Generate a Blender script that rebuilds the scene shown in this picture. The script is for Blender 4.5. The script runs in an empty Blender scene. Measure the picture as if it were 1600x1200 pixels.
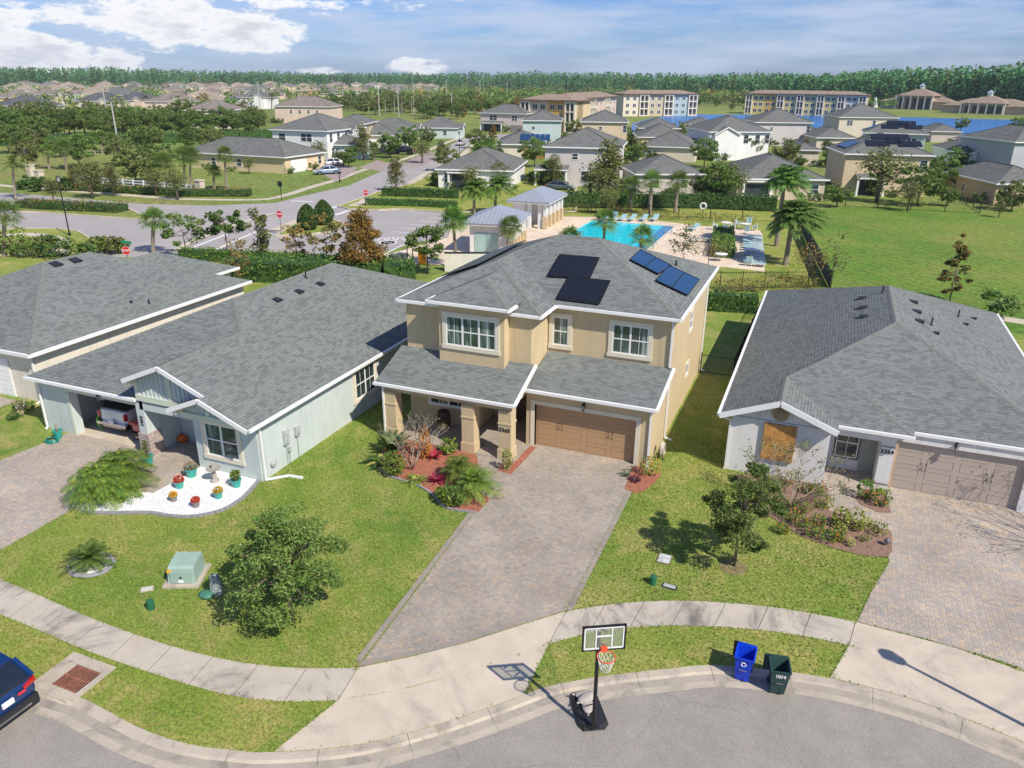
import bpy, math, random
import numpy as np
from mathutils import Matrix, Vector, noise
R=math.radians; PI=math.pi
S=bpy.context.scene
# ---------------- camera, world, sun, exposure ----------------
CF,CP,CR,CY=1200.0,.380,.0075,-.385; CC=Vector((11.43,-31.3,16.42))
_fw=Vector((math.sin(CY)*math.cos(CP),math.cos(CY)*math.cos(CP),-math.sin(CP)))
_r0=Vector((math.cos(CY),-math.sin(CY),0)); _u0=_r0.cross(_fw)
_r=_r0*math.cos(CR)+_u0*math.sin(CR); _u=-_r0*math.sin(CR)+_u0*math.cos(CR)
cd=bpy.data.cameras.new('camera'); cam=bpy.data.objects.new('camera',cd); S.collection.objects.link(cam)
cd.sensor_width=36; cd.lens=CF/1600*36; cd.clip_start=.2; cd.clip_end=12000
m3=Matrix((_r,_u,-_fw)).transposed(); cam.matrix_world=Matrix.Translation(CC)@m3.to_4x4()
S.camera=cam
SUN=Vector((.9,-.433,1.0)).normalized()
sl=bpy.data.lights.new('sun','SUN'); sl.energy=5.0; sl.angle=R(.55); sl.color=(1,.925,.80)
so=bpy.data.objects.new('sun',sl); S.collection.objects.link(so); so.rotation_euler=(-SUN).to_track_quat('-Z','Y').to_euler()
S.view_settings.view_transform='Standard'; S.view_settings.look='None'; S.view_settings.exposure=0.12; S.view_settings.gamma=1
w=bpy.data.worlds.new('World'); S.world=w; w.use_nodes=True
N=w.node_tree.nodes; L=w.node_tree.links
for n in list(N): N.remove(n)
def nd(N,t,**k):
    n=N.new(t)
    for a,b in k.items():
        if a=='inp':
            for i,v in b.items(): n.inputs[i].default_value=v
        else: setattr(n,a,b)
    return n
out=nd(N,'ShaderNodeOutputWorld'); bg=nd(N,'ShaderNodeBackground'); bg.inputs[1].default_value=.085
sky=nd(N,'ShaderNodeTexSky',sky_type='NISHITA'); sky.sun_disc=False; sky.sun_elevation=R(45); sky.sun_rotation=math.atan2(.9,-.433); sky.air_density=1.0; sky.dust_density=.4; sky.ozone_density=2.5; sky.altitude=0
geo=nd(N,'ShaderNodeTexCoord'); sep=nd(N,'ShaderNodeSeparateXYZ'); L.new(geo.outputs['Generated'],sep.inputs[0])
def mth(op,a,b=None,N=N,L=L,clamp=False):
    n=N.new('ShaderNodeMath'); n.operation=op; n.use_clamp=clamp
    for i,v in enumerate((a,b)):
        if v is None: continue
        if isinstance(v,(int,float)): n.inputs[i].default_value=v
        else: L.new(v,n.inputs[i])
    return n.outputs[0]
az=mth('ARCTAN2',sep.outputs[0],sep.outputs[1]); el=mth('ARCSINE',sep.outputs[2])
comb=nd(N,'ShaderNodeCombineXYZ'); L.new(az,comb.inputs[0]); L.new(mth('MULTIPLY',el,2.6),comb.inputs[1])
nz=nd(N,'ShaderNodeTexNoise',inp={'Scale':24,'Detail':12,'Roughness':.64,'Distortion':.0}); L.new(comb.outputs[0],nz.inputs[0])
nz2=nd(N,'ShaderNodeTexNoise',inp={'Scale':5,'Detail':7,'Roughness':.62}); 
mp=nd(N,'ShaderNodeMapping'); mp.inputs['Scale'].default_value=(1,2.6,1); mp.inputs['Location'].default_value=(3.1,1.7,0); L.new(comb.outputs[0],mp.inputs[0]); L.new(mp.outputs[0],nz2.inputs[0])
def dirpx(px,py):
    d=_fw+_r*((px-800)/CF)+_u*((600-py)/CF); d.normalize(); return math.atan2(d.x,d.y),math.asin(d.z)
tot=None
# cumulus banks: azimuth, elevation, half sizes (radians)
for (px,py,sx,sy,st) in [(45,88,85,34,1.5),(-60,40,120,40,1.1),(60,20,80,22,.7),(185,98,42,22,1.3),(265,35,120,38,1.25),(385,52,95,34,1.3),(480,8,90,14,.6),(655,106,52,17,1.1),(500,112,40,7,.5),(330,-60,500,60,.9),(-500,60,300,70,1.0)]:
    a0,e0=dirpx(px,py)
    dx=mth('DIVIDE',mth('SUBTRACT',az,a0),sx/CF); dy=mth('DIVIDE',mth('SUBTRACT',el,e0),sy/CF)
    q=mth('MULTIPLY',mth('SUBTRACT',1.0,mth('ADD',mth('MULTIPLY',dx,dx),mth('MULTIPLY',dy,dy)),clamp=True),st)
    tot=q if tot is None else mth('MAXIMUM',tot,q)
dens=mth('ADD',mth('MULTIPLY',tot,.55),mth('MULTIPLY',mth('SUBTRACT',nz.outputs[0],.5),1.9))
cu=nd(N,'ShaderNodeMapRange',interpolation_type='SMOOTHSTEP',inp={1:.12,2:.42}); L.new(dens,cu.inputs[0])
cum=mth('MULTIPLY',cu.outputs[0],mth('GREATER_THAN',tot,.001))
# thin cirrus veil, stronger low on the right; unseen overhead part added for fill
ve=nd(N,'ShaderNodeMapRange',interpolation_type='SMOOTHSTEP',inp={1:.36,2:.66,3:.05,4:.8}); L.new(nz2.outputs[0],ve.inputs[0])
elr=nd(N,'ShaderNodeMapRange',inp={1:.10,2:.45,3:1,4:.42}); L.new(el,elr.inputs[0])
veil=mth('MULTIPLY',ve.outputs[0],elr.outputs[0])
grad=nd(N,'ShaderNodeMapRange',interpolation_type='SMOOTHSTEP',inp={1:-.01,2:.11}); L.new(el,grad.inputs[0])
tint=nd(N,'ShaderNodeMix',data_type='RGBA'); tint.inputs[6].default_value=(.57,.78,1.32,1); tint.inputs[7].default_value=(.53,.78,1.33,1); L.new(grad.outputs[0],tint.inputs[0])
mul=nd(N,'ShaderNodeMix',data_type='RGBA',blend_type='MULTIPLY'); mul.inputs[0].default_value=1; L.new(sky.outputs[0],mul.inputs[6]); L.new(tint.outputs[2],mul.inputs[7])
mx1=nd(N,'ShaderNodeMix',data_type='RGBA'); L.new(veil,mx1.inputs[0]); L.new(mul.outputs[2],mx1.inputs[6]); mx1.inputs[7].default_value=(6.3,7.3,9.2,1)
cc=nd(N,'ShaderNodeMapRange',interpolation_type='SMOOTHSTEP',inp={1:.45,2:.95}); L.new(dens,cc.inputs[0])
ccol=nd(N,'ShaderNodeMix',data_type='RGBA'); ccol.inputs[6].default_value=(10.6,10.7,11.0,1); ccol.inputs[7].default_value=(7.6,7.9,8.7,1); L.new(cc.outputs[0],ccol.inputs[0])
mx2=nd(N,'ShaderNodeMix',data_type='RGBA'); L.new(cum,mx2.inputs[0]); L.new(mx1.outputs[2],mx2.inputs[6]); L.new(ccol.outputs[2],mx2.inputs[7])
L.new(mx2.outputs[2],bg.inputs[0]); L.new(bg.outputs[0],out.inputs[0])
# ---------------- projection helpers (points on real surfaces) ----------------
def ray(px,py): return _fw+_r*((px-800)/CF)+_u*((600-py)/CF)
def at(px,py,z=0.0):
    d=ray(px,py); return CC+d*((z-CC.z)/d.z)
def aty(px,py,Y):
    d=ray(px,py); return CC+d*((Y-CC.y)/d.y)
def atx(px,py,X):
    d=ray(px,py); return CC+d*((X-CC.x)/d.x)
def atp(px,py,p,n):
    d=ray(px,py); return CC+d*((Vector(p)-CC).dot(n)/d.dot(n))
# ---------------- mesh builder ----------------
ROOT={}
class MB:
    def __init__(s): s.v=[];s.f=[];s.m=[];s.T=Matrix();s.mi=0
    def add(s,vs,fs):
        b=len(s.v); s.v+=[s.T@Vector(p) for p in vs]; s.f+=[[b+i for i in f] for f in fs]; s.m+=[s.mi]*len(fs); return s
    def face(s,*p): return s.add(p,[range(len(p))])
    def box(s,x0,x1,y0,y1,z0,z1):
        return s.add([(x0,y0,z0),(x1,y0,z0),(x1,y1,z0),(x0,y1,z0),(x0,y0,z1),(x1,y0,z1),(x1,y1,z1),(x0,y1,z1)],
          [(0,3,2,1),(4,5,6,7),(0,1,5,4),(1,2,6,5),(2,3,7,6),(3,0,4,7)])
    def prism(s,pts,z0,z1,bottom=True):
        n=len(pts); a=sum(pts[i][0]*pts[(i+1)%n][1]-pts[(i+1)%n][0]*pts[i][1] for i in range(n))
        if a<0: pts=pts[::-1]
        vs=[(p[0],p[1],z0) for p in pts]+[(p[0],p[1],z1) for p in pts]
        fs=[tuple(range(n,2*n))]+([tuple(range(n-1,-1,-1))] if bottom else [])+[(i,(i+1)%n,n+(i+1)%n,n+i) for i in range(n)]
        return s.add(vs,fs)
    def slab(s,pts,t):
        # polygon of 3D points (seen from outside CCW) thickened by t along -normal
        n=len(pts); P=[Vector(p) for p in pts]; nn=Vector()
        for i in range(n): nn+=P[i].cross(P[(i+1)%n])
        nn.normalize(); vs=P+[p-nn*t for p in P]
        return s.add(vs,[tuple(range(n)),tuple(range(2*n-1,n-1,-1))]+[(i,n+i,n+(i+1)%n,(i+1)%n) for i in range(n)])
    def tube(s,pts,r,n=8,cap=True):
        P=[Vector(p) for p in pts]; k=len(P); rr=r if isinstance(r,(list,tuple)) else [r]*k
        vs=[];up=None
        for i in range(k):
            d=(P[min(i+1,k-1)]-P[max(i-1,0)]).normalized()
            if up is None: up=Vector((0,0,1)) if abs(d.z)<.9 else Vector((1,0,0))
            a=d.cross(up); 
            if a.length<1e-4: a=d.orthogonal()
            a.normalize(); b=a.cross(d); up=b
            for j in range(n):
                t=2*PI*j/n; vs.append(P[i]+(a*math.cos(t)+b*math.sin(t))*rr[i])
        fs=[(i*n+j,i*n+(j+1)%n,(i+1)*n+(j+1)%n,(i+1)*n+j) for i in range(k-1) for j in range(n)]
        if cap: fs+=[tuple(range(n-1,-1,-1)),tuple(range((k-1)*n,k*n))]
        return s.add(vs,[f[::-1] for f in fs])
    def bar(s,p,q,w,h=None):
        # square bar from p to q
        h=h or w; P=Vector(p);Q=Vector(q); d=(Q-P).normalized(); up=Vector((0,0,1)) if abs(d.z)<.95 else Vector((0,1,0))
        a=d.cross(up).normalized()*w/2; b=a.cross(d).normalized()*h/2
        vs=[P-a-b,P+a-b,P+a+b,P-a+b,Q-a-b,Q+a-b,Q+a+b,Q-a+b]
        return s.add(vs,[(0,1,2,3),(7,6,5,4),(0,4,5,1),(1,5,6,2),(2,6,7,3),(3,7,4,0)])
    def lathe(s,c,prof,n=16,sx=1,sy=1):
        c=Vector(c);vs=[];k=len(prof)
        for r,z in prof:
            for j in range(n): vs.append(c+Vector((r*sx*math.cos(2*PI*j/n),r*sy*math.sin(2*PI*j/n),z)))
        fs=[(i*n+j,i*n+(j+1)%n,(i+1)*n+(j+1)%n,(i+1)*n+j) for i in range(k-1) for j in range(n)]
        fs+=[tuple(range(n-1,-1,-1)),tuple(range((k-1)*n,k*n))]
        return s.add(vs,fs)
    def ball(s,c,rx,ry=None,rz=None,n=12,k=7):
        ry=ry or rx; rz=rz or rx
        return s.lathe((c[0],c[1],c[2]),[(max(1e-3,math.sin(PI*i/k))*1,-rz*math.cos(PI*i/k)) for i in range(k+1)],n,rx,ry)
    def loft(s,secs,cap=True):
        n=len(secs[0]);k=len(secs);vs=[p for q in secs for p in q]
        fs=[(i*n+j,i*n+(j+1)%n,(i+1)*n+(j+1)%n,(i+1)*n+j) for i in range(k-1) for j in range(n)]
        if cap: fs+=[tuple(range(n-1,-1,-1)),tuple(range((k-1)*n,k*n))]
        return s.add(vs,fs)
    def build(s,name,mat,parent=None,W=False,smooth=False,bev=0):
        mats=mat if isinstance(mat,(list,tuple)) else [mat]
        vs=s.v
        if W and parent is not None: inv=ROOT[parent.name].inverted(); vs=[inv@p for p in vs]
        me=bpy.data.meshes.new(name); me.from_pydata([tuple(p) for p in vs],[],[tuple(f) for f in s.f])
        for m in mats: me.materials.append(m)
        me.polygons.foreach_set('material_index',s.m)
        if smooth: me.polygons.foreach_set('use_smooth',[True]*len(me.polygons))
        uv=me.uv_layers.new(name='UVMap').data
        for p in me.polygons:
            n=p.normal
            if abs(n.z)>.995: a=Vector((1,0,0));b=Vector((0,1,0))
            else: a=Vector((0,0,1)).cross(n).normalized(); b=n.cross(a)
            for li in p.loop_indices:
                c=me.vertices[me.loops[li].vertex_index].co; uv[li].uv=(c.dot(a),c.dot(b))
        o=bpy.data.objects.new(name,me); S.collection.objects.link(o)
        if parent is not None: o.parent=parent; ROOT[o.name]=ROOT[parent.name]
        else: ROOT[o.name]=Matrix()
        if bev:
            b=o.modifiers.new('bevel','BEVEL'); b.width=bev; b.segments=2; b.limit_method='ANGLE'; b.angle_limit=R(40)
        return o
def thing(name,label,cat,loc=(0,0,0),rz=0,group=None,sc=None):
    o=bpy.data.objects.new(name,None); S.collection.objects.link(o); o.empty_display_size=.3
    o.location=loc; o.rotation_euler=(0,0,rz)
    if sc: o.scale=(sc,sc,sc)
    ROOT[o.name]=Matrix.LocRotScale(Vector(loc),Matrix.Rotation(rz,3,'Z'),Vector((sc or 1,)*3))
    o['label']=label; o['category']=cat
    if group: o['group']=group
    return o
def tag(o,label,cat,group=None):
    o['label']=label; o['category']=cat
    if group: o['group']=group
    return o
def struct(o,kind='structure'): o['kind']=kind; return o
KIDS={}
def dup(o,loc,rz=0,sc=1,label=None,group=None,parent=None):
    c=o.copy(); S.collection.objects.link(c)
    if parent is None:
        c.location=loc; c.rotation_euler=(0,0,rz); c.scale=(sc,sc,sc) if not isinstance(sc,tuple) else sc
        if label: c['label']=label
        if group: c['group']=group
    else: c.parent=parent
    for ch in KIDS.setdefault(o.name,[x for x in bpy.data.objects if x.parent==o]): dup(ch,None,parent=c)
    return c
def txt(s,size,parent,mat,M4,name='house_number',spacing=1.0,depth=.012):
    cu=bpy.data.curves.new('t','FONT'); cu.body=s; cu.size=size; cu.extrude=depth; cu.align_x='CENTER'; cu.align_y='CENTER'; cu.space_character=spacing; cu.offset=.004
    o=bpy.data.objects.new('t',cu); S.collection.objects.link(o)
    me=bpy.data.meshes.new_from_object(o.evaluated_get(bpy.context.evaluated_depsgraph_get()))
    bpy.data.objects.remove(o); me.transform(ROOT[parent.name].inverted()@M4); me.materials.clear(); me.materials.append(mat)
    q=bpy.data.objects.new(name,me); S.collection.objects.link(q); q.parent=parent; ROOT[q.name]=ROOT[parent.name]; return q
# ---------------- materials ----------------
MATS={}
def mk(name):
    m=bpy.data.materials.new(name); m.use_nodes=True; nt=m.node_tree; b=nt.nodes['Principled BSDF']; MATS[name]=m
    return m,nt.nodes,nt.links,b
def ramp(N,stops,interp='LINEAR'):
    n=N.new('ShaderNodeValToRGB'); cr=n.color_ramp; cr.interpolation=interp
    while len(cr.elements)<len(stops): cr.elements.new(.5)
    for e,(p,c) in zip(cr.elements,stops): e.position=p; e.color=(*c,1)
    return n
def mat(name,col,rough=.8,var=.12,scale=3.0,bump=0.0,bscale=60,metal=0,coat=0,spec=.5,fine=0.0):
    if name in MATS: return MATS[name]
    m,N,L,b=mk(name); b.inputs['Roughness'].default_value=rough; b.inputs['Metallic'].default_value=metal; b.inputs['Coat Weight'].default_value=coat; b.inputs['Specular IOR Level'].default_value=spec
    tc=N.new('ShaderNodeTexCoord')
    n1=nd(N,'ShaderNodeTexNoise',inp={'Scale':scale,'Detail':5,'Roughness':.6}); L.new(tc.outputs['Object'],n1.inputs[0])
    c1=tuple(max(0,c*(1-var)) for c in col); c2=tuple(min(1,c*(1+var)) for c in col)
    rp=ramp(N,[(.3,c1),(.7,c2)]); L.new(n1.outputs[0],rp.inputs[0]); o=rp.outputs[0]
    if fine:
        n3=nd(N,'ShaderNodeTexNoise',inp={'Scale':bscale,'Detail':2}); L.new(tc.outputs['Object'],n3.inputs[0])
        r3=ramp(N,[(.35,(1-fine,)*3),(.65,(1+fine,)*3)]); L.new(n3.outputs[0],r3.inputs[0])
        mm=nd(N,'ShaderNodeMix',data_type='RGBA',blend_type='MULTIPLY'); mm.inputs[0].default_value=1; L.new(o,mm.inputs[6]); L.new(r3.outputs[0],mm.inputs[7]); o=mm.outputs[2]
    L.new(o,b.inputs['Base Color'])
    if bump:
        n2=nd(N,'ShaderNodeTexNoise',inp={'Scale':bscale,'Detail':3}); L.new(tc.outputs['Object'],n2.inputs[0])
        bp=nd(N,'ShaderNodeBump',inp={'Strength':bump,'Distance':.02}); L.new(n2.outputs[0],bp.inputs['Height']); L.new(bp.outputs[0],b.inputs['Normal'])
    return m
def stucco(name,col):
    m=mat(name,col,.9,.05,.7,.45,45,fine=.05); N=m.node_tree.nodes; L=m.node_tree.links; b=N['Principled BSDF']; src=b.inputs['Base Color'].links[0].from_socket
    tc=N.new('ShaderNodeTexCoord'); mp=nd(N,'ShaderNodeMapping'); mp.inputs['Scale'].default_value=(3.5,3.5,.35); L.new(tc.outputs['Object'],mp.inputs[0]); n=nd(N,'ShaderNodeTexNoise',inp={'Scale':1.0,'Detail':6,'Roughness':.7}); L.new(mp.outputs[0],n.inputs[0])
    r=nd(N,'ShaderNodeMapRange',inp={1:.52,2:.75,3:1.0,4:.80}); L.new(n.outputs[0],r.inputs[0]); vm=nd(N,'ShaderNodeVectorMath',operation='SCALE'); L.new(src,vm.inputs[0]); L.new(r.outputs[0],vm.inputs['Scale']); L.new(vm.outputs[0],b.inputs['Base Color']); return m
def shingle(name,c1,c2,c3,bw=.34,bh=.145):
    if name in MATS: return MATS[name]
    m,N,L,b=mk(name); b.inputs['Roughness'].default_value=.95; b.inputs['Specular IOR Level'].default_value=.2
    uv=N.new('ShaderNodeUVMap')
    def brick(w,sx,off):
        mp=nd(N,'ShaderNodeMapping'); mp.inputs['Location'].default_value=(off,0,0); L.new(uv.outputs[0],mp.inputs[0])
        k=nd(N,'ShaderNodeTexBrick',inp={'Scale':1,'Brick Width':w,'Row Height':bh,'Mortar Size':.0,'Bias':0}); k.offset=.43; k.offset_frequency=3; k.squash=.8; k.squash_frequency=5
        k.inputs['Color1'].default_value=(0,0,0,1); k.inputs['Color2'].default_value=(1,1,1,1); L.new(mp.outputs[0],k.inputs[0]); return k
    k1=brick(bw,1,0); k2=brick(bw*.57,1,.13)
    ad=nd(N,'ShaderNodeMix',data_type='RGBA'); ad.inputs[0].default_value=.3; L.new(k1.outputs[0],ad.inputs[6]); L.new(k2.outputs[0],ad.inputs[7])
    rp=ramp(N,[(.22,c1),(.42,c2),(.85,c3)]); L.new(ad.outputs[2],rp.inputs[0])
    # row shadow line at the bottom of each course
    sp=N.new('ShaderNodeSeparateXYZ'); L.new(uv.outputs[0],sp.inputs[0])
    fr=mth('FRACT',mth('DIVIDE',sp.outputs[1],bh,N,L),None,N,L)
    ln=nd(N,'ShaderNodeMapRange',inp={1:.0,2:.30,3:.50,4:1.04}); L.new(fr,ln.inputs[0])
    tc=N.new('ShaderNodeTexCoord'); n1=nd(N,'ShaderNodeTexNoise',inp={'Scale':.35,'Detail':4}); L.new(tc.outputs['Object'],n1.inputs[0])
    rn=nd(N,'ShaderNodeMapRange',inp={1:.3,2:.7,3:.95,4:1.05}); L.new(n1.outputs[0],rn.inputs[0])
    n2=nd(N,'ShaderNodeTexNoise',inp={'Scale':90,'Detail':1}); L.new(tc.outputs['Object'],n2.inputs[0])
    rn2=nd(N,'ShaderNodeMapRange',inp={1:.3,2:.7,3:.88,4:1.12}); L.new(n2.outputs[0],rn2.inputs[0])
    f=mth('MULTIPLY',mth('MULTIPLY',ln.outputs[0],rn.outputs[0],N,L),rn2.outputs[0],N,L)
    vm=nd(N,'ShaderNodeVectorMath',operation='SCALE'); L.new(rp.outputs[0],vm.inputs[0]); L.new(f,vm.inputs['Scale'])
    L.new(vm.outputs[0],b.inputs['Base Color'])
    bp=nd(N,'ShaderNodeBump',inp={'Strength':.5,'Distance':.02}); L.new(fr,bp.inputs['Height']); L.new(bp.outputs[0],b.inputs['Normal'])
    return m
def paver(name,cols,bw=.2,bh=.13,mort=(.30,.26,.21),stain=True):
    m,N,L,b=mk(name); b.inputs['Roughness'].default_value=.85; b.inputs['Specular IOR Level'].default_value=.3
    uv=N.new('ShaderNodeUVMap'); mp=nd(N,'ShaderNodeMapping'); L.new(uv.outputs[0],mp.inputs[0])
    k=nd(N,'ShaderNodeTexBrick',inp={'Scale':1,'Brick Width':bw,'Row Height':bh,'Mortar Size':.011,'Mortar Smooth':.3,'Bias':0}); k.squash=.6; k.squash_frequency=2; k.offset=.4
    k.inputs['Color1'].default_value=(0,0,0,1); k.inputs['Color2'].default_value=(1,1,1,1); k.inputs['Mortar'].default_value=(.5,.5,.5,1); L.new(mp.outputs[0],k.inputs[0])
    rp=ramp(N,[(i/(len(cols)-1),c) for i,c in enumerate(cols)]); L.new(k.outputs[0],rp.inputs[0])
    mm=nd(N,'ShaderNodeMix',data_type='RGBA'); L.new(k.outputs['Fac'],mm.inputs[0]); L.new(rp.outputs[0],mm.inputs[6]); mm.inputs[7].default_value=(*mort,1)
    tc=N.new('ShaderNodeTexCoord'); n1=nd(N,'ShaderNodeTexNoise',inp={'Scale':.45,'Detail':6,'Roughness':.65}); L.new(tc.outputs['Object'],n1.inputs[0])
    rn=nd(N,'ShaderNodeMapRange',inp={1:.3,2:.7,3:.80,4:1.15}); L.new(n1.outputs[0],rn.inputs[0])
    vm=nd(N,'ShaderNodeVectorMath',operation='SCALE'); L.new(mm.outputs[2],vm.inputs[0]); L.new(rn.outputs[0],vm.inputs['Scale'])
    L.new(vm.outputs[0],b.inputs['Base Color'])
    bp=nd(N,'ShaderNodeBump',inp={'Strength':.4,'Distance':.006}); bp.invert=True; L.new(k.outputs['Fac'],bp.inputs['Height']); L.new(bp.outputs[0],b.inputs['Normal'])
    return m
def grassmat(name,cols,s1=.25,dry=(.40,.33,.10),dryamt=.5,fine=1.0,stripes=0):
    m,N,L,b=mk(name); b.inputs['Roughness'].default_value=.9; b.inputs['Specular IOR Level'].default_value=.15
    tc=N.new('ShaderNodeTexCoord')
    def noi(s,d=4,r=.6,dist=0):
        n=nd(N,'ShaderNodeTexNoise',inp={'Scale':s,'Detail':d,'Roughness':r,'Distortion':dist}); L.new(tc.outputs['Object'],n.inputs[0]); return n
    a=noi(s1,6,.65,.6); rp=ramp(N,[(.32,cols[0]),(.5,cols[1]),(.68,cols[2])]); L.new(a.outputs[0],rp.inputs[0])
    d=noi(s1*2.7,7,.72,.8); dr=nd(N,'ShaderNodeMapRange',inp={1:.48,2:.72,3:0,4:dryamt}); L.new(d.outputs[0],dr.inputs[0])
    m1=nd(N,'ShaderNodeMix',data_type='RGBA'); L.new(dr.outputs[0],m1.inputs[0]); L.new(rp.outputs[0],m1.inputs[6]); m1.inputs[7].default_value=(*dry,1)
    f1=noi(9*fine,4,.7); r1=nd(N,'ShaderNodeMapRange',inp={1:.33,2:.67,3:.62,4:1.38}); L.new(f1.outputs[0],r1.inputs[0])
    f2=noi(38*fine,3,.7); r2=nd(N,'ShaderNodeMapRange',inp={1:.33,2:.67,3:.62,4:1.38}); L.new(f2.outputs[0],r2.inputs[0])
    ff=mth('MULTIPLY',r1.outputs[0],r2.outputs[0],N,L)
    if stripes:
        wv=nd(N,'ShaderNodeTexWave',inp={'Scale':stripes,'Distortion':1.2,'Detail':2}); wv.wave_profile='SIN'; wv.bands_direction='DIAGONAL'; L.new(tc.outputs['Object'],wv.inputs[0])
        rw=nd(N,'ShaderNodeMapRange',inp={3:.93,4:1.07}); L.new(wv.outputs[1],rw.inputs[0]); ff=mth('MULTIPLY',ff,rw.outputs[0],N,L)
    vm=nd(N,'ShaderNodeVectorMath',operation='SCALE'); L.new(m1.outputs[2],vm.inputs[0]); L.new(ff,vm.inputs['Scale'])
    hu=noi(22*fine,2); rh=nd(N,'ShaderNodeMapRange',inp={1:.35,2:.65,3:.475,4:.53}); L.new(hu.outputs[0],rh.inputs[0])
    hs=nd(N,'ShaderNodeHueSaturation'); L.new(rh.outputs[0],hs.inputs['Hue']); L.new(vm.outputs[0],hs.inputs['Color'])
    L.new(hs.outputs[0],b.inputs['Base Color'])
    bp=nd(N,'ShaderNodeBump',inp={'Strength':.7,'Distance':.05}); L.new(f2.outputs[0],bp.inputs['Height']); L.new(bp.outputs[0],b.inputs['Normal'])
    return m
def leafmat(name,cols,trans=.25,rough=.55,scale=1.6):
    if name in MATS: return MATS[name]
    m,N,L,b=mk(name); b.inputs['Roughness'].default_value=rough; b.inputs['Specular IOR Level'].default_value=.3
    tc=N.new('ShaderNodeTexCoord'); oi=N.new('ShaderNodeObjectInfo')
    n1=nd(N,'ShaderNodeTexNoise',inp={'Scale':scale,'Detail':5,'Roughness':.75}); L.new(tc.outputs['Object'],n1.inputs[0])
    rp=ramp(N,[(.3+.4*i/(len(cols)-1),c) for i,c in enumerate(cols)]); L.new(n1.outputs[0],rp.inputs[0])
    rr=nd(N,'ShaderNodeMapRange',inp={3:.78,4:1.2}); L.new(oi.outputs['Random'],rr.inputs[0])
    rh=nd(N,'ShaderNodeMapRange',inp={3:.487,4:.508}); L.new(oi.outputs['Random'],rh.inputs[0])
    hs=nd(N,'ShaderNodeHueSaturation'); L.new(rr.outputs[0],hs.inputs['Value']); L.new(rh.outputs[0],hs.inputs['Hue']); L.new(rp.outputs[0],hs.inputs['Color'])
    L.new(hs.outputs[0],b.inputs['Base Color'])
    tr=N.new('ShaderNodeBsdfTranslucent'); L.new(hs.outputs[0],tr.inputs[0]); mx=nd(N,'ShaderNodeMixShader'); mx.inputs[0].default_value=trans
    L.new(b.outputs[0],mx.inputs[1]); L.new(tr.outputs[0],mx.inputs[2]); L.new(mx.outputs[0],N['Material Output'].inputs[0])
    return m
WHITE=mat('white_trim',(.80,.80,.79),.5,.03,2); CREAM=mat('cream_trim',(.70,.64,.50),.7,.05,2)
TAN=stucco('tan_stucco',(.575,.455,.275)); TAND=stucco('tan_band',(.66,.50,.30)); DOORT=mat('tan_garage_door',(.44,.275,.145),.6,.04,1)
MINT=stucco('mint_stucco',(.54,.60,.58)); MINTT=mat('sage_trim',(.60,.65,.53),.7,.05,2); BEIGE=stucco('beige_stucco',(.72,.66,.56)); LWHITE=stucco('white_stucco',(.72,.71,.69))
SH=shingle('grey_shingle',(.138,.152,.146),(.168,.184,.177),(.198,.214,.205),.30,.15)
SHF=shingle('grey_shingle_far',(.125,.13,.125),(.15,.155,.148),(.175,.18,.17),.5,.3)
CAP=mat('ridge_cap_shingle',(.165,.175,.16),.95,.25,9,fine=.15)
GLASS=mat('window_glass',(.03,.05,.05),.06,.6,1.3,spec=.9); GLASSG,_gN,_gL,_gb=mk('curtained_glass'); _gb.inputs['Roughness'].default_value=.07; _gb.inputs['Specular IOR Level'].default_value=.9; _t=_gN.new('ShaderNodeTexCoord'); _gm=nd(_gN,'ShaderNodeMapping'); _gm.inputs['Scale'].default_value=(2.2,2.2,.25); _gL.new(_t.outputs['Object'],_gm.inputs[0]); _n=nd(_gN,'ShaderNodeTexNoise',inp={'Scale':1.6,'Detail':3}); _gL.new(_gm.outputs[0],_n.inputs[0]); _gr=ramp(_gN,[(.35,(.03,.055,.045)),(.52,(.06,.10,.085)),(.60,(.22,.29,.26)),(.72,(.32,.38,.35))]); _gL.new(_n.outputs[0],_gr.inputs[0]); _gL.new(_gr.outputs[0],_gb.inputs['Base Color'])
BLACK=mat('black_metal',(.012,.012,.013),.45,.1); DARK=mat('dark_plastic',(.02,.022,.025),.5,.1); STEEL=mat('steel',(.45,.46,.47),.35,.1,metal=.8)
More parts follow.
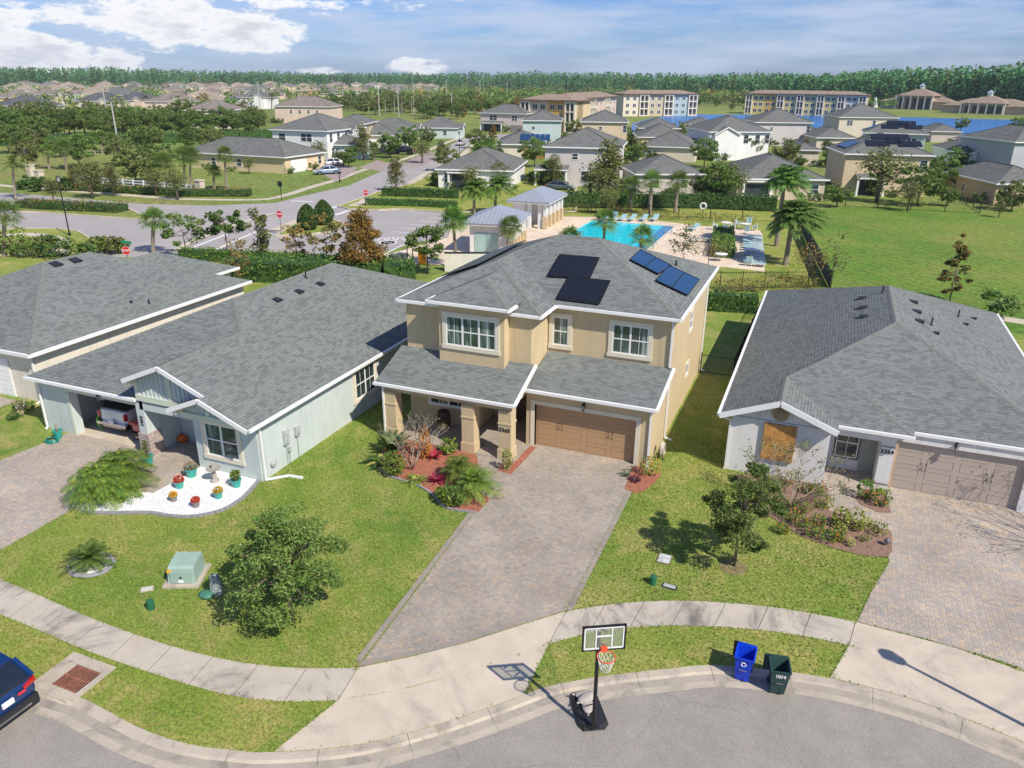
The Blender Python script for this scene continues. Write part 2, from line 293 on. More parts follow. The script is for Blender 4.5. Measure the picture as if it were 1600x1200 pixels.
def concmat(name,col,dark,amt,sc=.33):
    m,N,L,b=mk(name); b.inputs['Roughness'].default_value=.9; b.inputs['Specular IOR Level'].default_value=.25; tc=N.new('ShaderNodeTexCoord')
    def noi(s,d,r=.6,dist=0): n=nd(N,'ShaderNodeTexNoise',inp={'Scale':s,'Detail':d,'Roughness':r,'Distortion':dist}); L.new(tc.outputs['Object'],n.inputs[0]); return n.outputs[0]
    r1=ramp(N,[(.3,tuple(c*.90 for c in col)),(.7,tuple(min(1,c*1.08) for c in col))]); L.new(noi(1.1,6),r1.inputs[0])
    st=nd(N,'ShaderNodeMapRange',interpolation_type='SMOOTHSTEP',inp={1:.47,2:.68,3:0,4:amt}); L.new(noi(sc,8,.72,1.4),st.inputs[0])
    m1=nd(N,'ShaderNodeMix',data_type='RGBA'); L.new(st.outputs[0],m1.inputs[0]); L.new(r1.outputs[0],m1.inputs[6]); m1.inputs[7].default_value=(*dark,1)
    ru=nd(N,'ShaderNodeMapRange',interpolation_type='SMOOTHSTEP',inp={1:.60,2:.75,3:0,4:.45}); L.new(noi(.6,5,.6,2.0),ru.inputs[0])
    m2=nd(N,'ShaderNodeMix',data_type='RGBA'); L.new(ru.outputs[0],m2.inputs[0]); L.new(m1.outputs[2],m2.inputs[6]); m2.inputs[7].default_value=(.46,.33,.19,1)
    f=nd(N,'ShaderNodeMapRange',inp={1:.3,2:.7,3:.92,4:1.08}); L.new(noi(55,3),f.inputs[0]); vm=nd(N,'ShaderNodeVectorMath',operation='SCALE'); L.new(m2.outputs[2],vm.inputs[0]); L.new(f.outputs[0],vm.inputs['Scale']); L.new(vm.outputs[0],b.inputs['Base Color'])
    return m
CONC=concmat('concrete',(.56,.485,.385),(.30,.27,.23),.55); CONCD=concmat('weathered_concrete',(.47,.41,.33),(.22,.20,.17),.8,.6)
CONCP=concmat('pavement_concrete',(.50,.445,.37),(.15,.14,.125),1.0,.26); CONCG=concmat('stained_gutter',(.36,.32,.265),(.20,.185,.16),.8,.8)
ASPH=concmat('asphalt',(.305,.28,.245),(.25,.23,.205),.5,.2)
for n_ in ASPH.node_tree.nodes:
    if n_.type=='MAP_RANGE' and abs(n_.inputs[3].default_value-.92)<1e-3: n_.inputs[3].default_value=.66; n_.inputs[4].default_value=1.34
    if n_.type=='MAP_RANGE' and abs(n_.inputs[4].default_value-.45)<1e-3: n_.inputs[4].default_value=.0
_N=ASPH.node_tree.nodes; _L=ASPH.node_tree.links; _b=_N['Principled BSDF']; _s=_b.inputs['Base Color'].links[0].from_socket; _tc=_N.new('ShaderNodeTexCoord')
_dn=nd(_N,'ShaderNodeTexNoise',inp={'Scale':1.3,'Detail':5}); _L.new(_tc.outputs['Object'],_dn.inputs[0]); _ad=nd(_N,'ShaderNodeMix',data_type='RGBA',blend_type='ADD'); _ad.inputs[0].default_value=.5; _L.new(_tc.outputs['Object'],_ad.inputs[6]); _L.new(_dn.outputs[1],_ad.inputs[7])
_v=nd(_N,'ShaderNodeTexVoronoi',feature='DISTANCE_TO_EDGE',inp={'Scale':.22}); _L.new(_ad.outputs[2],_v.inputs['Vector']); _c=nd(_N,'ShaderNodeMapRange',inp={1:.001,2:.005,3:.87,4:1}); _L.new(_v.outputs['Distance'],_c.inputs[0])
_n2=nd(_N,'ShaderNodeTexNoise',inp={'Scale':.5,'Detail':7,'Roughness':.7}); _L.new(_tc.outputs['Object'],_n2.inputs[0]); _o=nd(_N,'ShaderNodeMapRange',inp={1:.64,2:.72,3:1,4:.78}); _L.new(_n2.outputs[0],_o.inputs[0])
_vm=nd(_N,'ShaderNodeVectorMath',operation='SCALE'); _L.new(_s,_vm.inputs[0]); _L.new(mth('MULTIPLY',_c.outputs[0],_o.outputs[0],_N,_L),_vm.inputs['Scale']); _L.new(_vm.outputs[0],_b.inputs['Base Color'])
ASPHF=mat('far_asphalt',(.36,.335,.32),.9,.12,.08,fine=.08,bscale=8)
GAP=mat('dark_joint',(.10,.09,.075),.95)
PAV1=paver('brown_paver',[(.43,.35,.275),(.31,.29,.26),(.39,.345,.29),(.28,.26,.23),(.46,.36,.27),(.36,.32,.27)])
PAV2=paver('grey_tan_paver',[(.48,.40,.33),(.34,.32,.30),(.43,.37,.32),(.53,.41,.30),(.37,.34,.30)],.2,.13)
GRASS=grassmat('lawn_grass',[(.125,.215,.034),(.205,.275,.05),(.31,.32,.085)],.22,(.46,.36,.15),.8)
GRASSV=grassmat('verge_grass',[(.155,.235,.035),(.235,.29,.052),(.34,.33,.09)],.3,(.47,.35,.15),.85)
FIELD=grassmat('field_grass',[(.085,.18,.025),(.14,.225,.035),(.20,.24,.05)],.045,(.26,.23,.07),.7,.35,.35)
FARG=grassmat('far_grass',[(.11,.17,.035),(.17,.225,.05),(.25,.26,.075)],.012,(.27,.22,.10),.6,.12)
MULCH=mat('red_mulch',(.34,.125,.075),.95,.35,12,.9,50,fine=.45); MULCHB=mat('brown_mulch',(.25,.155,.11),.95,.3,10,.9,45,fine=.5)
PEBBLE=mat('white_gravel',(.74,.74,.73),.9,.1,30,1.0,24,fine=.35); EDGE=mat('edging_block',(.27,.27,.28),.9,.2,5)
BARK=mat('bark',(.17,.13,.10),.95,.3,14,.8,30); BARKL=mat('pale_bark',(.38,.32,.25),.9,.25,14,.4,30); PALMB=mat('palm_trunk',(.27,.22,.17),.95,.35,11,1,22,fine=.3)
OAK=leafmat('oak_leaf',[(.055,.105,.022),(.10,.17,.035),(.18,.25,.06)]); OAK2=leafmat('oak_leaf_light',[(.12,.18,.04),(.20,.27,.065),(.28,.33,.10)])
GRN=leafmat('green_leaf',[(.06,.14,.025),(.11,.22,.04),(.19,.31,.06)]); DGRN=leafmat('dark_leaf',[(.03,.075,.02),(.055,.12,.03),(.10,.17,.04)])
LIME=leafmat('lime_leaf',[(.12,.20,.02),(.22,.30,.035),(.32,.36,.05)]); PALM=leafmat('palm_leaf',[(.07,.14,.025),(.14,.23,.04),(.25,.32,.07)]); PALMD=leafmat('wind_palm_leaf',[(.05,.12,.03),(.11,.21,.045),(.24,.33,.09)])
RUST=leafmat('rust_leaf',[(.22,.13,.03),(.36,.20,.04),(.38,.28,.07)]); OLIVE=leafmat('olive_leaf',[(.09,.09,.03),(.15,.14,.05),(.22,.17,.07)]); YEL=leafmat('yellow_leaf',[(.30,.30,.06),(.45,.45,.12),(.5,.5,.2)])
REDL=leafmat('red_leaf',[(.20,.015,.03),(.42,.03,.07),(.5,.10,.10)]); ORL=leafmat('orange_leaf',[(.40,.12,.02),(.62,.24,.03),(.55,.35,.05)]); PINE=leafmat('pine_leaf',[(.08,.23,.09),(.13,.31,.12),(.20,.38,.16)],.4,.7,.02)
# ---------------- ground, street, pavements ----------------
G0=-.12
def smooth(pts,n=6):
    P=[Vector(p) for p in pts]; o=[]
    for i in range(len(P)-1):
        a,b,c,d=P[max(i-1,0)],P[i],P[i+1],P[min(i+2,len(P)-1)]
        for k in range(n):
            t=k/n; o.append(.5*((2*b)+(c-a)*t+(2*a-5*b+4*c-d)*t*t+(3*b-a-3*c+d)*t**3))
    return o+[P[-1]]
def resamp(P,n):
    P=[Vector(p) for p in P]; L_=[0]
    for i in range(1,len(P)): L_.append(L_[-1]+(P[i]-P[i-1]).length)
    o=[];j=0
    for k in range(n):
        t=L_[-1]*k/(n-1)
        while j<len(P)-2 and L_[j+1]<t: j+=1
        u=(t-L_[j])/max(1e-9,L_[j+1]-L_[j]); o.append(P[j].lerp(P[j+1],min(1,u)))
    return o
def strip(mb,P,Q,z1=None,z2=None):
    for i in range(len(P)-1):
        a,b,c,d=[Vector(v) for v in (P[i],P[i+1],Q[i+1],Q[i])]
        if z1 is not None: a.z=b.z=z1; c.z=d.z=z2
        n=(b-a).cross(c-a)
        if n.z<0: a,b,c,d=d,c,b,a
        mb.face(a,b,c,d)
def px(pts,z=0): return [at(x,y,z) for x,y in pts]
PAVED=[]
def sheet(name,pts,z,m,kind='structure',t=None):
    if z>.005 and z<.1 and name not in('verge',): PAVED.append([(p[0],p[1]) for p in pts])
    mb=MB(); P=[(p[0],p[1]) for p in pts]
    mb.prism(P,(z-(t or .0035)),z,bottom=False)
    return struct(mb.build(name,m),kind)
mb=MB(); mb.prism([(-7000,-400),(7000,-400),(7000,9000),(-7000,9000)],G0-.5,G0,False); struct(mb.build('ground',FARG))
Gp=smooth([(-45,-20.9,0),(-20,-20.5,0),(-8,-20.3,0),(-6.2,-20.2,0),(-3.7,-20.4,0),(-2.1,-20.3,0),(-.9,-20,0),(0,-19.7,0),(2,-18.6,0),(3.8,-17,0),(5.1,-15.6,0),(5.9,-14.7,0),(7.4,-13.6,0),(8.9,-12.7,0),(10.1,-12,0),(11.8,-11.5,0),(13.4,-11.2,0),(15.3,-11.15,0),(17.2,-11.45,0),(19.5,-12.2,0),(22.5,-14.2,0),(25,-17.3,0),(26.4,-22,0),(25,-28,0)])
C0=Vector((14.2,-24.5,0))
lawn=[(p.x,p.y) for p in Gp]+[(60,-28),(60,25),(30,28.5),(13,32),(4,30.5),(-20,29.6),(-20.5,25.6),(-35,24.9),(-47,24.6),(-62,17.5),(-70,14),(-70,-20.9)]
mb=MB(); mb.prism(lawn,G0-.02,0,False); struct(mb.build('lawn',GRASS))
# street sheet
mb=MB(); mb.prism([(-70,-21.2),(-8,-20.6),(0,-19.9),(6,-14.9),(9,-12.9),(14,-11.4),(19,-12.2),(25,-16.8),(27,-22),(26,-40),(-70,-40)],G0-.02,-.1,False); struct(mb.build('street',ASPH))
# curb with gutter pan: three strips following the kerb line
n=150; P0=resamp(Gp,n)
def off(P,d):
    o=[]
    for i in range(len(P)):
        t=(P[min(i+1,len(P)-1)]-P[max(i-1,0)]).normalized(); nn=Vector((t.y,-t.x,0)); o.append(P[i]+nn*d)
    return o
cb=MB(); L1=off(P0,.24); L2=off(P0,.30); L3=off(P0,.55); L4=off(P0,.80)
def setz(P,z): return [Vector((p.x,p.y,z)) for p in P]
seg=[i for i in range(n-1)]
for i in seg:
    g=.0 if i%4 else .02
    def q(A,B,za,zb):
        a,b,c,d=A[i].copy(),A[i+1].copy(),B[i+1].copy(),B[i].copy()
        a=a.lerp(b,g);d=d.lerp(c,g); a.z=b.z=za;c.z=d.z=zb; nn=(b-a).cross(c-a)
        if nn.z<0: a,b,c,d=d,c,b,a
        cb.face(a,b,c,d)
    cb.mi=0; q(P0,L1,.004,-.012); q(L1,L2,-.012,-.075); cb.mi=1; q(L2,L3,-.075,-.098); cb.mi=0; q(L3,L4,-.098,-.094)
sk=off(P0,-.0)
struct(cb.build('kerb',[CONCD,CONCG]))
mb=MB(); strip(mb,setz(off(P0,.005),0),setz(L4,0),-.106,-.1045); struct(mb.build('kerb_joint',GAP))
mb=MB(); 
for i in range(n-1): a,b=P0[i],P0[i+1]; mb.face((a.x,a.y,.004),(b.x,b.y,.004),(b.x,b.y,-.11),(a.x,a.y,-.11))
struct(mb.build('kerb_face',CONCD))
# pavement
U=smooth([(-40,-17.4,0),(-20,-17.3,0),(-13.5,-17.3,0),(-8.4,-17.6,0),(-4.6,-17.55,0),(-1.9,-17.1,0),(.4,-16.2,0)])
V=smooth([(-40,-18.75,0),(-20,-18.65,0),(-11.9,-18.6,0),(-7.4,-18.75,0),(-3,-18.6,0),(-.9,-18.15,0),(.6,-17.5,0)])
U2=smooth([(5.32,-11.3,0),(6.7,-10.3,0),(8.3,-9.45,0),(10.1,-8.8,0),(12.1,-8.35,0),(14.2,-8.15,0)])
V2=smooth([(5.32,-12.98,0),(6.7,-11.75,0),(8.4,-10.8,0),(10.2,-10.1,0),(12.2,-9.6,0),(14.0,-9.45,0)])
U1=smooth([(.4,-16.2,0),(2.5,-14.4,0),(4.3,-12.4,0),(5.32,-11.3,0)]); V1=smooth([(.6,-17.5,0),(2.2,-16.3,0),(3.9,-14.6,0),(5.32,-12.98,0)])
U3=smooth([(14.2,-8.15,0),(16.7,-8.25,0),(18.9,-8.6,0),(22,-9.8,0),(25,-12,0)]); V3=smooth([(14.0,-9.45,0),(16.2,-9.6,0),(18.6,-9.95,0),(21.2,-11.1,0),(24,-13.2,0)])
def slabs(U,V,k,nm,mats,gap=.012):
    a=resamp(U,k*4+1); b=resamp(V,k*4+1); mb=MB()
    for i in range(k):
        mb.mi=random.Random(i*7+k).choice([0,0,1]) if len(mats)>1 else 0
        u=a[i*4:i*4+5]; v=b[i*4:i*4+5]
        d=(u[1]-u[0]).normalized()*gap; u=[u[0]+d]+u[1:4]+[u[4]-d]; v=[v[0]+d]+v[1:4]+[v[4]-d]
        poly=[(p.x,p.y) for p in u]+[(p.x,p.y) for p in v[::-1]]; mb.prism(poly,-.01,.014,False)
    PAVED.append([(p.x,p.y) for p in a]+[(p.x,p.y) for p in b[::-1]]); struct(mb.build(nm,mats)); g=MB(); strip(g,a,b,.004,.004); struct(g.build(nm+'_joint',GAP))
slabs(U,V,27,'pavement',[CONCP]); slabs(U2,V2,7,'pavement',[CONCP])
slabs(U1,V1,1,'pavement',[CONC]); slabs(U3,V3,1,'pavement',[CONC])
def apron(V,lo,hi,g):
    A=[p for p in P0 if lo<=p.x<=hi]; A=resamp(A,len(V)); V=resamp(V,len(A)); mb=MB()
    poly=[(p.x+.0,p.y-.012) for p in V]+[(p.x,p.y+.02) for p in A[::-1]]; PAVED.append(poly); mb.prism(poly,-.02,.012,False); struct(mb.build('driveway_apron',CONC))
apron(V1,-.15,5.75,0); apron(V3,13.35,24.5,0)
# driveways
def drive(name,pts,m,z=.016): return sheet(name,pts,z,m,t=.03)
e=smooth([(.42,-16.15,0),(2.5,-14.35,0),(4.3,-12.35,0),(5.3,-11.28,0)])
drv=[(-.1,.25),(5.0,.25),(5.15,.2),(5.25,-1.6),(5.3,-11.25)]+[(p.x,p.y+.02) for p in e[::-1]]+[(-.12,-6.3)]
drive('driveway',drv,PAV1)
BORD=paver('border_paver',[(.32,.27,.24),(.38,.30,.25),(.28,.265,.255),(.35,.31,.28)],.13,.22)
def border(P,wd,z=.0215):
    Q=off([Vector((p[0],p[1],0)) for p in P],wd); mb=MB(); strip(mb,[Vector((p[0],p[1],0)) for p in P],Q,z,z); struct(mb.build('driveway_border',BORD))
border([(p.x,p.y+.02) for p in e],-.2); border([(-.1,.0),(-.12,-6.3),(.36,-15.95)],.2,.0235) ; border([(5.3,-11.2),(5.2,-1.6)],.2,.0235)
dr=[(14.25,-8.1),(14.7,-6.3),(15.35,-4.1),(15.45,2.3),(21.6,2.3),(23.5,-3),(25.5,-9),(25,-11.9)]+[(p.x,p.y+.02) for p in U3[::-1]][2:]
drive('driveway',dr,PAV2)
ld=px([(60,708),(123,681),(243,724),(293,719)],0)
dl=[(-21.6,-7.7),(-13.1,-7.7),(-13.1,-8.9),(-13.2,-10.7),(-14.2,-11.0),(-14.9,-12.2),(-15.2,-13.2),(-15.15,-17.3),(-22.6,-17.3),(-21.9,-11)]
drive('driveway',dl,PAV2)
sheet('driveway_apron',[(-15.1,-18.7),(-15,-20.3),(-22.8,-20.3),(-22.5,-18.7)],.012,CONC)
sheet('driveway',[(-33.8,-6),(-27.6,-6),(-27.6,-17.3),(-34,-17.3)],.016,PAV2,t=.03)
# porch floor and walks
sheet('porch_floor',[(-7.1,.6),(-3.2,.6),(-3.2,2.4),(-.2,2.4),(-.2,-2.1),(-7.1,-2.0)],.05,PAV1,t=.06)
sheet('porch_floor',[(-15.95,-7.9),(-13.0,-7.9),(-13.0,-5.9),(-15.95,-5.9)],.03,PAV2,t=.04); sheet('porch_floor',[(12.8,1.3),(15.1,1.5),(15.1,3.3),(12.8,3.3)],.03,PAV2,t=.04)
sheet('path',px([(741,708),(806,720),(812,728),(777,764),(745,745)]),.012,PAV1)
sheet('path',px([(747,772),(757,760),(779,763),(765,781)]),.02,CONC)
sheet('path',px([(1287,752),(1345,764),(1362,785),(1394,806),(1393,831),(1350,816),(1294,797)]),.012,PAV2)
bed=px([(591,725),(591,732),(610,745),(650,758),(675,773),(692,791),(710,797),(746,802),(766,780),(748,770),(752,750),(745,712),(724,704),(672,689),(618,677),(600,690)])
sheet('flower_bed',bed,.03,MULCH,t=.04)
sheet('flower_bed',px([(829,697),(838,700),(798,742),(777,735),(786,722),(803,724),(811,715)]),.034,MULCH,t=.04)
sheet('flower_bed',px([(976,765),(989,730),(1002,731),(1034,741),(1022,756),(1007,767),(992,771)]),.03,MULCH,t=.04)
rb=px([(1150,742),(1160,775),(1185,795),(1215,815),(1250,838),(1300,856),(1345,868),(1385,871),(1394,862),(1393,832),(1350,817),(1293,797),(1294,765),(1283,750),(1200,742)])
sheet('flower_bed',rb,.03,MULCHB,t=.04); sheet('flower_bed',px([(1336,778),(1353,764),(1385,776),(1392,802),(1372,801),(1345,789)]),.034,MULCHB,t=.04)
gv=smooth([(-15.1,-13.0,0),(-14.0,-13.35,0),(-11.9,-12.6,0),(-10.6,-12.2,0),(-9.6,-11.4,0),(-9.1,-10.2,0),(-9.3,-8.6,0),(-9.75,-8.1,0)])
gv=smooth(px([(108,792),(150,802),(230,802),(265,807),(300,808),(345,799),(378,780),(400,757),(408,748)]))
sheet('gravel_bed',[(p.x,p.y) for p in gv]+[(-9.8,-8),(-13.1,-8),(-13.1,-9),(-13.2,-10.7),(-14.2,-11.0),(-14.9,-12.2)],.035,PEBBLE,t=.04)
mb=MB(); q=resamp(gv,46)
for a,b in zip(q[:-1],q[1:]): b=b.lerp(a,.06); mb.bar(a+Vector((0,0,.03)),b+Vector((0,0,.03)),.16,.10)
tag(mb.build('edging',EDGE),'curved grey block edging around the white gravel bed of the mint house','garden edging')
mb=MB(); bb=[at(x,y) for x,y in [(591,732),(610,745),(650,758),(675,773),(692,791),(710,797),(746,802)]]; q=resamp(smooth(bb),40)
for a,b in zip(q[:-1],q[1:]): b=b.lerp(a,.1); mb.bar(a+Vector((0,0,.03)),b+Vector((0,0,.03)),.09,.07)
tag(mb.build('edging',EDGE),'thin pale edging along the lawn side of the red mulch bed','garden edging')
# dirt patches by the roadside edge of the pavement are in the grass material; verge between pavement and kerb
def vg(Pa,Pb): 
    n=max(len(Pa),24); A=resamp(Pa,n);B=resamp(Pb,n); mb=MB(); strip(mb,A,B,.006,.006); struct(mb.build('verge',GRASSV))
vg([p for p in V if p.x>-14.9],[p for p in P0 if -14.9<p.x<-.15]); vg(V2,[p for p in P0 if 5.8<p.x<13.4]); vg([p for p in V if p.x<-23],[p for p in P0 if p.x<-23])
# ---- far roads and parking ----
z=G0+.006
road=px([(-60,298),(0,301),(60,305),(130,311),(230,319),(330,321),(430,317),(487,303),(545,290),(600,266),(650,247),(700,228),(722,217),(745,212),(800,209),(800,214),(752,218),(737,223),(720,237),(690,258),(640,284),(592,307),(576,313),(545,327),(590,329),(625,327),(672,331),(706,333),(700,372),(650,378),(600,395),(585,412),(530,412),(420,412),(290,405),(190,402),(145,398),(60,380),(-60,372)],z)
sheet('street',road,z,ASPHF)
isl=[('verge',[(30,318),(60,315),(110,316),(190,321),(218,334),(240,338),(232,344),(170,339),(60,331),(20,330)],FARG),
 ('verge',[(432,368),(467,343),(500,338),(527,345),(537,351),(525,360),(475,367)],GRASSV),
 ('verge',[(-60,364),(20,357),(90,357),(122,361),(139,371),(140,384),(120,394),(-60,400)],GRASSV),
 ('verge',[(528,322),(575,306),(597,297),(640,288),(700,262),(735,236),(760,240),(900,280),(900,330),(707,331),(672,329),(625,326),(590,328),(545,326)],GRASSV)]
for nm,p,m in isl:
    q=px(p,z+.1); sheet(nm,q,z+.1,m,t=.1)
    c=MB(); q2=[Vector((v.x,v.y,z+.08)) for v in q]
    for a,b in zip(q2,q2[1:]+q2[:1]): c.bar(a,b,.25,.16)
    struct(c.build('kerb',CONC))
def ribbon(name,pts,wd,m,zz,sm=True):
    P=smooth(pts,4) if sm else [Vector(p) for p in pts]; A=off(P,wd/2);B=off(P,-wd/2); mb=MB(); strip(mb,A,B,zz,zz); return struct(mb.build(name,m))
ribbon('path',px([(-40,286),(100,298),(162,302),(225,307),(287,311),(400,312),(442,306),(487,292),(525,281),(555,270),(590,259),(617,253),(650,242),(700,222),(730,211)],z),1.5,CONC,z+.006)
ribbon('path',px([(428,360),(448,352),(468,343)],z+.1),1.3,CONC,z+.108,False)
ribbon('path',px([(550,322),(568,315),(577,309)],z+.1),1.5,CONC,z+.108,False)
ribbon('path',px([(-20,372),(30,366),(75,369),(97,380),(92,397)],z+.1),1.6,CONC,z+.108)
ribbon('path',px([(640,287),(668,270),(690,262),(720,243),(740,226)],z+.1),1.3,CONC,z+.108)
ribbon('kerb',px([(270,392),(330,366),(400,341),(430,334)],z),.9,CONC,z+.05)
PAINT=mat('white_road_paint',(.75,.75,.74),.7,.06,3)
def line(pa,pb,wd=.12): ribbon('road_marking',[at(*pa,z),at(*pb,z)],wd,PAINT,z+.006,False)
for a,b in [((672,340),(699,342)),((656,345),(695,347)),((641,351),(687,353)),((627,356),(670,358)),((614,362),(660,365)),((600,398),(640,377))]: line(a,b,.16)
for a,b in [((524,336),(545,329)),((543,336),(565,330)),((517,325),(528,322)),((455,314),(489,315))]: line(a,b,.55)
for a,b in [((275,397),(390,352)),((330,393),(400,362))]: line(a,b,.3)
for i in range(4): x=590+i*14; line((x,376),(x+7,370),.14); line((x+7,370),(x+13,375),.14)
line((595,371),(640,371),.14)
mb=MB(); c=at(606,379,z); mb.lathe((c.x,c.y,z+.006),[(1.0,0),(1.0,.006),(.8,.006),(.8,0)],24); mb.box(c.x-.5,c.x+.5,c.y-.05,c.y+.1,z+.004,z+.012); struct(mb.build('road_marking',PAINT))
# field, back strips
sheet('field',px([(1246,332),(1330,322),(1480,326),(1540,333),(1640,322),(1900,322),(1900,520),(1640,600),(1500,640),(1300,560),(1210,470),(1302,447),(1262,372)],z),z+.002,FIELD)
sheet('back_lawn',px([(860,330),(1000,322),(1250,322),(1262,372),(1302,447),(1190,470),(1100,470),(1100,420),(880,400)],z),z+.001,GRASSV)
ribbon('path',px([(1560,497),(1600,503),(1700,517)],z),1.5,CONC,z+.01)
DECK=paver('deck_paver',[(.68,.54,.40),(.76,.63,.49),(.64,.50,.38),(.78,.66,.52)],.3,.2,(.55,.46,.36))
deck=px([(700,372),(706,352),(760,345),(825,350),(878,339),(927,339.5),(1022,345),(1080,352),(1187,361),(1191,366),(1195,425),(1125,417)],z)
deck+= [at(1100,440,G0),Vector((-2,35.5,0)),Vector((-16,34.3,0)),at(700,415,G0),at(640,412,G0),at(600,400,G0)]
deckP=[(p.x,p.y) for p in deck]
PX0,PX1,PY0,PY1=-15.6,-5.4,44.5,61.6
sheet('pool_deck',deckP,z+.05,DECK,t=.06)
TILE=mat('pool_tile',(.05,.42,.62),.4,.05,.6); POOLW,N,L,b=mk('pool_water')
b.inputs['Base Color'].default_value=(.0,.50,.55,1); b.inputs['Roughness'].default_value=.06
tc=N.new('ShaderNodeTexCoord'); n1=nd(N,'ShaderNodeTexNoise',inp={'Scale':1.1,'Detail':4}); L.new(tc.outputs['Object'],n1.inputs[0]); rp=ramp(N,[(.3,(.0,.56,.72)),(.7,(.01,.74,.80))]); L.new(n1.outputs[0],rp.inputs[0]); L.new(rp.outputs[0],b.inputs['Base Color'])
bp=nd(N,'ShaderNodeBump',inp={'Strength':.25,'Distance':.05}); L.new(n1.outputs[0],bp.inputs['Height']); L.new(bp.outputs[0],b.inputs['Normal'])
sheet('swimming_pool',[(PX0,PY0),(PX1,PY0),(PX1,PY1),(PX0,PY1)],z+.056,POOLW)
mb=MB(); 
for x0,x1,y0,y1 in [(PX0-.5,PX0,PY0-.5,PY1+.5),(PX1,PX1+.5,PY0-.5,PY1+.5),(PX0,PX1,PY0-.5,PY0),(PX0,PX1,PY1,PY1+.5)]: mb.box(x0,x1,y0,y1,z+.04,z+.12)
struct(mb.build('pool_coping',mat('coping',(.66,.56,.46),.8)))
mb=MB(); mb.box(PX1-1.3,PX1-.0,PY0,PY1,z+.04,z+.06); struct(mb.build('pool_ledge',mat('pool_deep',(.01,.22,.42),.1,.1,1)))
LAKE,N,L,b=mk('lake_water'); b.inputs['Base Color'].default_value=(.015,.15,.42,1); b.inputs['Roughness'].default_value=.25
tc=N.new('ShaderNodeTexCoord'); n1=nd(N,'ShaderNodeTexNoise',inp={'Scale':.35,'Detail':4}); mp=nd(N,'ShaderNodeMapping'); mp.inputs['Scale'].default_value=(1,3,1); L.new(tc.outputs['Object'],mp.inputs[0]); L.new(mp.outputs[0],n1.inputs[0]); bp=nd(N,'ShaderNodeBump',inp={'Strength':.6,'Distance':.5}); L.new(n1.outputs[0],bp.inputs['Height']); L.new(bp.outputs[0],b.inputs['Normal'])
bank=px([(960,214),(970,186),(1020,178),(1060,174),(1290,174),(1400,178),(1600,183),(1760,186),(1760,218),(1590,214),(1340,211),(1200,212),(1090,210)],z)
sheet('lake_bank',bank,z+.002,grassmat('bank_grass',[(.14,.20,.04),(.20,.24,.06),(.26,.26,.08)],.03,fine=.2))
sheet('lake',px([(984,207),(988,193),(1020,184),(1060,178.5),(1290,180),(1600,187.5),(1760,191),(1760,214),(1590,211),(1340,207),(1200,209),(1090,207)],z),z+.006,LAKE)
# ---------------- near houses ----------------
def rf(mb,pts,t=.1):
    P=[Vector(p) for p in pts]; n=Vector()
    for i in range(len(P)): n+=P[i].cross(P[(i+1)%len(P)])
    if n.z<0: P=P[::-1]
    mb.slab(P,t)
def F(o,ux):
    X=Vector(ux).normalized(); Z=Vector((0,0,1)); Y=Z.cross(X); M4=Matrix((X,Y,Z)).transposed().to_4x4(); return Matrix.Translation(Vector(o))@M4
def window(par,o,ux,w,h,cols=2,mat_trim=CREAM,tw=.14,glass=GLASSG,munt=True,sash=True,trim=True,label=None,W=True):
    # o = lower left corner of the glass opening seen from outside
    T=F(o,ux); mb=MB(); mb.T=T
    mb.mi=0
    if trim:
        mb.box(-tw,w+tw,-.06,.0,h,h+tw); mb.box(-tw*1.15,w+tw*1.15,-.075,.0,-tw,0); mb.box(-tw,0,-.058,0,0,h); mb.box(w,w+tw,-.058,0,0,h)
    mb.mi=1; f=.05
    mb.box(0,w,-.045,0,h-f,h);mb.box(0,w,-.045,0,0,f);mb.box(0,f,-.043,0,f,h-f);mb.box(w-f,w,-.043,0,f,h-f)
    cw=w/cols
    for i in range(1,cols): mb.box(i*cw-.045,i*cw+.045,-.041,0,f,h-f)
    if sash: mb.box(f,w-f,-.035,0,h*.5-.025,h*.5+.03)
    if munt:
        for i in range(cols): mb.box(i*cw+cw/2-.012,i*cw+cw/2+.012,-.026,0,f,h-f)
    fr=mb.build('window',[mat_trim,WHITE],par,W)
    g=MB(); g.T=T; g.box(f*.5,w-f*.5,-.02,-.005,f*.5,h-f*.5); g.build('pane',glass,fr,W)
    return fr
def garage_door(par,o,ux,w,h,m,hand=True,panels=2,W=True):
    T=F(o,ux); mb=MB(); mb.T=T; mb.box(0,w,0,.05,0,h)
    rows=4; rh=h/rows
    for r in range(rows):
        if r: mb.box(0,w,-.004,0,r*rh+.002,r*rh+.014)
    nb=4; bw=w/nb
    for r in range(rows):
        for i in range(nb):
            for k in range(1):
                x0=i*bw+.12;x1=(i+1)*bw-.12;z0=r*rh+.1;z1=(r+1)*rh-.09
                mb.box(x0,x1,-.012,0,z0,z0+.02);mb.box(x0,x1,-.012,0,z1-.02,z1);mb.box(x0,x0+.02,-.011,0,z0,z1);mb.box(x1-.02,x1,-.011,0,z0,z1)
    d=mb.build('garage_door',m,par,W)
    if hand:
        for c in (w*.25,w*.75):
            hb=MB(); hb.T=T
            for s in(-1,1):
                hb.tube([(c+s*.10,-.05,h*.47+.0),(c+s*.07,-.06,h*.47+.13),(c+s*.10,-.05,h*.47+.26)],.009,5); hb.box(c+s*.10-.02,c+s*.10+.02,-.02,0,h*.47-.03,h*.47+.01); hb.box(c+s*.10-.02,c+s*.10+.02,-.02,0,h*.47+.25,h*.47+.29)
            hb.build('handle',BLACK,d,W)
    return d
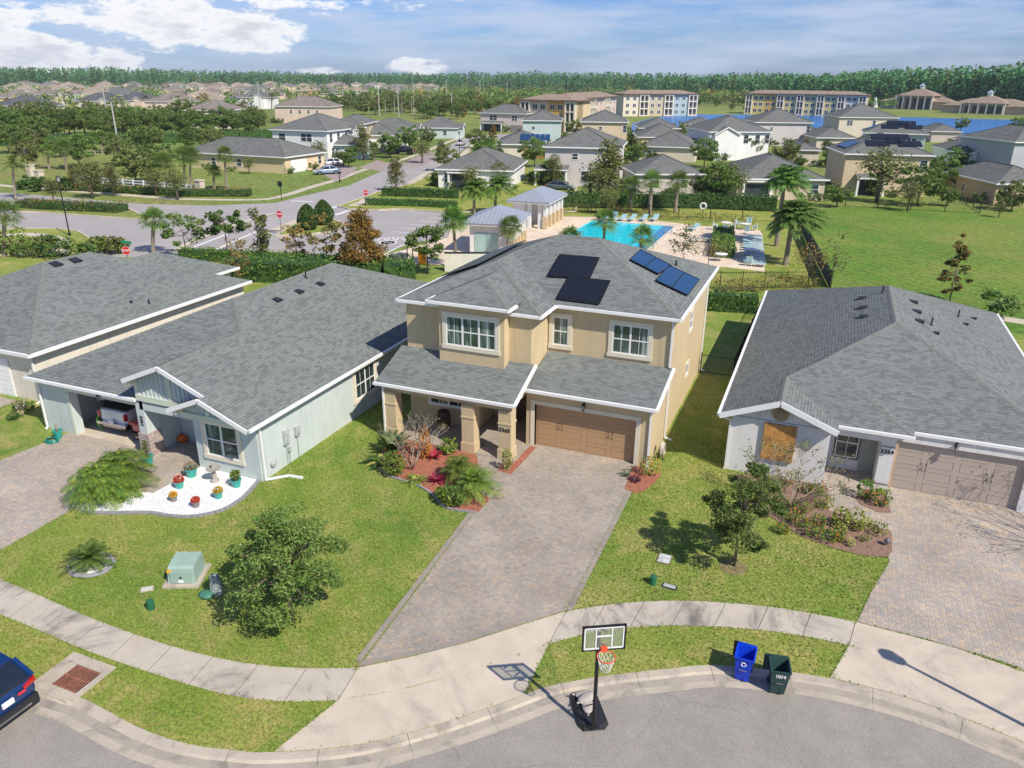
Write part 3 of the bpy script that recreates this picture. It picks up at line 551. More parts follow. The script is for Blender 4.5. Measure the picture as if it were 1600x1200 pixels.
def lantern(par,o,ux,W=True):
    T=F(o,ux); mb=MB(); mb.T=T; mb.box(-.05,.05,-.03,0,.02,.26); mb.bar((0,-.02,.22),(0,-.14,.24),.025); mb.lathe((0,-.15,.0),[(.02,.22),(.10,.16),(.02,.27)],8); mb.lathe((0,-.15,0),[(.05,-.12),(.06,-.1),(.02,-.1)],8)
    for k in range(4): a=PI/4+k*PI/2; mb.bar((.065*math.cos(a),-.15+.065*math.sin(a),.16),(.05*math.cos(a),-.15+.05*math.sin(a),-.1),.012)
    l=mb.build('wall_lantern',BLACK,par,W); g=MB(); g.T=T; g.lathe((0,-.15,0),[(.035,-.1),(.05,.15)],8); g.build('lantern_glass',mat('frosted_glass',(.5,.5,.48),.3),l,W)
def gutter(mb,p,q,w=.13,h=.13): mb.bar(Vector(p)+Vector((0,0,-h*.35)),Vector(q)+Vector((0,0,-h*.35)),w,h)
def caps(mb,*ls):
    for p,q in ls:
        p=Vector(p);q=Vector(q); n=max(1,int((q-p).length/.24)); d=(q-p)/n; s=Vector((0,0,.018))
        side=d.cross(Vector((0,0,1))).normalized()*.13
        for i in range(n):
            a=p+d*i+s; b=p+d*(i+1)*1.0+s+Vector((0,0,.018))
            dz=Vector((0,0,-.065)); mb.add([a+side+dz,a,b,b+side+dz,a-side+dz,b-side+dz],[(0,3,2,1),(1,2,5,4),(0,1,4),(3,5,2)])
def downspout(par,x,y,z0,z1,dx=0,dy=-.3,m=WHITE,top=None):
    mb=MB(); P=[]
    if top: P.append(Vector(top))
    P+=[Vector((x,y,z1)),Vector((x,y,z0+.12)),Vector((x+dx,y+dy,z0+.04))]
    for a,b in zip(P[:-1],P[1:]): mb.bar(a,b,.085,.075)
    mb.build('downspout',m,par,True)
def vents(par,pts,n,base):
    pass
# ===== main house =====
H=thing('house','tan two-storey stucco house with solar panels on its grey hip roof, at the centre','house',(-.8,6,0))
s=.395; ZE=6.3
mb=MB(); mb.box(-7.1,5.55,2.8,13.3,0,ZE-.02); mb.prism([(-7.1,.5),(-.5,.5),(-.5,2.81),(-7.1,2.81)],2.9,ZE-.02); mb.box(-5.0,-1.62,-.1,.5,3.55,6.62)
mb.box(-7.1,-3.2,.55,2.8,0,3.0); mb.box(-.52,-.42,.5,2.8,0,3.0)
# garage volume with the door opening
mb.box(-.42,0,-.22,2.8,0,2.9); mb.box(4.85,5.549,-.22,2.8,0,2.9); mb.box(0,4.85,-.22,0,2.2,2.9); mb.box(0,4.85,.05,2.8,2.2,2.9)
mb.add([(5.548,-.22,2.9),(5.548,2.8,2.9),(5.548,2.8,3.72),(5.3,-.22,2.9),(5.3,2.8,2.9),(5.3,2.8,3.72)],[(0,1,2),(3,5,4),(0,2,5,3)])
mb.add([(-.42,-.22,2.9),(-.42,2.8,2.9),(-.42,2.8,3.72),(-.2,-.22,2.9),(-.2,2.8,2.9),(-.2,2.8,3.72)],[(0,2,1),(3,4,5),(0,3,5,2)])
mb.add([(-.46,-1.95,2.62),(-.46,.55,2.62),(-.46,.55,3.78),(-.46,-1.95,2.8),(-.6,-1.95,2.62),(-.6,.55,2.62),(-.6,.55,3.78),(-.6,-1.95,2.8)],[(0,1,2,3),(4,7,6,5),(0,3,7,4),(3,2,6,7),(1,0,4,5)])
mb.box(-7.1,-.461,-1.95,-1.75,2.42,2.86); mb.box(-7.1,-6.95,-1.75,.5,2.42,2.86)
mb.build('wall',TAN,H,True)
mb=MB(); mb.add([(-7.1,-1.9,2.86),(-7.1,.5,2.86),(-7.1,.5,3.75),(-6.95,-1.9,2.86),(-6.95,.5,2.86),(-6.95,.5,3.75)],[(0,2,1),(3,4,5),(0,3,5,2)]); mb.build('gable_wall',TAN,H,True)
# columns with bands
for x0 in(-7.05,-2.92,-1.06):
    c=MB(); c.box(x0,x0+.62,-2.1,-1.5,.03,2.42); c.box(x0-.04,x0+.66,-2.14,-1.46,.03,.5); c.box(x0-.03,x0+.65,-2.13,-1.47,1.78,1.86); c.box(x0-.03,x0+.65,-2.13,-1.47,.5,.54); cc_=c.build('column',TAN,H,True)
NUM=mat('number_black',(.03,.025,.02),.6)
txt('3365',.27,H,NUM,F((-.75,-2.112,1.52),(1,0,0))@Matrix.Rotation(PI/2,4,'X'),spacing=1.05)
# roofs
ex0,ex1,ey0,ey1=-7.5,5.98,2.4,13.75; half=(ey1-ey0)/2; yr=ey0+half; zr=ZE+s*half
lx1=.02; ly0=.28; lh=(lx1-ex0)/2; lxm=ex0+lh; zl=ZE+s*lh
rb_=MB()
A=(ex0,ly0,ZE);B_=(lx1,ly0,ZE);C_=(lx1,ey0,ZE);D_=(ex1,ey0,ZE);E_=(ex1,ey1,ZE);F_=(ex0,ey1,ZE)
RL=(ex0+half,yr,zr); RR=(ex1-half,yr,zr); AP=(lxm,ly0+lh,zl); VE=(lxm,ey0+lh,zl)
rf(rb_,[D_,E_,RR]); rf(rb_,[E_,F_,RL,RR]); rf(rb_,[C_,D_,RR,RL,VE]); rf(rb_,[A,B_,AP]); rf(rb_,[B_,C_,VE,AP]); rf(rb_,[F_,A,AP,VE,RL])
bx0,bx1,by0=-5.42,-1.22,-.52; bz=6.68; bh=(bx1-bx0)/2; bm=bx0+bh
rf(rb_,[(bx0,by0,bz),(bx1,by0,bz),(bm,by0+bh,bz+s*bh)]); rf(rb_,[(bx1,by0,bz),(bx1,by0+2.7,bz),(bm,by0+4.4,bz+s*bh),(bm,by0+bh,bz+s*bh)]); rf(rb_,[(bx0,by0,bz),(bx0,by0+2.7,bz),(bm,by0+4.4,bz+s*bh),(bm,by0+bh,bz+s*bh)])
# porch and garage roofs
gz=3.05; rf(rb_,[(-.45,-.62,gz),(5.78,-.62,gz),(5.78,2.8,3.8),(-.45,2.8,3.8)]); rf(rb_,[(-7.45,-2.2,2.86),(-.28,-2.2,2.86),(-.28,.5,3.88),(-7.45,.5,3.88)])
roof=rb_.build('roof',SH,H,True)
cp=MB(); caps(cp,(D_,RR),(E_,RR),(RL,RR),(F_,RL),(VE,RL),(B_,AP),(A,AP),(AP,VE),((bx0,by0,bz),(bm,by0+bh,bz+s*bh)),((bx1,by0,bz),(bm,by0+bh,bz+s*bh))); cp.build('ridge_cap',CAP,roof,True)
g=MB()
for p,q in [(A,B_),(B_,C_),(C_,D_),(D_,E_),(A,F_),((bx0,by0,bz),(bx1,by0,bz)),((bx1,by0,bz),(bx1,by0+.95,bz)),((bx0,by0,bz),(bx0,by0+.95,bz)),((-.45,-.65,gz),(5.82,-.65,gz)),((-7.5,-2.23,2.86),(-.24,-2.23,2.86)),((-.24,-2.2,2.86),(-.24,.5,3.88)),((5.8,-.6,gz),(5.8,2.8,3.8))]: gutter(g,p,q)
g.build('gutter',WHITE,roof,True)
sf=MB()
for p in [[(ex0,ly0),(lx1,ly0),(lx1,ey0),(ex1,ey0),(ex1,ey1),(ex0,ey1)]]: sf.prism(p,ZE-.14,ZE-.10)
sf.prism([(bx0,by0),(bx1,by0),(bx1,by0+1),(bx0,by0+1)],bz-.14,bz-.10); sf.prism([(-7.4,-2.15),(-.5,-2.15),(-.5,.6),(-7.4,.6)],2.7,2.73); sf.prism([(-.4,-.6),(5.7,-.6),(5.7,0),(-.4,0)],2.86,2.9)
sf.build('soffit',WHITE,roof,True)
window(H,(-4.6,-.101,4.52),(1,0,0),2.56,1.42,3,CREAM,.2)
window(H,(-.22,2.799,4.2),(1,0,0),.78,1.42,1,CREAM,.2); window(H,(2.78,2.799,4.2),(1,0,0),1.72,1.42,2,CREAM,.2)
window(H,(5.551,7.75,4.15),(0,1,0),.75,.95,1,CREAM,.14); window(H,(5.551,7.9,1.55),(0,1,0),.7,.62,1,CREAM,.1,sash=False)
window(H,(-5.95,.549,1.0),(1,0,0),2.1,1.2,2,WHITE,.09,GLASS)
window(H,(-7.101,5.5,4.2),(0,-1,0),.9,1.3,1,CREAM,.15)
d=MB(); d.box(-1.95,-1.0,2.2,2.26,.05,2.15); dd=d.build('door',mat('brown_door',(.10,.045,.025),.5),H,True)
d=MB(); d.box(-3.2,-.52,2.3,2.8,0,3.0); d.build('entry_wall',TAN,H,True)
garage_door(H,(0,.0,0),(1,0,0),4.85,2.2,DOORT)
t=MB(); t.box(-.2,0,-.25,-.22,0,2.2);t.box(4.85,5.05,-.25,-.22,0,2.2);t.box(-.2,5.05,-.25,-.22,2.2,2.4);t.box(-.002,.0,-.22,0,0,2.2); t.build('garage_door_trim',CREAM,H,True)
lantern(H,(2.4,-.22,2.42),(1,0,0))
downspout(H,5.5,-.27,0,2.95,0,-.15); downspout(H,5.6,2.72,3.8,6.2,.0,0); downspout(H,5.62,2.95,0,3.6,.35,-.0); downspout(H,5.62,13.2,0,6.2,.3,0); downspout(H,-7.05,-2.12,0,2.75,0,-.35)
# roof details and solar panels
fn=Vector((0,-s,1)).normalized(); rn=Vector((s,0,1)).normalized(); ln_=Vector((-s,0,1)).normalized()
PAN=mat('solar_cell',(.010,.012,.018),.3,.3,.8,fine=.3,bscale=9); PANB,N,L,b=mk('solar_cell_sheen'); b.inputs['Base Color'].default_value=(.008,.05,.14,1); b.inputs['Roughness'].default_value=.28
def panel(par,corners,p,n,m,k=2):
    P=[atp(x,y,Vector(p)+n*.12,n) for x,y in corners]   # TL TR BR BL
    for i in range(k):
        a,b=i/k+.004,(i+1)/k-.004
        q=[P[0].lerp(P[1],a),P[0].lerp(P[1],b),P[3].lerp(P[2],b),P[3].lerp(P[2],a)]
        mb=MB(); c=sum(q,Vector())/4; nn=(q[1]-q[0]).cross(q[2]-q[1])
        if nn.dot(n)<0: q=q[::-1]
        mb.mi=0; mb.slab(q,.04)
        mb.mi=1
        for u,v in zip(q,q[1:]+q[:1]): mb.bar(u+n*.003,v+n*.003,.03,.035)
        for u in (.2,.8): mb.bar(q[0].lerp(q[1],u)-n*.10,q[3].lerp(q[2],u)-n*.10,.05,.06)
        mb.build('solar_panel',[m,BLACK],par,True)
pf=(0,2.4,ZE)
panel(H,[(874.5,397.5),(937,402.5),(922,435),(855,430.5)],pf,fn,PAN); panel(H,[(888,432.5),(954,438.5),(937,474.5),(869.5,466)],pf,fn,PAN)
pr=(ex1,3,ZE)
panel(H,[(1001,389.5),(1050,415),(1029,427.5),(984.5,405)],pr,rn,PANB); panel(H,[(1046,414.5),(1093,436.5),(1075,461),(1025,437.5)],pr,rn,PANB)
for i in range(4):
    y0=4.2+i*1.75; mb=MB(); o=Vector((ex0+.5,0,ZE+.5*s)); q=[Vector((ex0+.5,y0,ZE+.5*s)),Vector((ex0+2.6,y0,ZE+2.6*s)),Vector((ex0+2.6,y0+1.7,ZE+2.6*s)),Vector((ex0+.5,y0+1.7,ZE+.5*s))]
    q=[p+ln_*.15 for p in q]
    if (q[1]-q[0]).cross(q[2]-q[1]).z<0:q=q[::-1]
    mb.slab(q,.05); mb.build('solar_panel',PAN,H,True)
def pipe(par,px_,py_,p,n,h=.3,r=.05):
    o=atp(px_,py_,p,n); mb=MB(); mb.tube([o-Vector((0,0,.1)),o+Vector((0,0,h))],r,8); mb.lathe(o-Vector((0,0,.05)),[(.12,0),(.07,.1)],8); mb.build('vent_pipe',BLACK,par,True)
def boxvent(par,px_,py_,p,n,w=.42,l=.42):
    o=atp(px_,py_,p,n); up=Vector((n.x,n.y,0)).normalized(); side=Vector((-up.y,up.x,0)); dn=up-n*up.dot(n); dn.normalize()
    T=Matrix((side,dn,n)).transposed().to_4x4(); mb=MB(); mb.T=Matrix.Translation(o)@T
    mb.add([(-w/2,-l/2,0),(w/2,-l/2,0),(w/2,l/2,0),(-w/2,l/2,0),(-w/2,-l/2,.03),(w/2,-l/2,.03),(w/2,l/2,.13),(-w/2,l/2,.13)],[(0,3,2,1),(4,5,6,7),(0,1,5,4),(1,2,6,5),(2,3,7,6),(3,0,4,7)]); mb.build('roof_vent',DARK,par,True)
pipe(H,1056,415,pr,rn)
# ===== mint house (left) =====
Hm=thing('house','mint green single-storey house with open garage and board-and-batten gables, left of the tan house','house',(-16,3,0))
sm=.415; ZM=2.85; x0,x1,y0,y1=-23.3,-9.32,-8.2,14.6; hw=(x1-x0)/2; xm=x0+hw; zt=ZM+sm*hw; xg=-14.1; zg=ZM+sm*(x1-xg); yg=y0+(zg-ZM)/sm; xl=-16.3; zlg=zg-(xg-xl)*sm; ylg=y0+(zlg-ZM)/sm
RF=(xm,y0+hw,zt);RB=(xm,y1-hw,zt)
m_=MB(); m_.box(-23.0,-22.0+.0,-7.8,14.2,0,2.78); m_.box(-22.0,-9.65,-2.2,14.2,0,2.78); m_.box(-22.0,-21.0,-7.8,-7.4,0,2.78); m_.box(-16.35,-15.9,-8.15,-2.2,0,2.78); m_.box(-21.0,-16.35,-7.8,-7.4,2.32,2.78)
m_.box(-13.1,-9.65,-8.1,-2.2,0,2.78); m_.box(-15.9,-13.1,-6.2,-6.0,0,2.78); m_.box(-16.1,-13.1,-8.15,-7.95,2.35,2.9)
m_.build('wall',MINT,Hm,True)
fl=MB(); fl.box(-22,-16.35,-7.75,-2.2,-.02,.03); fl.build('garage_floor',CONC,Hm,True)
# gable walls with battens
gw=MB(); gw.add([(-16.1,-8.15,2.9),(x1-.3,-8.15,2.9),(xg,-8.15,zg-.1),(-16.1,-8.15,zlg-.08),(-16.1,-7.9,2.9),(x1-.3,-7.9,2.9),(xg,-7.9,zg-.1),(-16.1,-7.9,zlg-.08)],[(0,1,2,3),(7,6,5,4),(4,0,3,7)])
gw.add([(-16.1,-7.9,2.9),(-16.1,ylg,2.9),(-16.1,ylg,zlg-.08),(-16.1,-7.9,zlg-.08)],[(0,3,2,1)])
lgx=-11.75; lgl=-13.55; lgz=ZM+sm*(x1-lgx)
gw.add([(-13.15,-8.5,2.75),(x1-.4,-8.5,2.75),(lgx,-8.5,lgz-.12),(-13.15,-8.5,lgz-.12-sm*1.4),(-13.15,-8.1,2.75),(x1-.4,-8.1,2.75),(lgx,-8.1,lgz-.12),(-13.15,-8.1,lgz-.12-sm*1.4)],[(0,1,2,3),(7,6,5,4),(0,3,7,4),(0,4,5,1)])
for i in range(14):
    x=-15.95+i*.24; zt_=min(zlg-.12+(x+16.1)*sm,zg-.15-(x-xg)*sm)
    if x<-13.0: gw.box(x,x+.04,-8.185,-8.15,3.1,zt_-.05)
for i in range(12):
    x=-13.0+i*.26; zt_=min(lgz-.2-sm*(lgx-x),lgz-.2-sm*(x-lgx))
    if zt_>3.0: gw.box(x,x+.04,-8.535,-8.5,2.95,zt_)
gw.build('gable_wall',MINT,Hm,True)
tr=MB(); tr.box(-16.15,-12.9,-8.22,-8.15,2.82,3.1); tr.box(-16.16,-15.95,-8.2,-8.15,3.1,zlg-.1); tr.box(xg-.1,xg+.12,-8.21,-8.15,3.1,zg-.3); tr.box(-13.2,-9.55,-8.57,-8.5,2.68,2.92); tr.box(lgx-.1,lgx+.1,-8.56,-8.5,2.92,lgz-.3)
tr.box(-21.2,-21.0,-7.85,-7.8,0,2.2); tr.box(-21.2,-16.35,-7.85,-7.8,2.32,2.48); tr.build('garage_trim',MINTT,Hm,True)
r_=MB(); 
E1=(x1,-8.95,ZM);E2=(x1,y1,ZM)
rf(r_,[E1,E2,RB,RF,(xg,yg,zg),(xg,-8.6,zg),(lgx,-8.6,lgz),(lgx,-8.95,lgz)])
rf(r_,[(x0,y0,ZM),RF,(xg,yg,zg),(xl,ylg,zlg),(xl,y0,ZM)]); rf(r_,[(x0,y0,ZM),(x0,y1,ZM),RB,RF]); rf(r_,[(x0,y1,ZM),E2,RB])
rf(r_,[(xg,-8.6,zg),(xg,yg,zg),(xl,ylg,zlg),(xl,-8.6,zlg)]); rf(r_,[(lgx,-8.95,lgz),(lgx,-8.1,lgz),(lgl,-8.1,lgz-sm*(lgx-lgl)),(lgl,-8.95,lgz-sm*(lgx-lgl))])
roofm=r_.build('roof',SH,Hm,True)
c=MB(); caps(c,(RF,RB),(RF,(xg,yg,zg)),((xg,-8.6,zg),(xg,yg,zg)),((x0,y0,ZM),RF),((x0,y1,ZM),RB),(E2,RB)); c.build('ridge_cap',CAP,roofm,True)
g=MB()
for p,q in [((x0,y0-.03,ZM),(xl+.1,y0-.03,ZM)),((x1+.03,-8.9,ZM),(x1+.03,y1,ZM)),((x0,y0,ZM),(x0,y1,ZM))]: gutter(g,p,q)
for p,q in [((xl,-8.65,zlg),(xg,-8.65,zg)),((xg,-8.65,zg),(lgx,-8.65,lgz)),((lgl,-9.0,lgz-sm*(lgx-lgl)),(lgx,-9.0,lgz)),((lgx,-9.0,lgz),(x1,-9.0,ZM))]: g.bar(Vector(p)-Vector((0,0,.05)),Vector(q)-Vector((0,0,.05)),.06,.2)
g.build('gutter',WHITE,roofm,True)
for x,y,z in [(xg,-8.5,zg-.22),(xl+.25,-8.5,zlg-.1),(lgx,-8.85,lgz-.22),(lgl+.35,-8.85,lgz-sm*(lgx-lgl)-.08),(-9.95,-8.85,ZM+.12)]: g=MB(); g.box(x-.09,x+.09,y-.08,y+.45,z-.1,z+.08); g.build('bracket',CREAM,Hm,True)
g=MB(); g.prism([(x0+.05,y0+.05),(x1-.05,y0+.05),(x1-.05,y1-.05),(x0+.05,y1-.05)],ZM-.14,ZM-.11); g.build('soffit',WHITE,roofm,True)
window(Hm,(-12.45,-8.101,.82),(1,0,0),1.75,1.55,2,CREAM,.2,GLASSG,munt=False)
hb=MB(); hb.box(-12.75,-10.4,-8.25,-8.1,2.5,2.7); hb.build('window_head',CREAM,Hm,True)
window(Hm,(-9.649,-.6,.95),(0,1,0),1.8,1.5,2,CREAM,.2,GLASS)
STONE=paver('stacked_stone',[(.50,.38,.33),(.40,.33,.30),(.60,.52,.46),(.32,.25,.22)],.32,.09,(.2,.16,.14))
st=MB(); st.box(-16.42,-15.84,-8.22,-7.4,0,1.15); st.build('stone_base',STONE,Hm,True)
txt('3361',.24,Hm,NUM,F((-16.12,-8.165,1.75),(0,0,1)) if 0 else Matrix.Translation((-16.12,-8.165,1.78))@Matrix.Rotation(PI/2,4,'X')@Matrix.Rotation(-PI/2,4,'Z'),spacing=1.1)
lantern(Hm,(-18.9,-7.8,2.32),(1,0,0))
downspout(Hm,-9.55,-8.0,0,2.7,.0,-.0); mb=MB(); mb.bar((-9.55,-8.0,.08),(-8.9,-7.3,.06),.09,.08); mb.bar((-8.9,-7.3,.06),(-8.2,-7.2,.05),.1,.09); mb.build('downspout',WHITE,Hm,True); downspout(Hm,-22.95,-7.9,0,2.75,0,-.1)
for y,z0_,z1_,w_ in [(-6.35,1.05,1.75,.32),(-5.55,1.15,1.6,.3),(-6.2,.62,.85,.14)]:
    mb=MB(); mb.box(-9.65,-9.5,y-w_/2,y+w_/2,z0_,z1_); mb.tube([(-9.6,y,z0_),(-9.6,y,.02)],.02,6); mb.box(-9.5,-9.44,y-w_*.2,y+w_*.2,z0_+.1,z1_-.15); mb.build('meter_box',mat('meter_grey',(.42,.45,.44),.6),Hm,True)
mb=MB(); mb.lathe((0,0,0),[(.16,0),(.16,.05),(.05,.12)],16); 
mb.v=[Vector((-9.6+p.z,-7.35+p.x,.55+p.y)) for p in mb.v]; mb.build('hose_reel',mat('meter_grey',(.42,.45,.44),.6),Hm,True)
pw=(x1,0,ZM); nE=Vector((sm,0,1)).normalized()
for a in((433,469),(467,456),(500,444)): boxvent(Hm,*a,pw,nE)
pipe(Hm,478,434,pw,nE,.4,.04); nS=Vector((0,-sm,1)).normalized()
# garage contents behind the open door: shelves box
g=MB(); g.box(-21.9,-21.4,-4.5,-2.4,.0,1.9); 
for z_ in(.6,1.2): g.box(-21.95,-21.3,-5.5,-2.4,z_,z_+.05)
g.build('shelf',mat('shelf_grey',(.25,.24,.23),.8,.3,4),Hm,True)
# ===== far left beige house =====
Hb=thing('house','beige single-storey house under a wide grey hip roof at the left edge','house',(-33,3,0))
bx=-25.85; sb=.405; X0,X1,Y0,Y1=-39.7,bx,-6.0,11.2; hwb=(X1-X0)/2; zb=ZM+sb*hwb; xb=X0+hwb
m_=MB(); m_.box(-39.3,-26.3,-5.6,10.8,0,2.75); m_.box(-37,-29.9,10.8,13.6,0,2.75); m_.build('wall',BEIGE,Hb,True)
r_=MB(); a,b_,c_,d_=(X0,Y0,ZM),(X1,Y0,ZM),(X1,Y1,ZM),(X0,Y1,ZM); p,q=(xb,Y0+hwb,zb),(xb,Y1-hwb,zb)
rf(r_,[a,b_,p]);rf(r_,[b_,c_,q,p]);rf(r_,[c_,d_,q]);rf(r_,[d_,a,p,q])
bw0,bw1,byy=-37.4,-29.5,14.2; bhw=(bw1-bw0)/2; bxm=(bw0+bw1)/2; bz_=ZM+sb*bhw
rf(r_,[(bw1,5,ZM+.01),(bw1,byy,ZM+.01),(bxm,byy-bhw,bz_),(bxm,3,bz_)]);rf(r_,[(bw0,5,ZM+.01),(bw0,byy,ZM+.01),(bxm,byy-bhw,bz_),(bxm,3,bz_)]);rf(r_,[(bw1,byy,ZM+.01),(bw0,byy,ZM+.01),(bxm,byy-bhw,bz_)])
ro=r_.build('roof',SH,Hb,True); c=MB(); caps(c,(a,p),(b_,p),(p,q),(c_,q),(d_,q)); c.build('ridge_cap',CAP,ro,True)
g=MB()
for u,v in [(a,b_),(b_,c_),((bw1,11,ZM),(bw1,byy,ZM))]: gutter(g,u,v,.14,.18)
g.build('gutter',WHITE,ro,True); g=MB(); g.box(X0+.05,X1-.05,Y0+.05,Y1-.05,ZM-.16,ZM-.12); g.build('soffit',WHITE,ro,True)
garage_door(Hb,(-33.2,-5.66,0),(1,0,0),5,2.2,WHITE); downspout(Hb,-26.2,-5.7,0,2.7)
nEb=Vector((sb,0,1)).normalized(); nFb=Vector((0,-sb,1)).normalized()
for a_ in((87,413),(117,407)): boxvent(Hb,*a_,(X1,0,ZM),nEb,.6,.6)
pipe(Hb,233,474,(X1,0,ZM),nEb,.3,.04); pipe(Hb,205,473,(X1,0,ZM),nEb,.12,.08)
# ===== white house (right) =====
Hr=thing('house','white single-storey house with plywood over a front window, right of the tan house','house',(15.2,12,0))
sr=.39; ZR=2.8; X0,X1,YF,Y1=8.3,22.2,1.9,23.4; hw=(X1-X0)/2; xm=X0+hw; zt=ZR+sr*hw; yf2=1.35; xs=16.05
P1=(xm,YF+hw,zt);P2=(xm,Y1-hw,zt); gx=10.75; gzz=ZR+sr*(gx-X0); gy_=yf2+(gx-X0); gr=13.15
j=( X0+(xs+yf2-X0-yf2+0)/2 , 0,0)
d_=(xs-X0)/2; J=(X0+d_,yf2+d_,ZR+sr*d_)      # where sub hip meets the left slope
m_=MB(); m_.box(8.8,12.9,1.05,23,0,2.72); m_.box(12.9,21.8,6,23,0,2.72); m_.box(12.9,15.0,3.1,3.3,0,2.72); m_.box(14.95,15.5,1.75,6,0,2.72); m_.box(12.9,21.8,1.9,2.05,2.3,2.72); m_.box(20.35,21.8,1.9,6,0,2.72)
m_.box(12.9,15.3,1.55,1.75,2.3,2.72); m_.add([(8.8,1.05,2.72),(12.9,1.05,2.72),(12.9,1.05,2.85),(gx,1.05,gzz-.1),(8.8,1.05,2.85),(8.8,1.2,2.72),(12.9,1.2,2.72),(12.9,1.2,2.85),(gx,1.2,gzz-.1),(8.8,1.2,2.85)],[(0,1,2,3,4),(9,8,7,6,5)])
m_.build('wall',LWHITE,Hr,True)
ln=MB(); ln.box(8.8,12.9,1.04,1.05,2.66,2.69); ln.build('wall_band',mat('band_grey',(.25,.25,.26),.9),Hr,True)  # thin dark grey band across the front gable wall
r_=MB()
BL=(X0,Y1,ZR);BR=(X1,Y1,ZR)
rf(r_,[(X1,YF,ZR),BR,P2,P1]); rf(r_,[BL,BR,P2])
# left slope from gable front back
K=(xs,YF,ZR)
kz=(X0+ (xs-X0)/2)
rf(r_,[(X0,.62,ZR),BL,P2,P1,J,(gx,gy_,gzz),(gx,.62,gzz)])
# main front (right of sub hip)
rf(r_,[(xs-.0,YF,ZR),(X1,YF,ZR),P1,(J[0]+.27,J[1]+.27,J[2]+.1)])
# sub hip front
gre=(gr,yf2,ZR); 
rf(r_,[(gr,yf2,ZR),(xs,yf2,ZR),J,(gx,gy_,gzz)])
rf(r_,[(xs,yf2,ZR),(xs,YF+.06,ZR),(J[0]+.3,J[1]+.28,J[2]+.1),J])
rf(r_,[(gx,.62,gzz),(gx,gy_,gzz),(gr,yf2,ZR),(gr,.62,ZR)])
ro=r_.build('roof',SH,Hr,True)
c=MB(); caps(c,(P1,P2),(J,P1),((gx,gy_,gzz),J),((gx,.62,gzz),(gx,gy_,gzz)),((xs,yf2,ZR),J),((X1,YF,ZR),P1),(BR,P2),(BL,P2)); c.build('ridge_cap',CAP,ro,True)
g=MB()
for u,v in [((X0-.03,.62,ZR),(X0-.03,Y1,ZR)),((gr,yf2-.03,ZR),(xs+.05,yf2-.03,ZR)),((xs+.03,YF-.03,ZR),(X1,YF-.03,ZR)),((X1,YF,ZR),(X1,Y1,ZR))]: gutter(g,u,v)
for u,v in [((X0,.58,ZR),(gx,.58,gzz)),((gx,.58,gzz),(gr,.58,ZR))]: g.bar(Vector(u)-Vector((0,0,.06)),Vector(v)-Vector((0,0,.06)),.06,.24)
g.build('gutter',WHITE,ro,True); g=MB(); g.prism([(X0+.05,2),(X0+.05,Y1),(X1,Y1),(X1,YF+.05),(xs,YF+.05),(xs-.1,yf2+.1),(gr,yf2+.1),(gr,2)],ZR-.14,ZR-.11); g.build('soffit',WHITE,ro,True)
ply=mat('plywood',(.50,.25,.07),.8,.35,4,.3,20,fine=.15); mb=MB(); mb.box(10.22,11.55,.93,1.05,.88,2.58); mb.build('plywood_panel',ply,Hr,True)
# round gable ornament with scrolls
mb=MB(); mb.T=F((10.8,1.05,3.1),(1,0,0))@Matrix.Rotation(PI/2,4,'X'); TER=mat('tan_medallion',(.45,.33,.20),.8,.2,8); mb.lathe((0,0,0),[(.36,0),(.36,.09),(.30,.10),(.28,.05),(.0,.05)],24)
for k in range(8): a=k*PI/4; mb.tube([(.06*math.cos(a),.06*math.sin(a),.07),(.16*math.cos(a+.5),.16*math.sin(a+.5),.1),(.24*math.cos(a),.24*math.sin(a),.07)],.025,5)
mb.build('medallion',TER,Hr,True)
txt('3369',.26,Hr,NUM,F((15.22,1.738,1.78),(1,0,0))@Matrix.Rotation(PI/2,4,'X'),spacing=1.05)
for z_ in(.25,2.0): c=MB(); c.box(14.92,15.53,1.72,1.75,z_,z_+.05); c.build('column_band',mat('band_grey',(.25,.25,.26),.9),Hr,True)  # dark grey bands across the front of the numbered column
TG=mat('beige_garage_door',(.44,.37,.31),.6,.04,1); garage_door(Hr,(15.5,2.06,0),(1,0,0),4.88,2.32,TG)
t=MB(); t.box(15.5,15.62,1.88,1.9,0,2.3);t.build('garage_door_trim',mat('tan_trim',(.5,.36,.24),.8),Hr,True)
lantern(Hr,(17.7,1.9,2.36),(1,0,0)); window(Hr,(13.25,3.099,.62),(1,0,0),.95,1.45,1,DARK,.05,GLASS); d=MB(); d.box(14.3,14.9,3.04,3.1,.02,2.05); d.build('door',mat('grey_green_door',(.3,.33,.29),.6),Hr,True)
downspout(Hr,8.78,.98,0,2.45,-.05,0,top=(8.35,.6,2.72)); 
nL=Vector((-sr,0,1)).normalized(); nR=Vector((sr,0,1)).normalized(); nF=Vector((0,-sr,1)).normalized()
for a in((1348,466),(1349,481),(1350,495)): boxvent(Hr,*a,(X0,0,ZR),nL)
for a in((1427,472),(1432,487),(1436,502)): boxvent(Hr,*a,(X1,0,ZR),nR)
pipe(Hr,1379,457,(X0,0,ZR),nL,.4,.04)
for a in((1455,508),(1497,495)): pipe(Hr,*a,(X1,0,ZR),nR,.4,.04)
for a in((1462,521),(1508,507),(1521,498)): boxvent(Hr,*a,(X1,0,ZR),nR,.25,.25)
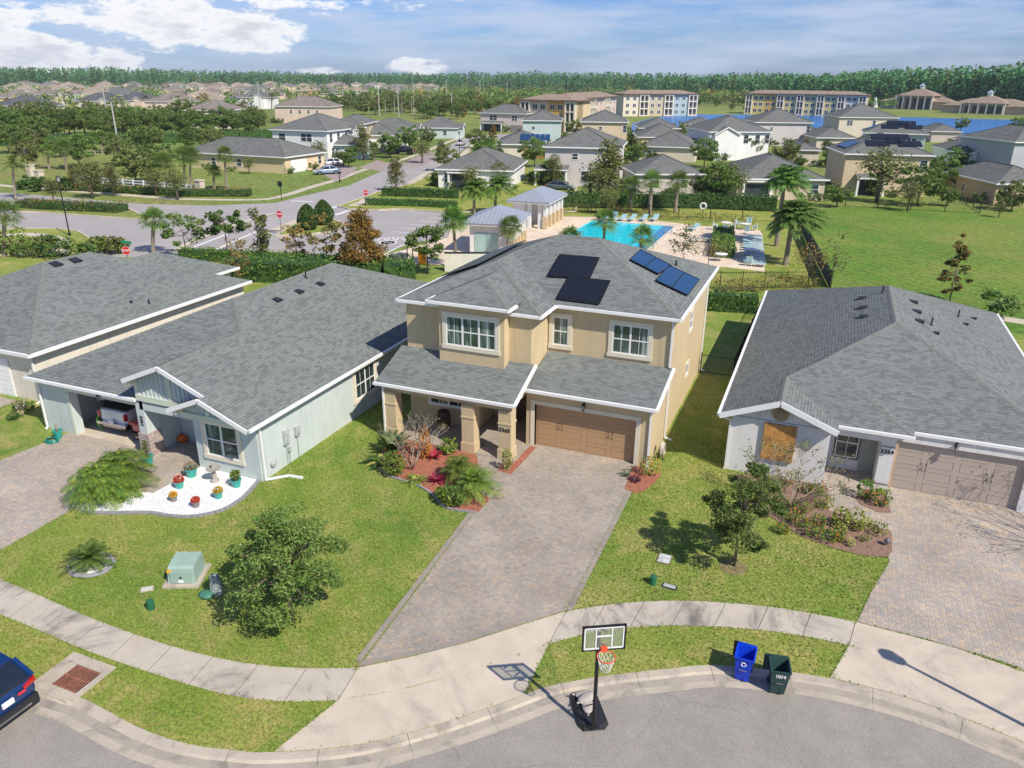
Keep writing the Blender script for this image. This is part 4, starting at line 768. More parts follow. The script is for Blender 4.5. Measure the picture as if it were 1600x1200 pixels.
# ---------------- vehicles ----------------
RUB=mat('tyre_rubber',(.018,.018,.018),.85,.1); RIM=mat('alloy_rim',(.45,.46,.48),.3,.05,metal=.9); CARG=mat('car_glass',(.012,.016,.02),.05,.3,spec=.9)
LRED=mat('tail_lamp_red',(.45,.01,.015),.2,.1,coat=1); LWH=mat('head_lamp',(.7,.72,.75),.1,.1,coat=1); CHR=mat('chrome',(.7,.7,.72),.12,.02,metal=1)
def vehicle(kind,label,col,loc,rz,cat='car',group=None,plate=True,name=None):
    t=thing(name or {'sedan':'parked_car','suv':'parked_car','pickup':'pickup_truck'}[kind],label,cat,loc,rz,group)
    m,N,L,b=mk('car_paint'); b.inputs['Base Color'].default_value=(*col,1); b.inputs['Roughness'].default_value=.28; b.inputs['Coat Weight'].default_value=1; b.inputs['Metallic'].default_value=.25
    Lh,W_,top,body,cab,clad={
     'sedan':(2.4,.90,1.45,[(-2.4,.42,.82),(-2.3,.28,.98),(-1.7,.24,1.03),(-1.2,.22,.98),(1.0,.22,.95),(1.7,.24,.86),(2.2,.26,.72),(2.4,.4,.58)],[(-1.95,1.0),(-1.15,1.42),(-.3,1.47),(.35,1.42),(1.2,.96)],.28),
     'suv':(2.3,.93,1.68,[(-2.3,.45,.92),(-2.22,.32,1.08),(-1.7,.28,1.08),(1.0,.28,1.05),(1.5,.3,1.02),(2.1,.3,.9),(2.3,.42,.7)],[(-2.24,1.06),(-1.85,1.60),(-1.2,1.68),(.3,1.66),(1.25,1.04)],.42),
     'pickup':(2.75,.97,1.85,[(-2.7,.55,1.22),(-2.66,.5,1.27),(-1.5,.5,1.27),(-.9,.42,1.25),(1.0,.42,1.22),(1.6,.42,1.2),(2.6,.45,1.1),(2.75,.55,.8)],[(-.95,1.24),(-.8,1.82),(-.3,1.88),(.7,1.84),(1.35,1.22)],.5)}[kind]
    mb=MB(); secs=[]
    for x,zb,zt in body:
        tp=1-.10*max(0,(abs(x)-Lh*.72)/(Lh*.28))**1.5; w_=W_*tp
        secs.append([(x,-w_*.86,zb),(x,w_*.86,zb),(x,w_,zb+.14),(x,w_*1.0,zt-.22),(x,w_*.955,zt-.05),(x,w_*.86,zt),(x,-w_*.86,zt),(x,-w_*.955,zt-.05),(x,-w_*1.0,zt-.22),(x,-w_,zb+.14)])
    mb.loft([s_[::-1] for s_ in secs]); bo=mb.build('body',m,t,smooth=True); bo.data.polygons.foreach_set('use_smooth',[True]*len(bo.data.polygons))
    es=bo.modifiers.new('sub','SUBSURF'); es.levels=1; es.render_levels=2
    for e_ in bo.data.edges: pass
    g=MB(); sc=[]
    for x,z in cab: 
        wt=W_*.86 if z<1.3 and kind!='pickup' or z<1.3 else W_*.70
        base=1.0 if kind=='sedan' else 1.05 if kind=='suv' else 1.22
        sc.append([(x,-W_*.88,base-.04),(x,W_*.88,base-.04),(x,wt,max(z,base)),(x,-wt,max(z,base))])
    g.loft([s_[::-1] for s_ in sc]); g.build('glasshouse',CARG,t)
    rf_=MB(); ins=[c for c in cab if c[1]>1.3]; base=1.0 if kind=='sedan' else 1.05 if kind=='suv' else 1.22
    secs=[[(x,-W_*.715,z-.03),(x,W_*.715,z-.03),(x,W_*.70,z+.02),(x,-W_*.70,z+.02)] for x,z in ins]; rf_.loft([s_[::-1] for s_ in secs])
    for sgn in(-1,1):
        f0,f1=cab[-1],ins[-1]; r0,r1=cab[0],ins[0]
        rf_.bar((f0[0],sgn*W_*.87,base),(f1[0],sgn*W_*.705,f1[1]-.01),.075); rf_.bar((r0[0],sgn*W_*.87,base),(r1[0],sgn*W_*.705,r1[1]-.01),.13)
        xm_=(f1[0]+r1[0])/2; rf_.bar((xm_,sgn*W_*.885,base),(xm_,sgn*W_*.71,ins[len(ins)//2][1]-.03),.08)
    rf_.build('roof',m,t)
    for x in (-Lh*.60,Lh*.62):
        for sgn in(-1,1):
            r0=.34 if kind!='pickup' else .40
            w_=MB(); w_.T=Matrix.Translation((x,sgn*W_*.89,r0))@Matrix.Rotation(PI/2,4,'X'); w_.lathe((0,0,0),[(r0*.6,-.12),(r0*.95,-.12),(r0,-.08),(r0,.08),(r0*.95,.12),(r0*.6,.12)],20); wh=w_.build('wheel',RUB,t)
            q=MB(); q.T=w_.T; q.lathe((0,0,0),[(r0*.62,-.125),(r0*.62,.125)],12); q.build('rim',RIM,wh)
            a_=MB(); a_.T=Matrix.Translation((x,sgn*W_*.96,r0+.02))@Matrix.Rotation(PI/2,4,'X'); a_.lathe((0,0,0),[(r0*1.16,-.06),(r0*1.16,.06)],20); a_.build('wheel_arch',DARK,t)
    zt=[b_ for b_ in body][1][2]; xr=-Lh
    for sgn in(-1,1):
        q=MB(); 
        if kind=='pickup': q.box(xr-.02,xr+.16,sgn*W_*.86-.05,sgn*W_*.86+.05,.82,1.16)
        elif kind=='suv': q.add([(xr-.05,sgn*.50,.93),(xr+.02,sgn*W_*.93,.98),(xr+.40,sgn*W_*1.005,1.08),(xr+.42,sgn*W_*1.005,.98),(xr+.02,sgn*W_*.95,.86),(xr-.05,sgn*.50,.86),(xr+.3,sgn*.5,.93),(xr+.3,sgn*.5,.86)],[(0,1,4,5),(1,2,3,4),(0,5,7,6),(5,4,3,7),(0,6,2,1)] )
        else: q.box(xr-.01,xr+.2,sgn*W_*.74-.2,sgn*W_*.74+.2,.76,.9)
        q.build('tail_light',LRED,t)
        q=MB(); q.box(Lh-.28,Lh-.02,sgn*W_*.70-.18,sgn*W_*.70+.18,.62 if kind!='pickup' else .85,.76 if kind!='pickup' else 1.05); q.build('headlight',LWH,t)
        q=MB(); xm_=cab[-1][0]-.25; q.ball((xm_,sgn*(W_+.12),base+.08),.09,.12,.08,8,5); q.build('wing_mirror',m,t)
    q=MB(); zb=clad; q.box(xr-.06,xr+.25,-W_*.86,W_*.86,zb-.18,zb+.10); q.mi=1; q.box(xr-.085,xr-.05,-W_*.6,W_*.6,zb-.10,zb-.06)
    if kind=='pickup': q.mi=1; q.box(xr-.10,xr+.05,-W_*.95,W_*.95,.48,.62)
    q.build('bumper',[DARK,CHR],t)
    if kind=='pickup':
        q=MB(); q.box(-2.55,-1.0,-.8,.8,1.262,1.285); q.build('bed_cover',DARK,t)
    if plate:
        q=MB(); zp=.62 if kind!='suv' else .74; q.box(xr-.10,xr-.05,-.16,.16,zp-.0,zp+.15); pl=q.build('number_plate',mat('plate_white',(.75,.75,.75),.4),t)
    return t
van=vehicle('suv','blue car parked at the kerb, only its rear in view at the left edge',(.003,.035,.15),(-9.4,-21.5,-.1),PI-.04)
T=F((0,0,0),(0,-1,0)); T.translation=Vector((-2.33,0,.78))
mb=MB(); mb.T=Matrix.Translation((0,0,0)); mb.box(-2.36,-2.335,-.52,-.30,.80,.87); mb.build('bumper_sticker',mat('sticker_red',(.6,.04,.05),.5),van)
mb=MB(); mb.box(-2.36,-2.335,.30,.5,.82,.88); mb.build('bumper_sticker',mat('plate_white',(.75,.75,.75),.4),van)
tk=vehicle('pickup','white pickup truck parked in the open garage of the mint house, tailgate outwards',(.74,.75,.78),(-19.35,-4.35,.03),PI/2,'pickup truck')
vehicle('sedan','dusty red car parked in the open garage beside the white pickup',(.42,.10,.08),(-17.3,-4.75,.03),PI/2,'car')
# ---------------- basketball hoop ----------------
hp=thing('basketball_hoop','portable basketball hoop with clear backboard standing on the street beside the kerb','basketball hoop',(7.57,-15.72,-.1),0)
ba=R(28.8); bx_=Vector((math.cos(ba),math.sin(ba),0)); bn=Vector((math.sin(ba),-math.cos(ba),0))
mb=MB(); mb.bar((0,0,.12),(0,0,3.35),.085); mb.build('pole',BLACK,hp)
mb=MB(); 
for s_ in(-.14,.14):
    for z_ in(3.0,3.45): mb.bar(Vector((0,0,z_))+bx_*s_*.3,Vector((0,0,z_+.15))+bn*.30+bx_*s_,.035)
mb.build('arm',BLACK,hp)
bc=bn*.32+Vector((.05,0,3.47)); Tb=Matrix.Translation(bc)@F((0,0,0),bx_)
bw2,bh2=.56,.38
mb=MB(); mb.T=Tb; mb.mi=0
for b in [(-bw2,bw2,bh2-.045,bh2),(-bw2,bw2,-bh2,-bh2+.045),(-bw2,-bw2+.045,-bh2,bh2),(bw2-.045,bw2,-bh2,bh2)]: mb.box(b[0],b[1],-.025,.025,b[2],b[3])
mb.mi=1; h=.03
for b in [(-bw2+.05,bw2-.05,bh2-.08,bh2-.045),(-bw2+.05,bw2-.05,-bh2+.045,-bh2+.08),(-bw2+.05,-bw2+.08,-bh2+.05,bh2-.05),(bw2-.08,bw2-.05,-bh2+.05,bh2-.05),(-.22,-.19,-bh2+.05,bh2-.05),(.19,.22,-bh2+.05,bh2-.05),(-.19,.19,.04,.075)]: mb.box(b[0],b[1],-.024,-.006,b[2],b[3])
bbd=mb.build('backboard',[BLACK,WHITE],hp)
ACR,N,L,b=mk('clear_board'); b.inputs['Base Color'].default_value=(.9,.93,.9,1); b.inputs['Roughness'].default_value=.05; tr=N.new('ShaderNodeBsdfTransparent'); tr.inputs[0].default_value=(.80,.84,.80,1); mx=nd(N,'ShaderNodeMixShader'); mx.inputs[0].default_value=.9; L.new(b.outputs[0],mx.inputs[1]); L.new(tr.outputs[0],mx.inputs[2]); L.new(mx.outputs[0],N['Material Output'].inputs[0])
mb=MB(); mb.T=Tb; mb.box(-bw2+.04,bw2-.04,-.006,.006,-bh2+.04,bh2-.04); mb.build('clear_panel',ACR,bbd)
ORG=mat('orange_rim',(.75,.09,.03),.45); rc=bc+bn*.33+Vector((0,0,-.32)); rr=.23
mb=MB(); mb.tube([rc+Vector((rr*math.cos(k*PI/12),rr*math.sin(k*PI/12),0)) for k in range(25)],.014,6,False); mb.T=Tb; mb.box(-.08,.08,-.12,-.02,-bh2+.02,-bh2+.14); rim=mb.build('rim',ORG,hp)
mb=MB(); K=12
for k in range(K):
    P=[]
    for j in range(6):
        a=(k+(j%2)*.5)*2*PI/K; r_=rr*(1-.11*j); P.append(rc+Vector((r_*math.cos(a),r_*math.sin(a),-.085*j)))
    mb.tube(P,.006,4); P=[]
    for j in range(6):
        a=(k-(j%2)*.5)*2*PI/K; r_=rr*(1-.11*j); P.append(rc+Vector((r_*math.cos(a),r_*math.sin(a),-.085*j)))
    mb.tube(P,.006,4)
mb.build('net',WHITE,rim)
q=[at(x,y,-.1)-Vector((7.57,-15.72,-.1)) for x,y in [(891,1090),(933,1087),(951,1132),(945,1141),(912,1144),(903,1136)]]
mb=MB(); c_=sum(q,Vector())/len(q); 
lo=[Vector((p.x,p.y,.02)) for p in q]; hi=[Vector((c_.x+(p.x-c_.x)*.88,c_.y+(p.y-c_.y)*.88,.17)) for p in q]
if sum(lo[i].x*lo[(i+1)%6].y-lo[(i+1)%6].x*lo[i].y for i in range(6))<0: lo=lo[::-1];hi=hi[::-1]
mb.loft([lo,hi]); fwd=(q[0]+q[1])/2; 
for s_ in(.3,.7): mb.bar(q[3].lerp(q[5],s_)*.7+Vector((0,0,.18)),q[1].lerp(q[0],s_)*.95+Vector((0,0,.185)),.09,.03)
mb.build('base',DARK,hp)
mb=MB(); mb.bar((0,0,1.0),Vector((fwd.x*.6,fwd.y*.6,.18)),.03); mb.bar(Vector((-.14,-.04,.2)),Vector((.14,.04,.2)),.06); mb.build('brace',BLACK,hp)
SB=mat('sandbag_cloth',(.40,.36,.32),.95,.2,8,.6,20)
for k,(u,v,z_) in enumerate([(.45,.85,.25),(.5,.52,.25),(.55,.68,.34)]):
    p=q[3].lerp(q[5],.5).lerp(q[1].lerp(q[0],.5),v); s_=thing('sandbag',['pale sandbag at the back of the basketball hoop base','pale sandbag nearest the pole on the hoop base','uppermost pale sandbag lying across two others on the hoop base'][k],'sandbag',(7.57+p.x,-15.72+p.y,z_-.1-.02),R([20,110,60][k]),'sandbags on the hoop base')
    mb=MB(); mb.ball((0,0,0),.30,.17,.085,14,8); mb.build('sack',SB,s_,smooth=True); mb=MB(); mb.tube([(-.3,0,0),(-.36,.0,.01)],.03,6); mb.build('tied_end',SB,s_)
# ---------------- wheelie bins ----------------
def bin_(label,col,colin,loc,rz,sym):
    t=thing('wheelie_bin',label,'wheelie bin',loc,rz,'emptied bins at the kerb',.86); m=mat('bin_'+sym,col,.45,.08,3); mi=mat('bin_in_'+sym,colin,.6,.1)
    w0,d0,w1,d1,h=.22,.25,.30,.36,1.02
    mb=MB(); L_=[]
    def ringz(w_,d_,z): return [(-w_,-d_,z),(w_,-d_,z),(w_,d_,z),(-w_,d_,z)]
    R_=[ringz(w0,d0,.06),ringz(w1,d1,h),ringz(w1+.035,d1+.035,h),ringz(w1+.035,d1+.035,h+.045),ringz(w1-.01,d1-.01,h+.045),ringz(w0-.015,d0-.015,.1)]
    vs=[p for r in R_ for p in r]; fs=[(i*4+j,i*4+(j+1)%4,(i+1)*4+(j+1)%4,(i+1)*4+j) for i in range(5) for j in range(4)]+[(3,2,1,0),(20,21,22,23)]
    mb.add(vs,fs); mb.m=[1 if i>=16 and i<20 or i==21 else 0 for i in range(len(fs))]
    mb.mi=0
    mb.box(-.15,-.02,-.40,-.33,.60,.74) if 0 else None
    mb.box(w0-.16,w0-.08,-.285,-.24,.08,.62); mb.box(-.10,.10,-.345,-.30,.60,.66)
    mb.build('tub',[m,mi],t)
    mb=MB(); mb.bar((-.12,-.355,.56),(.12,-.355,.56),.025); mb.build('lift_bar',STEEL,t)
    # lid folded back, hanging on the hinge
    mb=MB(); P=[(0,-.02),(.04,.12),(.05,.5),(.03,.66)]
    for (a,za),(b,zb) in zip(P[:-1],P[1:]): mb.add([(-w1-.16,d1+.06+a,h+.03-za),(w1-.08,d1+.06+a,h+.03-za),(w1-.08,d1+.06+b,h+.03-zb),(-w1-.16,d1+.06+b,h+.03-zb),(-w1-.16,d1+.10+a,h+.03-za),(w1-.08,d1+.10+a,h+.03-za),(w1-.08,d1+.10+b,h+.03-zb),(-w1-.16,d1+.10+b,h+.03-zb)],[(0,1,2,3),(7,6,5,4),(0,3,7,4),(1,5,6,2),(2,6,7,3),(0,4,5,1)])
    mb.build('lid',BLACK if sym=='blue' else m,t); mb=MB(); mb.bar((-w1,d1+.06,h+.05),(w1,d1+.06,h+.05),.035); mb.build('handle',m,t)
    for s_ in(-1,1):
        q=MB(); q.T=Matrix.Translation((s_*.24,d0+.06,.12))@Matrix.Rotation(PI/2,4,'Y'); q.lathe((0,0,0),[(.12,-.03),(.12,.03)],14); q.build('wheel',RUB,t)
    if sym=='blue':
        mb=MB(); 
        for k in range(3):
            a=PI/2+k*2*PI/3; P=[]
            for j in range(5): b=a-.75+j*.32; P.append((.075*math.cos(b),-.345,.80+.075*math.sin(b)*.95))
            mb.tube(P,.017,4); e=Vector(P[-1]); tn=(Vector(P[-1])-Vector(P[-2])).normalized(); nn=Vector((-tn.z,0,tn.x)); mb.add([e+nn*.035,e-nn*.035,e+tn*.045,e+nn*.035-Vector((0,.01,0)),e-nn*.035-Vector((0,.01,0)),e+tn*.045-Vector((0,.01,0))],[(0,1,2),(5,4,3),(0,2,5,3),(1,0,3,4),(2,1,4,5)])
        mb.T=Matrix(); mb.build('recycling_symbol',WHITE,t)
    else: txt('1064',.17,t,mat('bin_white',(.7,.72,.68),.6),ROOT[t.name]@Matrix.Translation((0,-.355,.85))@Matrix.Rotation(R(84),4,'X'),'bin_lettering')
    return t
p=at(1159,1063,-.1); bin_('blue wheelie bin with a white recycling sign and its lid folded back','blue' and (.0,.045,.55),(.0,.05,.6),(p.x,p.y+.16,-.1),R(-2),'blue')
p=at(1212,1083,-.1); bin_('dark green wheelie bin with white lettering and its lid folded back',(.02,.06,.055),(.025,.075,.065),(p.x,p.y+.16,-.1),R(10),'green')
# ---------------- street lamps ----------------
def street_lamp(loc,h,label,rz=0,group='black street lamps',sc=1):
    t=thing('street_lamp',label,'street lamp',loc,rz,group)
    mb=MB(); mb.lathe((0,0,0),[(.16,0),(.16,.25),(.10,.35),(.075,.5),(.055,h-.55)],10); mb.build('pole',BLACK,t)
    mb=MB(); mb.lathe((0,0,h-.55),[(.05,0),(.16,.08),(.2,.12)],6); mb.lathe((0,0,h-.05),[(.27,0),(.20,.1),(.05,.2),(.02,.3)],6); 
    for k in range(6): a=k*PI/3; mb.bar((.18*math.cos(a),.18*math.sin(a),h-.43),(.24*math.cos(a),.24*math.sin(a),h-.05),.03)
    hd=mb.build('lamp_head',BLACK,t); mb=MB(); mb.lathe((0,0,h-.42),[(.15,0),(.21,.36)],6); mb.build('lamp_glass',mat('frosted_glass',(.5,.5,.48),.3),hd); return t
street_lamp((19.9,-11.75,0),5.4,'black lantern street lamp at the kerb of the cul-de-sac, just right of the frame')
z=G0+.1
for (x,y,h,l) in [(109,368,6.2,'black street lamp on the grass verge of the boulevard, at the far left'),(531,284,5.2,'black street lamp beside the silver-blue car'),(718,245,5.2,'black street lamp on the right of the street beyond the pool car park')]:
    p=at(x,y,z); street_lamp((p.x,p.y,z),h,l)
# ---------------- utility things on the lawns ----------------
TG_=mat('utility_green',(.30,.42,.36),.6,.08,2)
p=at(288,905); t=thing('transformer_box','pale green electrical transformer box on a concrete pad on the lawn','transformer',(p.x,p.y+.15,0),R(24))
mb=MB(); mb.loft([[(-.47,-.5,.08),(.47,-.5,.08),(.47,.5,.08),(-.47,.5,.08)],[(-.45,-.42,.62),(.45,-.42,.62),(.45,.48,.62),(-.45,.48,.62)],[(-.44,-.33,.70),(.44,-.33,.70),(.44,.45,.74),(-.44,.45,.74)]]); mb.box(-.46,.46,.02,.03,.70,.745); mb.build('cabinet',TG_,t)
mb=MB(); mb.box(-.36,.36,-.525,-.47,.12,.55); mb.build('door',TG_,t); mb=MB(); mb.box(-.03,.03,-.54,-.5,.3,.38); mb.build('lock',DARK,t); mb=MB(); mb.box(-.1,.08,-.535,-.5,.14,.24); mb.build('notice',WHITE,t)
mb=MB(); mb.box(-.45,-.30,-.50,-.455,.50,.62); mb.build('warning_label',mat('warning_yellow',(.75,.42,.05),.6),t); mb=MB(); mb.box(-.62,.62,-.68,.68,0,.08); mb.build('pad',CONCD,t)
p=at(339,928); t=thing('cable_pedestal','speckled grey cable pedestal standing right of the green transformer box','pedestal',(p.x,p.y,0),R(15))
mb=MB(); mb.loft([[(-.17,-.1,0),(.17,-.1,0),(.17,.1,0),(-.17,.1,0)],[(-.15,-.09,.72),(.15,-.09,.72),(.15,.09,.72),(-.15,.09,.72)],[(-.13,-.06,.78),(.13,-.06,.78),(.13,.06,.78),(-.13,.06,.78)]]); mb.build('shell',mat('speckled_grey',(.30,.34,.33),.8,.9,11),t); mb=MB(); mb.box(-.13,.13,-.115,-.095,.12,.6); mb.build('door',mat('speckled_grey',(.30,.34,.33),.8,.9,11),t)
GC=mat('cover_green',(.06,.20,.13),.5,.2,5)
p=at(323,931); mb=MB(); mb.lathe((p.x,p.y,0),[(.28,0),(.27,.10),(.15,.15),(.0,.16)],18,1,.8); tag(mb.build('valve_cover',GC,smooth=True),'low round green cover lying in the grass in front of the speckled pedestal','utility cover')
def marker(x,y,l):
    p=at(x,y); t=thing('marker_post',l,'marker post',(p.x,p.y,0),0,'short green utility posts'); mb=MB(); mb.lathe((0,0,0),[(.13,0),(.12,.26)],12); mb.build('post',mat('post_green',(.02,.13,.06),.5),t); mb=MB(); mb.lathe((0,0,.26),[(.135,0),(.12,.06),(0,.09)],12); mb.build('cap',mat('post_green',(.02,.13,.06),.5),t)
marker(236,951,'short dark green utility post in the left lawn near the pavement'); marker(1020,912,'short dark green utility post in the right lawn near the pavement')
def cover(x,y,w_,d_,rz,m,l,m2=None):
    p=at(x,y); t=thing('meter_cover',l,'utility cover',(p.x,p.y,0),rz); mb=MB(); mb.box(-w_/2,w_/2,-d_/2,d_/2,0,.03); mb.build('frame',m2 or CONCD,t); mb=MB(); mb.box(-w_/2+.04,w_/2-.04,-d_/2+.04,d_/2-.04,.03,.045); mb.build('lid',m,t)
cover(230,921,.42,.28,R(40),mat('lid_pale',(.55,.56,.50),.8,.1),'pale rectangular cover flush in the left lawn'); cover(1038,874,.5,.62,0,mat('lid_metal',(.5,.52,.52),.5,.4,5),'square water meter cover, half rusty half white, in the right lawn',mat('rusty',(.2,.12,.08),.9,.3)); cover(1046,917,.5,.26,R(-4),mat('lid_grey',(.40,.42,.40),.8,.1),'small grey rectangular cover in the right lawn near the pavement',DARK)
# storm drain
z=-.02; q=[at(*p_,0) for p_ in [(113,1027),(166,1045),(112,1090),(60,1073)]]; t=thing('storm_drain','rusty storm drain grate set in a concrete frame at the kerb','storm drain',(-7,-19.7,0))
mb=MB(); o=[(-7.85,-19.0),(-6.3,-19.0),(-6.3,-20.35),(-7.85,-20.35)]; i_=[(-7.35,-19.38),(-6.45,-19.38),(-6.45,-20.2),(-7.35,-20.2)]
mb.box(-7.95,-6.22,-19.3,-18.95,-.05,.03); mb.box(-6.42,-6.22,-20.4,-19.3,-.05,.03); mb.box(-7.95,-7.62,-20.4,-19.3,-.05,.02); mb.box(-7.62,-7.4,-20.4,-19.3,-.06,.008); mb.box(-7.4,-6.42,-20.5,-20.16,-.06,.01); mb.build('frame',CONCD,t,True)
mb=MB(); mb.box(-7.4,-6.42,-20.16,-19.3,-.02,.009); mb.build('pit',mat('pit_dark',(.02,.016,.013),.95),t,True)
RU=mat('rusty_iron',(.27,.105,.065),.8,.35,9,.4); mb=MB()
for k in range(10): x=-7.37+k*.093; mb.box(x,x+.05,-20.12,-19.34,.012,.028)
for y in(-20.16,-19.75,-19.36): mb.box(-7.4,-6.44,y,y+.045,-.001,.024)
mb.build('grate',RU,t,True)
# ---------------- garden things of the mint house ----------------
TEAL=mat('teal_glaze',(.02,.33,.27),.3,.15,3,coat=.6); SOIL=mat('soil',(.10,.05,.03),.95,.3,12)
def leafset(n,size,pos,rng,up=.3,asp=.5):
    c=pos; nr=rng.normal(size=(n,3)); nr[:,2]=np.abs(nr[:,2])+up; nr/=np.linalg.norm(nr,axis=1)[:,None]
    t=rng.normal(size=(n,3)); t-=nr*(t*nr).sum(1)[:,None]; t/=np.linalg.norm(t,axis=1)[:,None]; b=np.cross(nr,t)
    s=size*rng.uniform(.6,1.35,(n,1)); a=t*s; b=b*s*asp
    return np.stack([c-a,c+b,c+a,c-b],1).reshape(-1,3)
def quadmesh(name,V,mats,midx=None,parent=None,smooth=False):
    me=bpy.data.meshes.new(name); n=len(V)//4; me.vertices.add(n*4); me.vertices.foreach_set('co',V.astype(np.float32).ravel()); me.loops.add(n*4); me.loops.foreach_set('vertex_index',np.arange(n*4,dtype=np.int32)); me.polygons.add(n); me.polygons.foreach_set('loop_start',np.arange(0,n*4,4,dtype=np.int32)); me.polygons.foreach_set('loop_total',np.full(n,4,np.int32))
    for m in (mats if isinstance(mats,(list,tuple)) else [mats]): me.materials.append(m)
    if midx is not None: me.polygons.foreach_set('material_index',midx.astype(np.int32))
    me.update(calc_edges=True); me.validate()
    o=bpy.data.objects.new(name,me); S.collection.objects.link(o)
    if parent is not None: o.parent=parent; ROOT[o.name]=ROOT[parent.name]
    return o
def ballpts(n,c,r,rng,shell=.5):
    d=rng.normal(size=(n,3)); d/=np.linalg.norm(d,axis=1)[:,None]; rad=(rng.uniform(shell**3,1,(n,1)))**(1/3)
    return np.array(c)+d*rad*np.array(r)
def pot(x,y,r,h,m,plant,label,seed):
    p=at(x,y,.03); t=thing('plant_pot',label,'potted plant',(p.x,p.y,.03)); mb=MB(); mb.lathe((0,0,0),[(r*.7,0),(r*.98,h*.86),(r*1.08,h*.87),(r*1.08,h),(r*.95,h),(r*.9,h*.9)],16); mb.build('pot',m,t,smooth=False)
    mb=MB(); mb.lathe((0,0,h*.88),[(r*.93,0),(0,.02)],14); mb.build('soil',SOIL,t); rng=np.random.default_rng(seed); kind,mt=plant
    if kind=='mum': V=leafset(500,.035,ballpts(500,(0,0,h+r*.35),(r*1.15,r*1.15,r*.85),rng,.75),rng); quadmesh('flowers',V,mt,rng.integers(0,len(mt),500),t)
    elif kind=='tall':
        V=leafset(160,.06,np.c_[rng.normal(0,r*.28,160),rng.normal(0,r*.28,160),rng.uniform(h,h+.75,160)],rng); quadmesh('leaves',V,mt,rng.integers(0,len(mt),160),t); mb=MB(); mb.tube([(0,0,h*.8),(.03,0,h+.4),(0,.02,h+.65)],[.03,.02,.01],5); mb.build('stem',BARK,t)
    elif kind=='dead':
        mb=MB()
        for k in range(5): a=k*1.3; mb.tube([(0,0,h*.8),(.05*math.cos(a),.05*math.sin(a),h+.2),(.12*math.cos(a),.12*math.sin(a),h+.45)],[.015,.012,.006],5)
        mb.build('stem',BARKL,t)
    else:
        V=leafset(110,.11,ballpts(110,(0,0,h+.22),(r*1.0,r*1.0,.2),rng,.3),rng,.1,.3); quadmesh('leaves',V,mt,rng.integers(0,len(mt),110),t)
RM=mat('red_bloom',(.50,.05,.03),.8,.3,20); YM=mat('yellow_bloom',(.65,.35,.03),.8,.3,20); MM=mat('mauve_bloom',(.30,.22,.16),.8,.3,20); GP=mat('grey_pot',(.22,.20,.18),.7)
pot(300,744,.26,.40,TEAL,('mum',[MM,OLIVE]),'teal pot with a faded mauve mum, largest flower pot by the mint wall',1)
pot(281,762,.2,.32,TEAL,('mum',[RM]),'teal pot with a round dark red mum on the white gravel',2)
pot(272,783,.15,.26,GP,('mum',[YM]),'small dark pot with yellow flowers at the corner of the paver walk',3)
pot(307,792,.16,.28,GP,('mum',[RM]),'small grey pot with red flowers nearest the lawn on the gravel',4)
pot(342,778,.18,.30,TEAL,('mum',[YM,YM,LIME]),'teal pot with yellow flowers in the middle of the gravel',5)
pot(370,760,.22,.36,TEAL,('leafy',[LIME,GRN]),'teal pot with a leafy yellow-green plant at the right end of the gravel',6)
pot(232,726,.25,.45,TEAL,('tall',[GRN,OLIVE]),'teal pot with a tall thin shrub beside the stone pillar',7)
pot(92,684,.22,.42,TEAL,('dead',None),'teal pot with bare stems at the left edge of the open garage',8)
p=at(336,752,.03); t=thing('bird_bath','grey stone bird bath below the window of the mint house','bird bath',(p.x,p.y,.03)); ST=mat('stone_grey',(.36,.33,.29),.9,.15,8,.3)
mb=MB(); mb.lathe((0,0,0),[(.19,0),(.19,.08),(.10,.14),(.08,.5),(.12,.55)],14); mb.build('pedestal',ST,t); mb=MB(); mb.lathe((0,0,.55),[(.1,0),(.30,.07),(.32,.10),(.28,.10),(.05,.05)],18); mb.build('basin',ST,t); mb=MB(); mb.lathe((0,0,.6),[(.09,0),(.07,.1),(.05,.22),(.09,.25),(.02,.33)],10); mb.build('finial',ST,t)
p=at(283,692,.03); t=thing('pumpkin','orange pumpkin on the shaded porch of the mint house','pumpkin',(p.x,p.y+.1,.03)); mb=MB(); secs=[]
for i in range(9):
    ph=PI*i/8; secs.append([(math.sin(ph)*.24*(1+.06*math.cos(8*a*2*PI/32))*math.cos(a*2*PI/32)+1e-4*math.cos(a),math.sin(ph)*.24*(1+.06*math.cos(8*a*2*PI/32))*math.sin(a*2*PI/32),.20-.2*math.cos(ph)) for a in range(32)])
mb.loft(secs); mb.build('fruit',mat('pumpkin_orange',(.75,.15,.01),.5),t,smooth=True); mb=MB(); mb.tube([(0,0,.38),(.02,0,.46)],[.03,.02],6); mb.build('stalk',OLIVE,t)
p=at(81,690,.02); HG=mat('hose_green',(.02,.20,.15),.4); mb=MB()
for k in range(4): mb.tube([(p.x+(.36-.03*k)*math.cos(a*PI/12),p.y+(.26-.03*k)*math.sin(a*PI/12),.05+.035*k) for a in range(25)],.025,6,False)
tag(mb.build('garden_hose',HG),'coiled dark green garden hose at the edge of the left driveway','hose')
mb=MB(); T0=Matrix.Translation((-20.6,-6.6,.36))@Matrix.Rotation(R(70),4,'Y'); mb.T=T0
mb.tube([(.33*math.cos(a*PI/12),.33*math.sin(a*PI/12),0) for a in range(25)],.06,8,False); tag(mb.build('hose_coil',mat('lime_plastic',(.22,.55,.05),.5)),'lime green coil leaning behind the white pickup in the garage','hose')
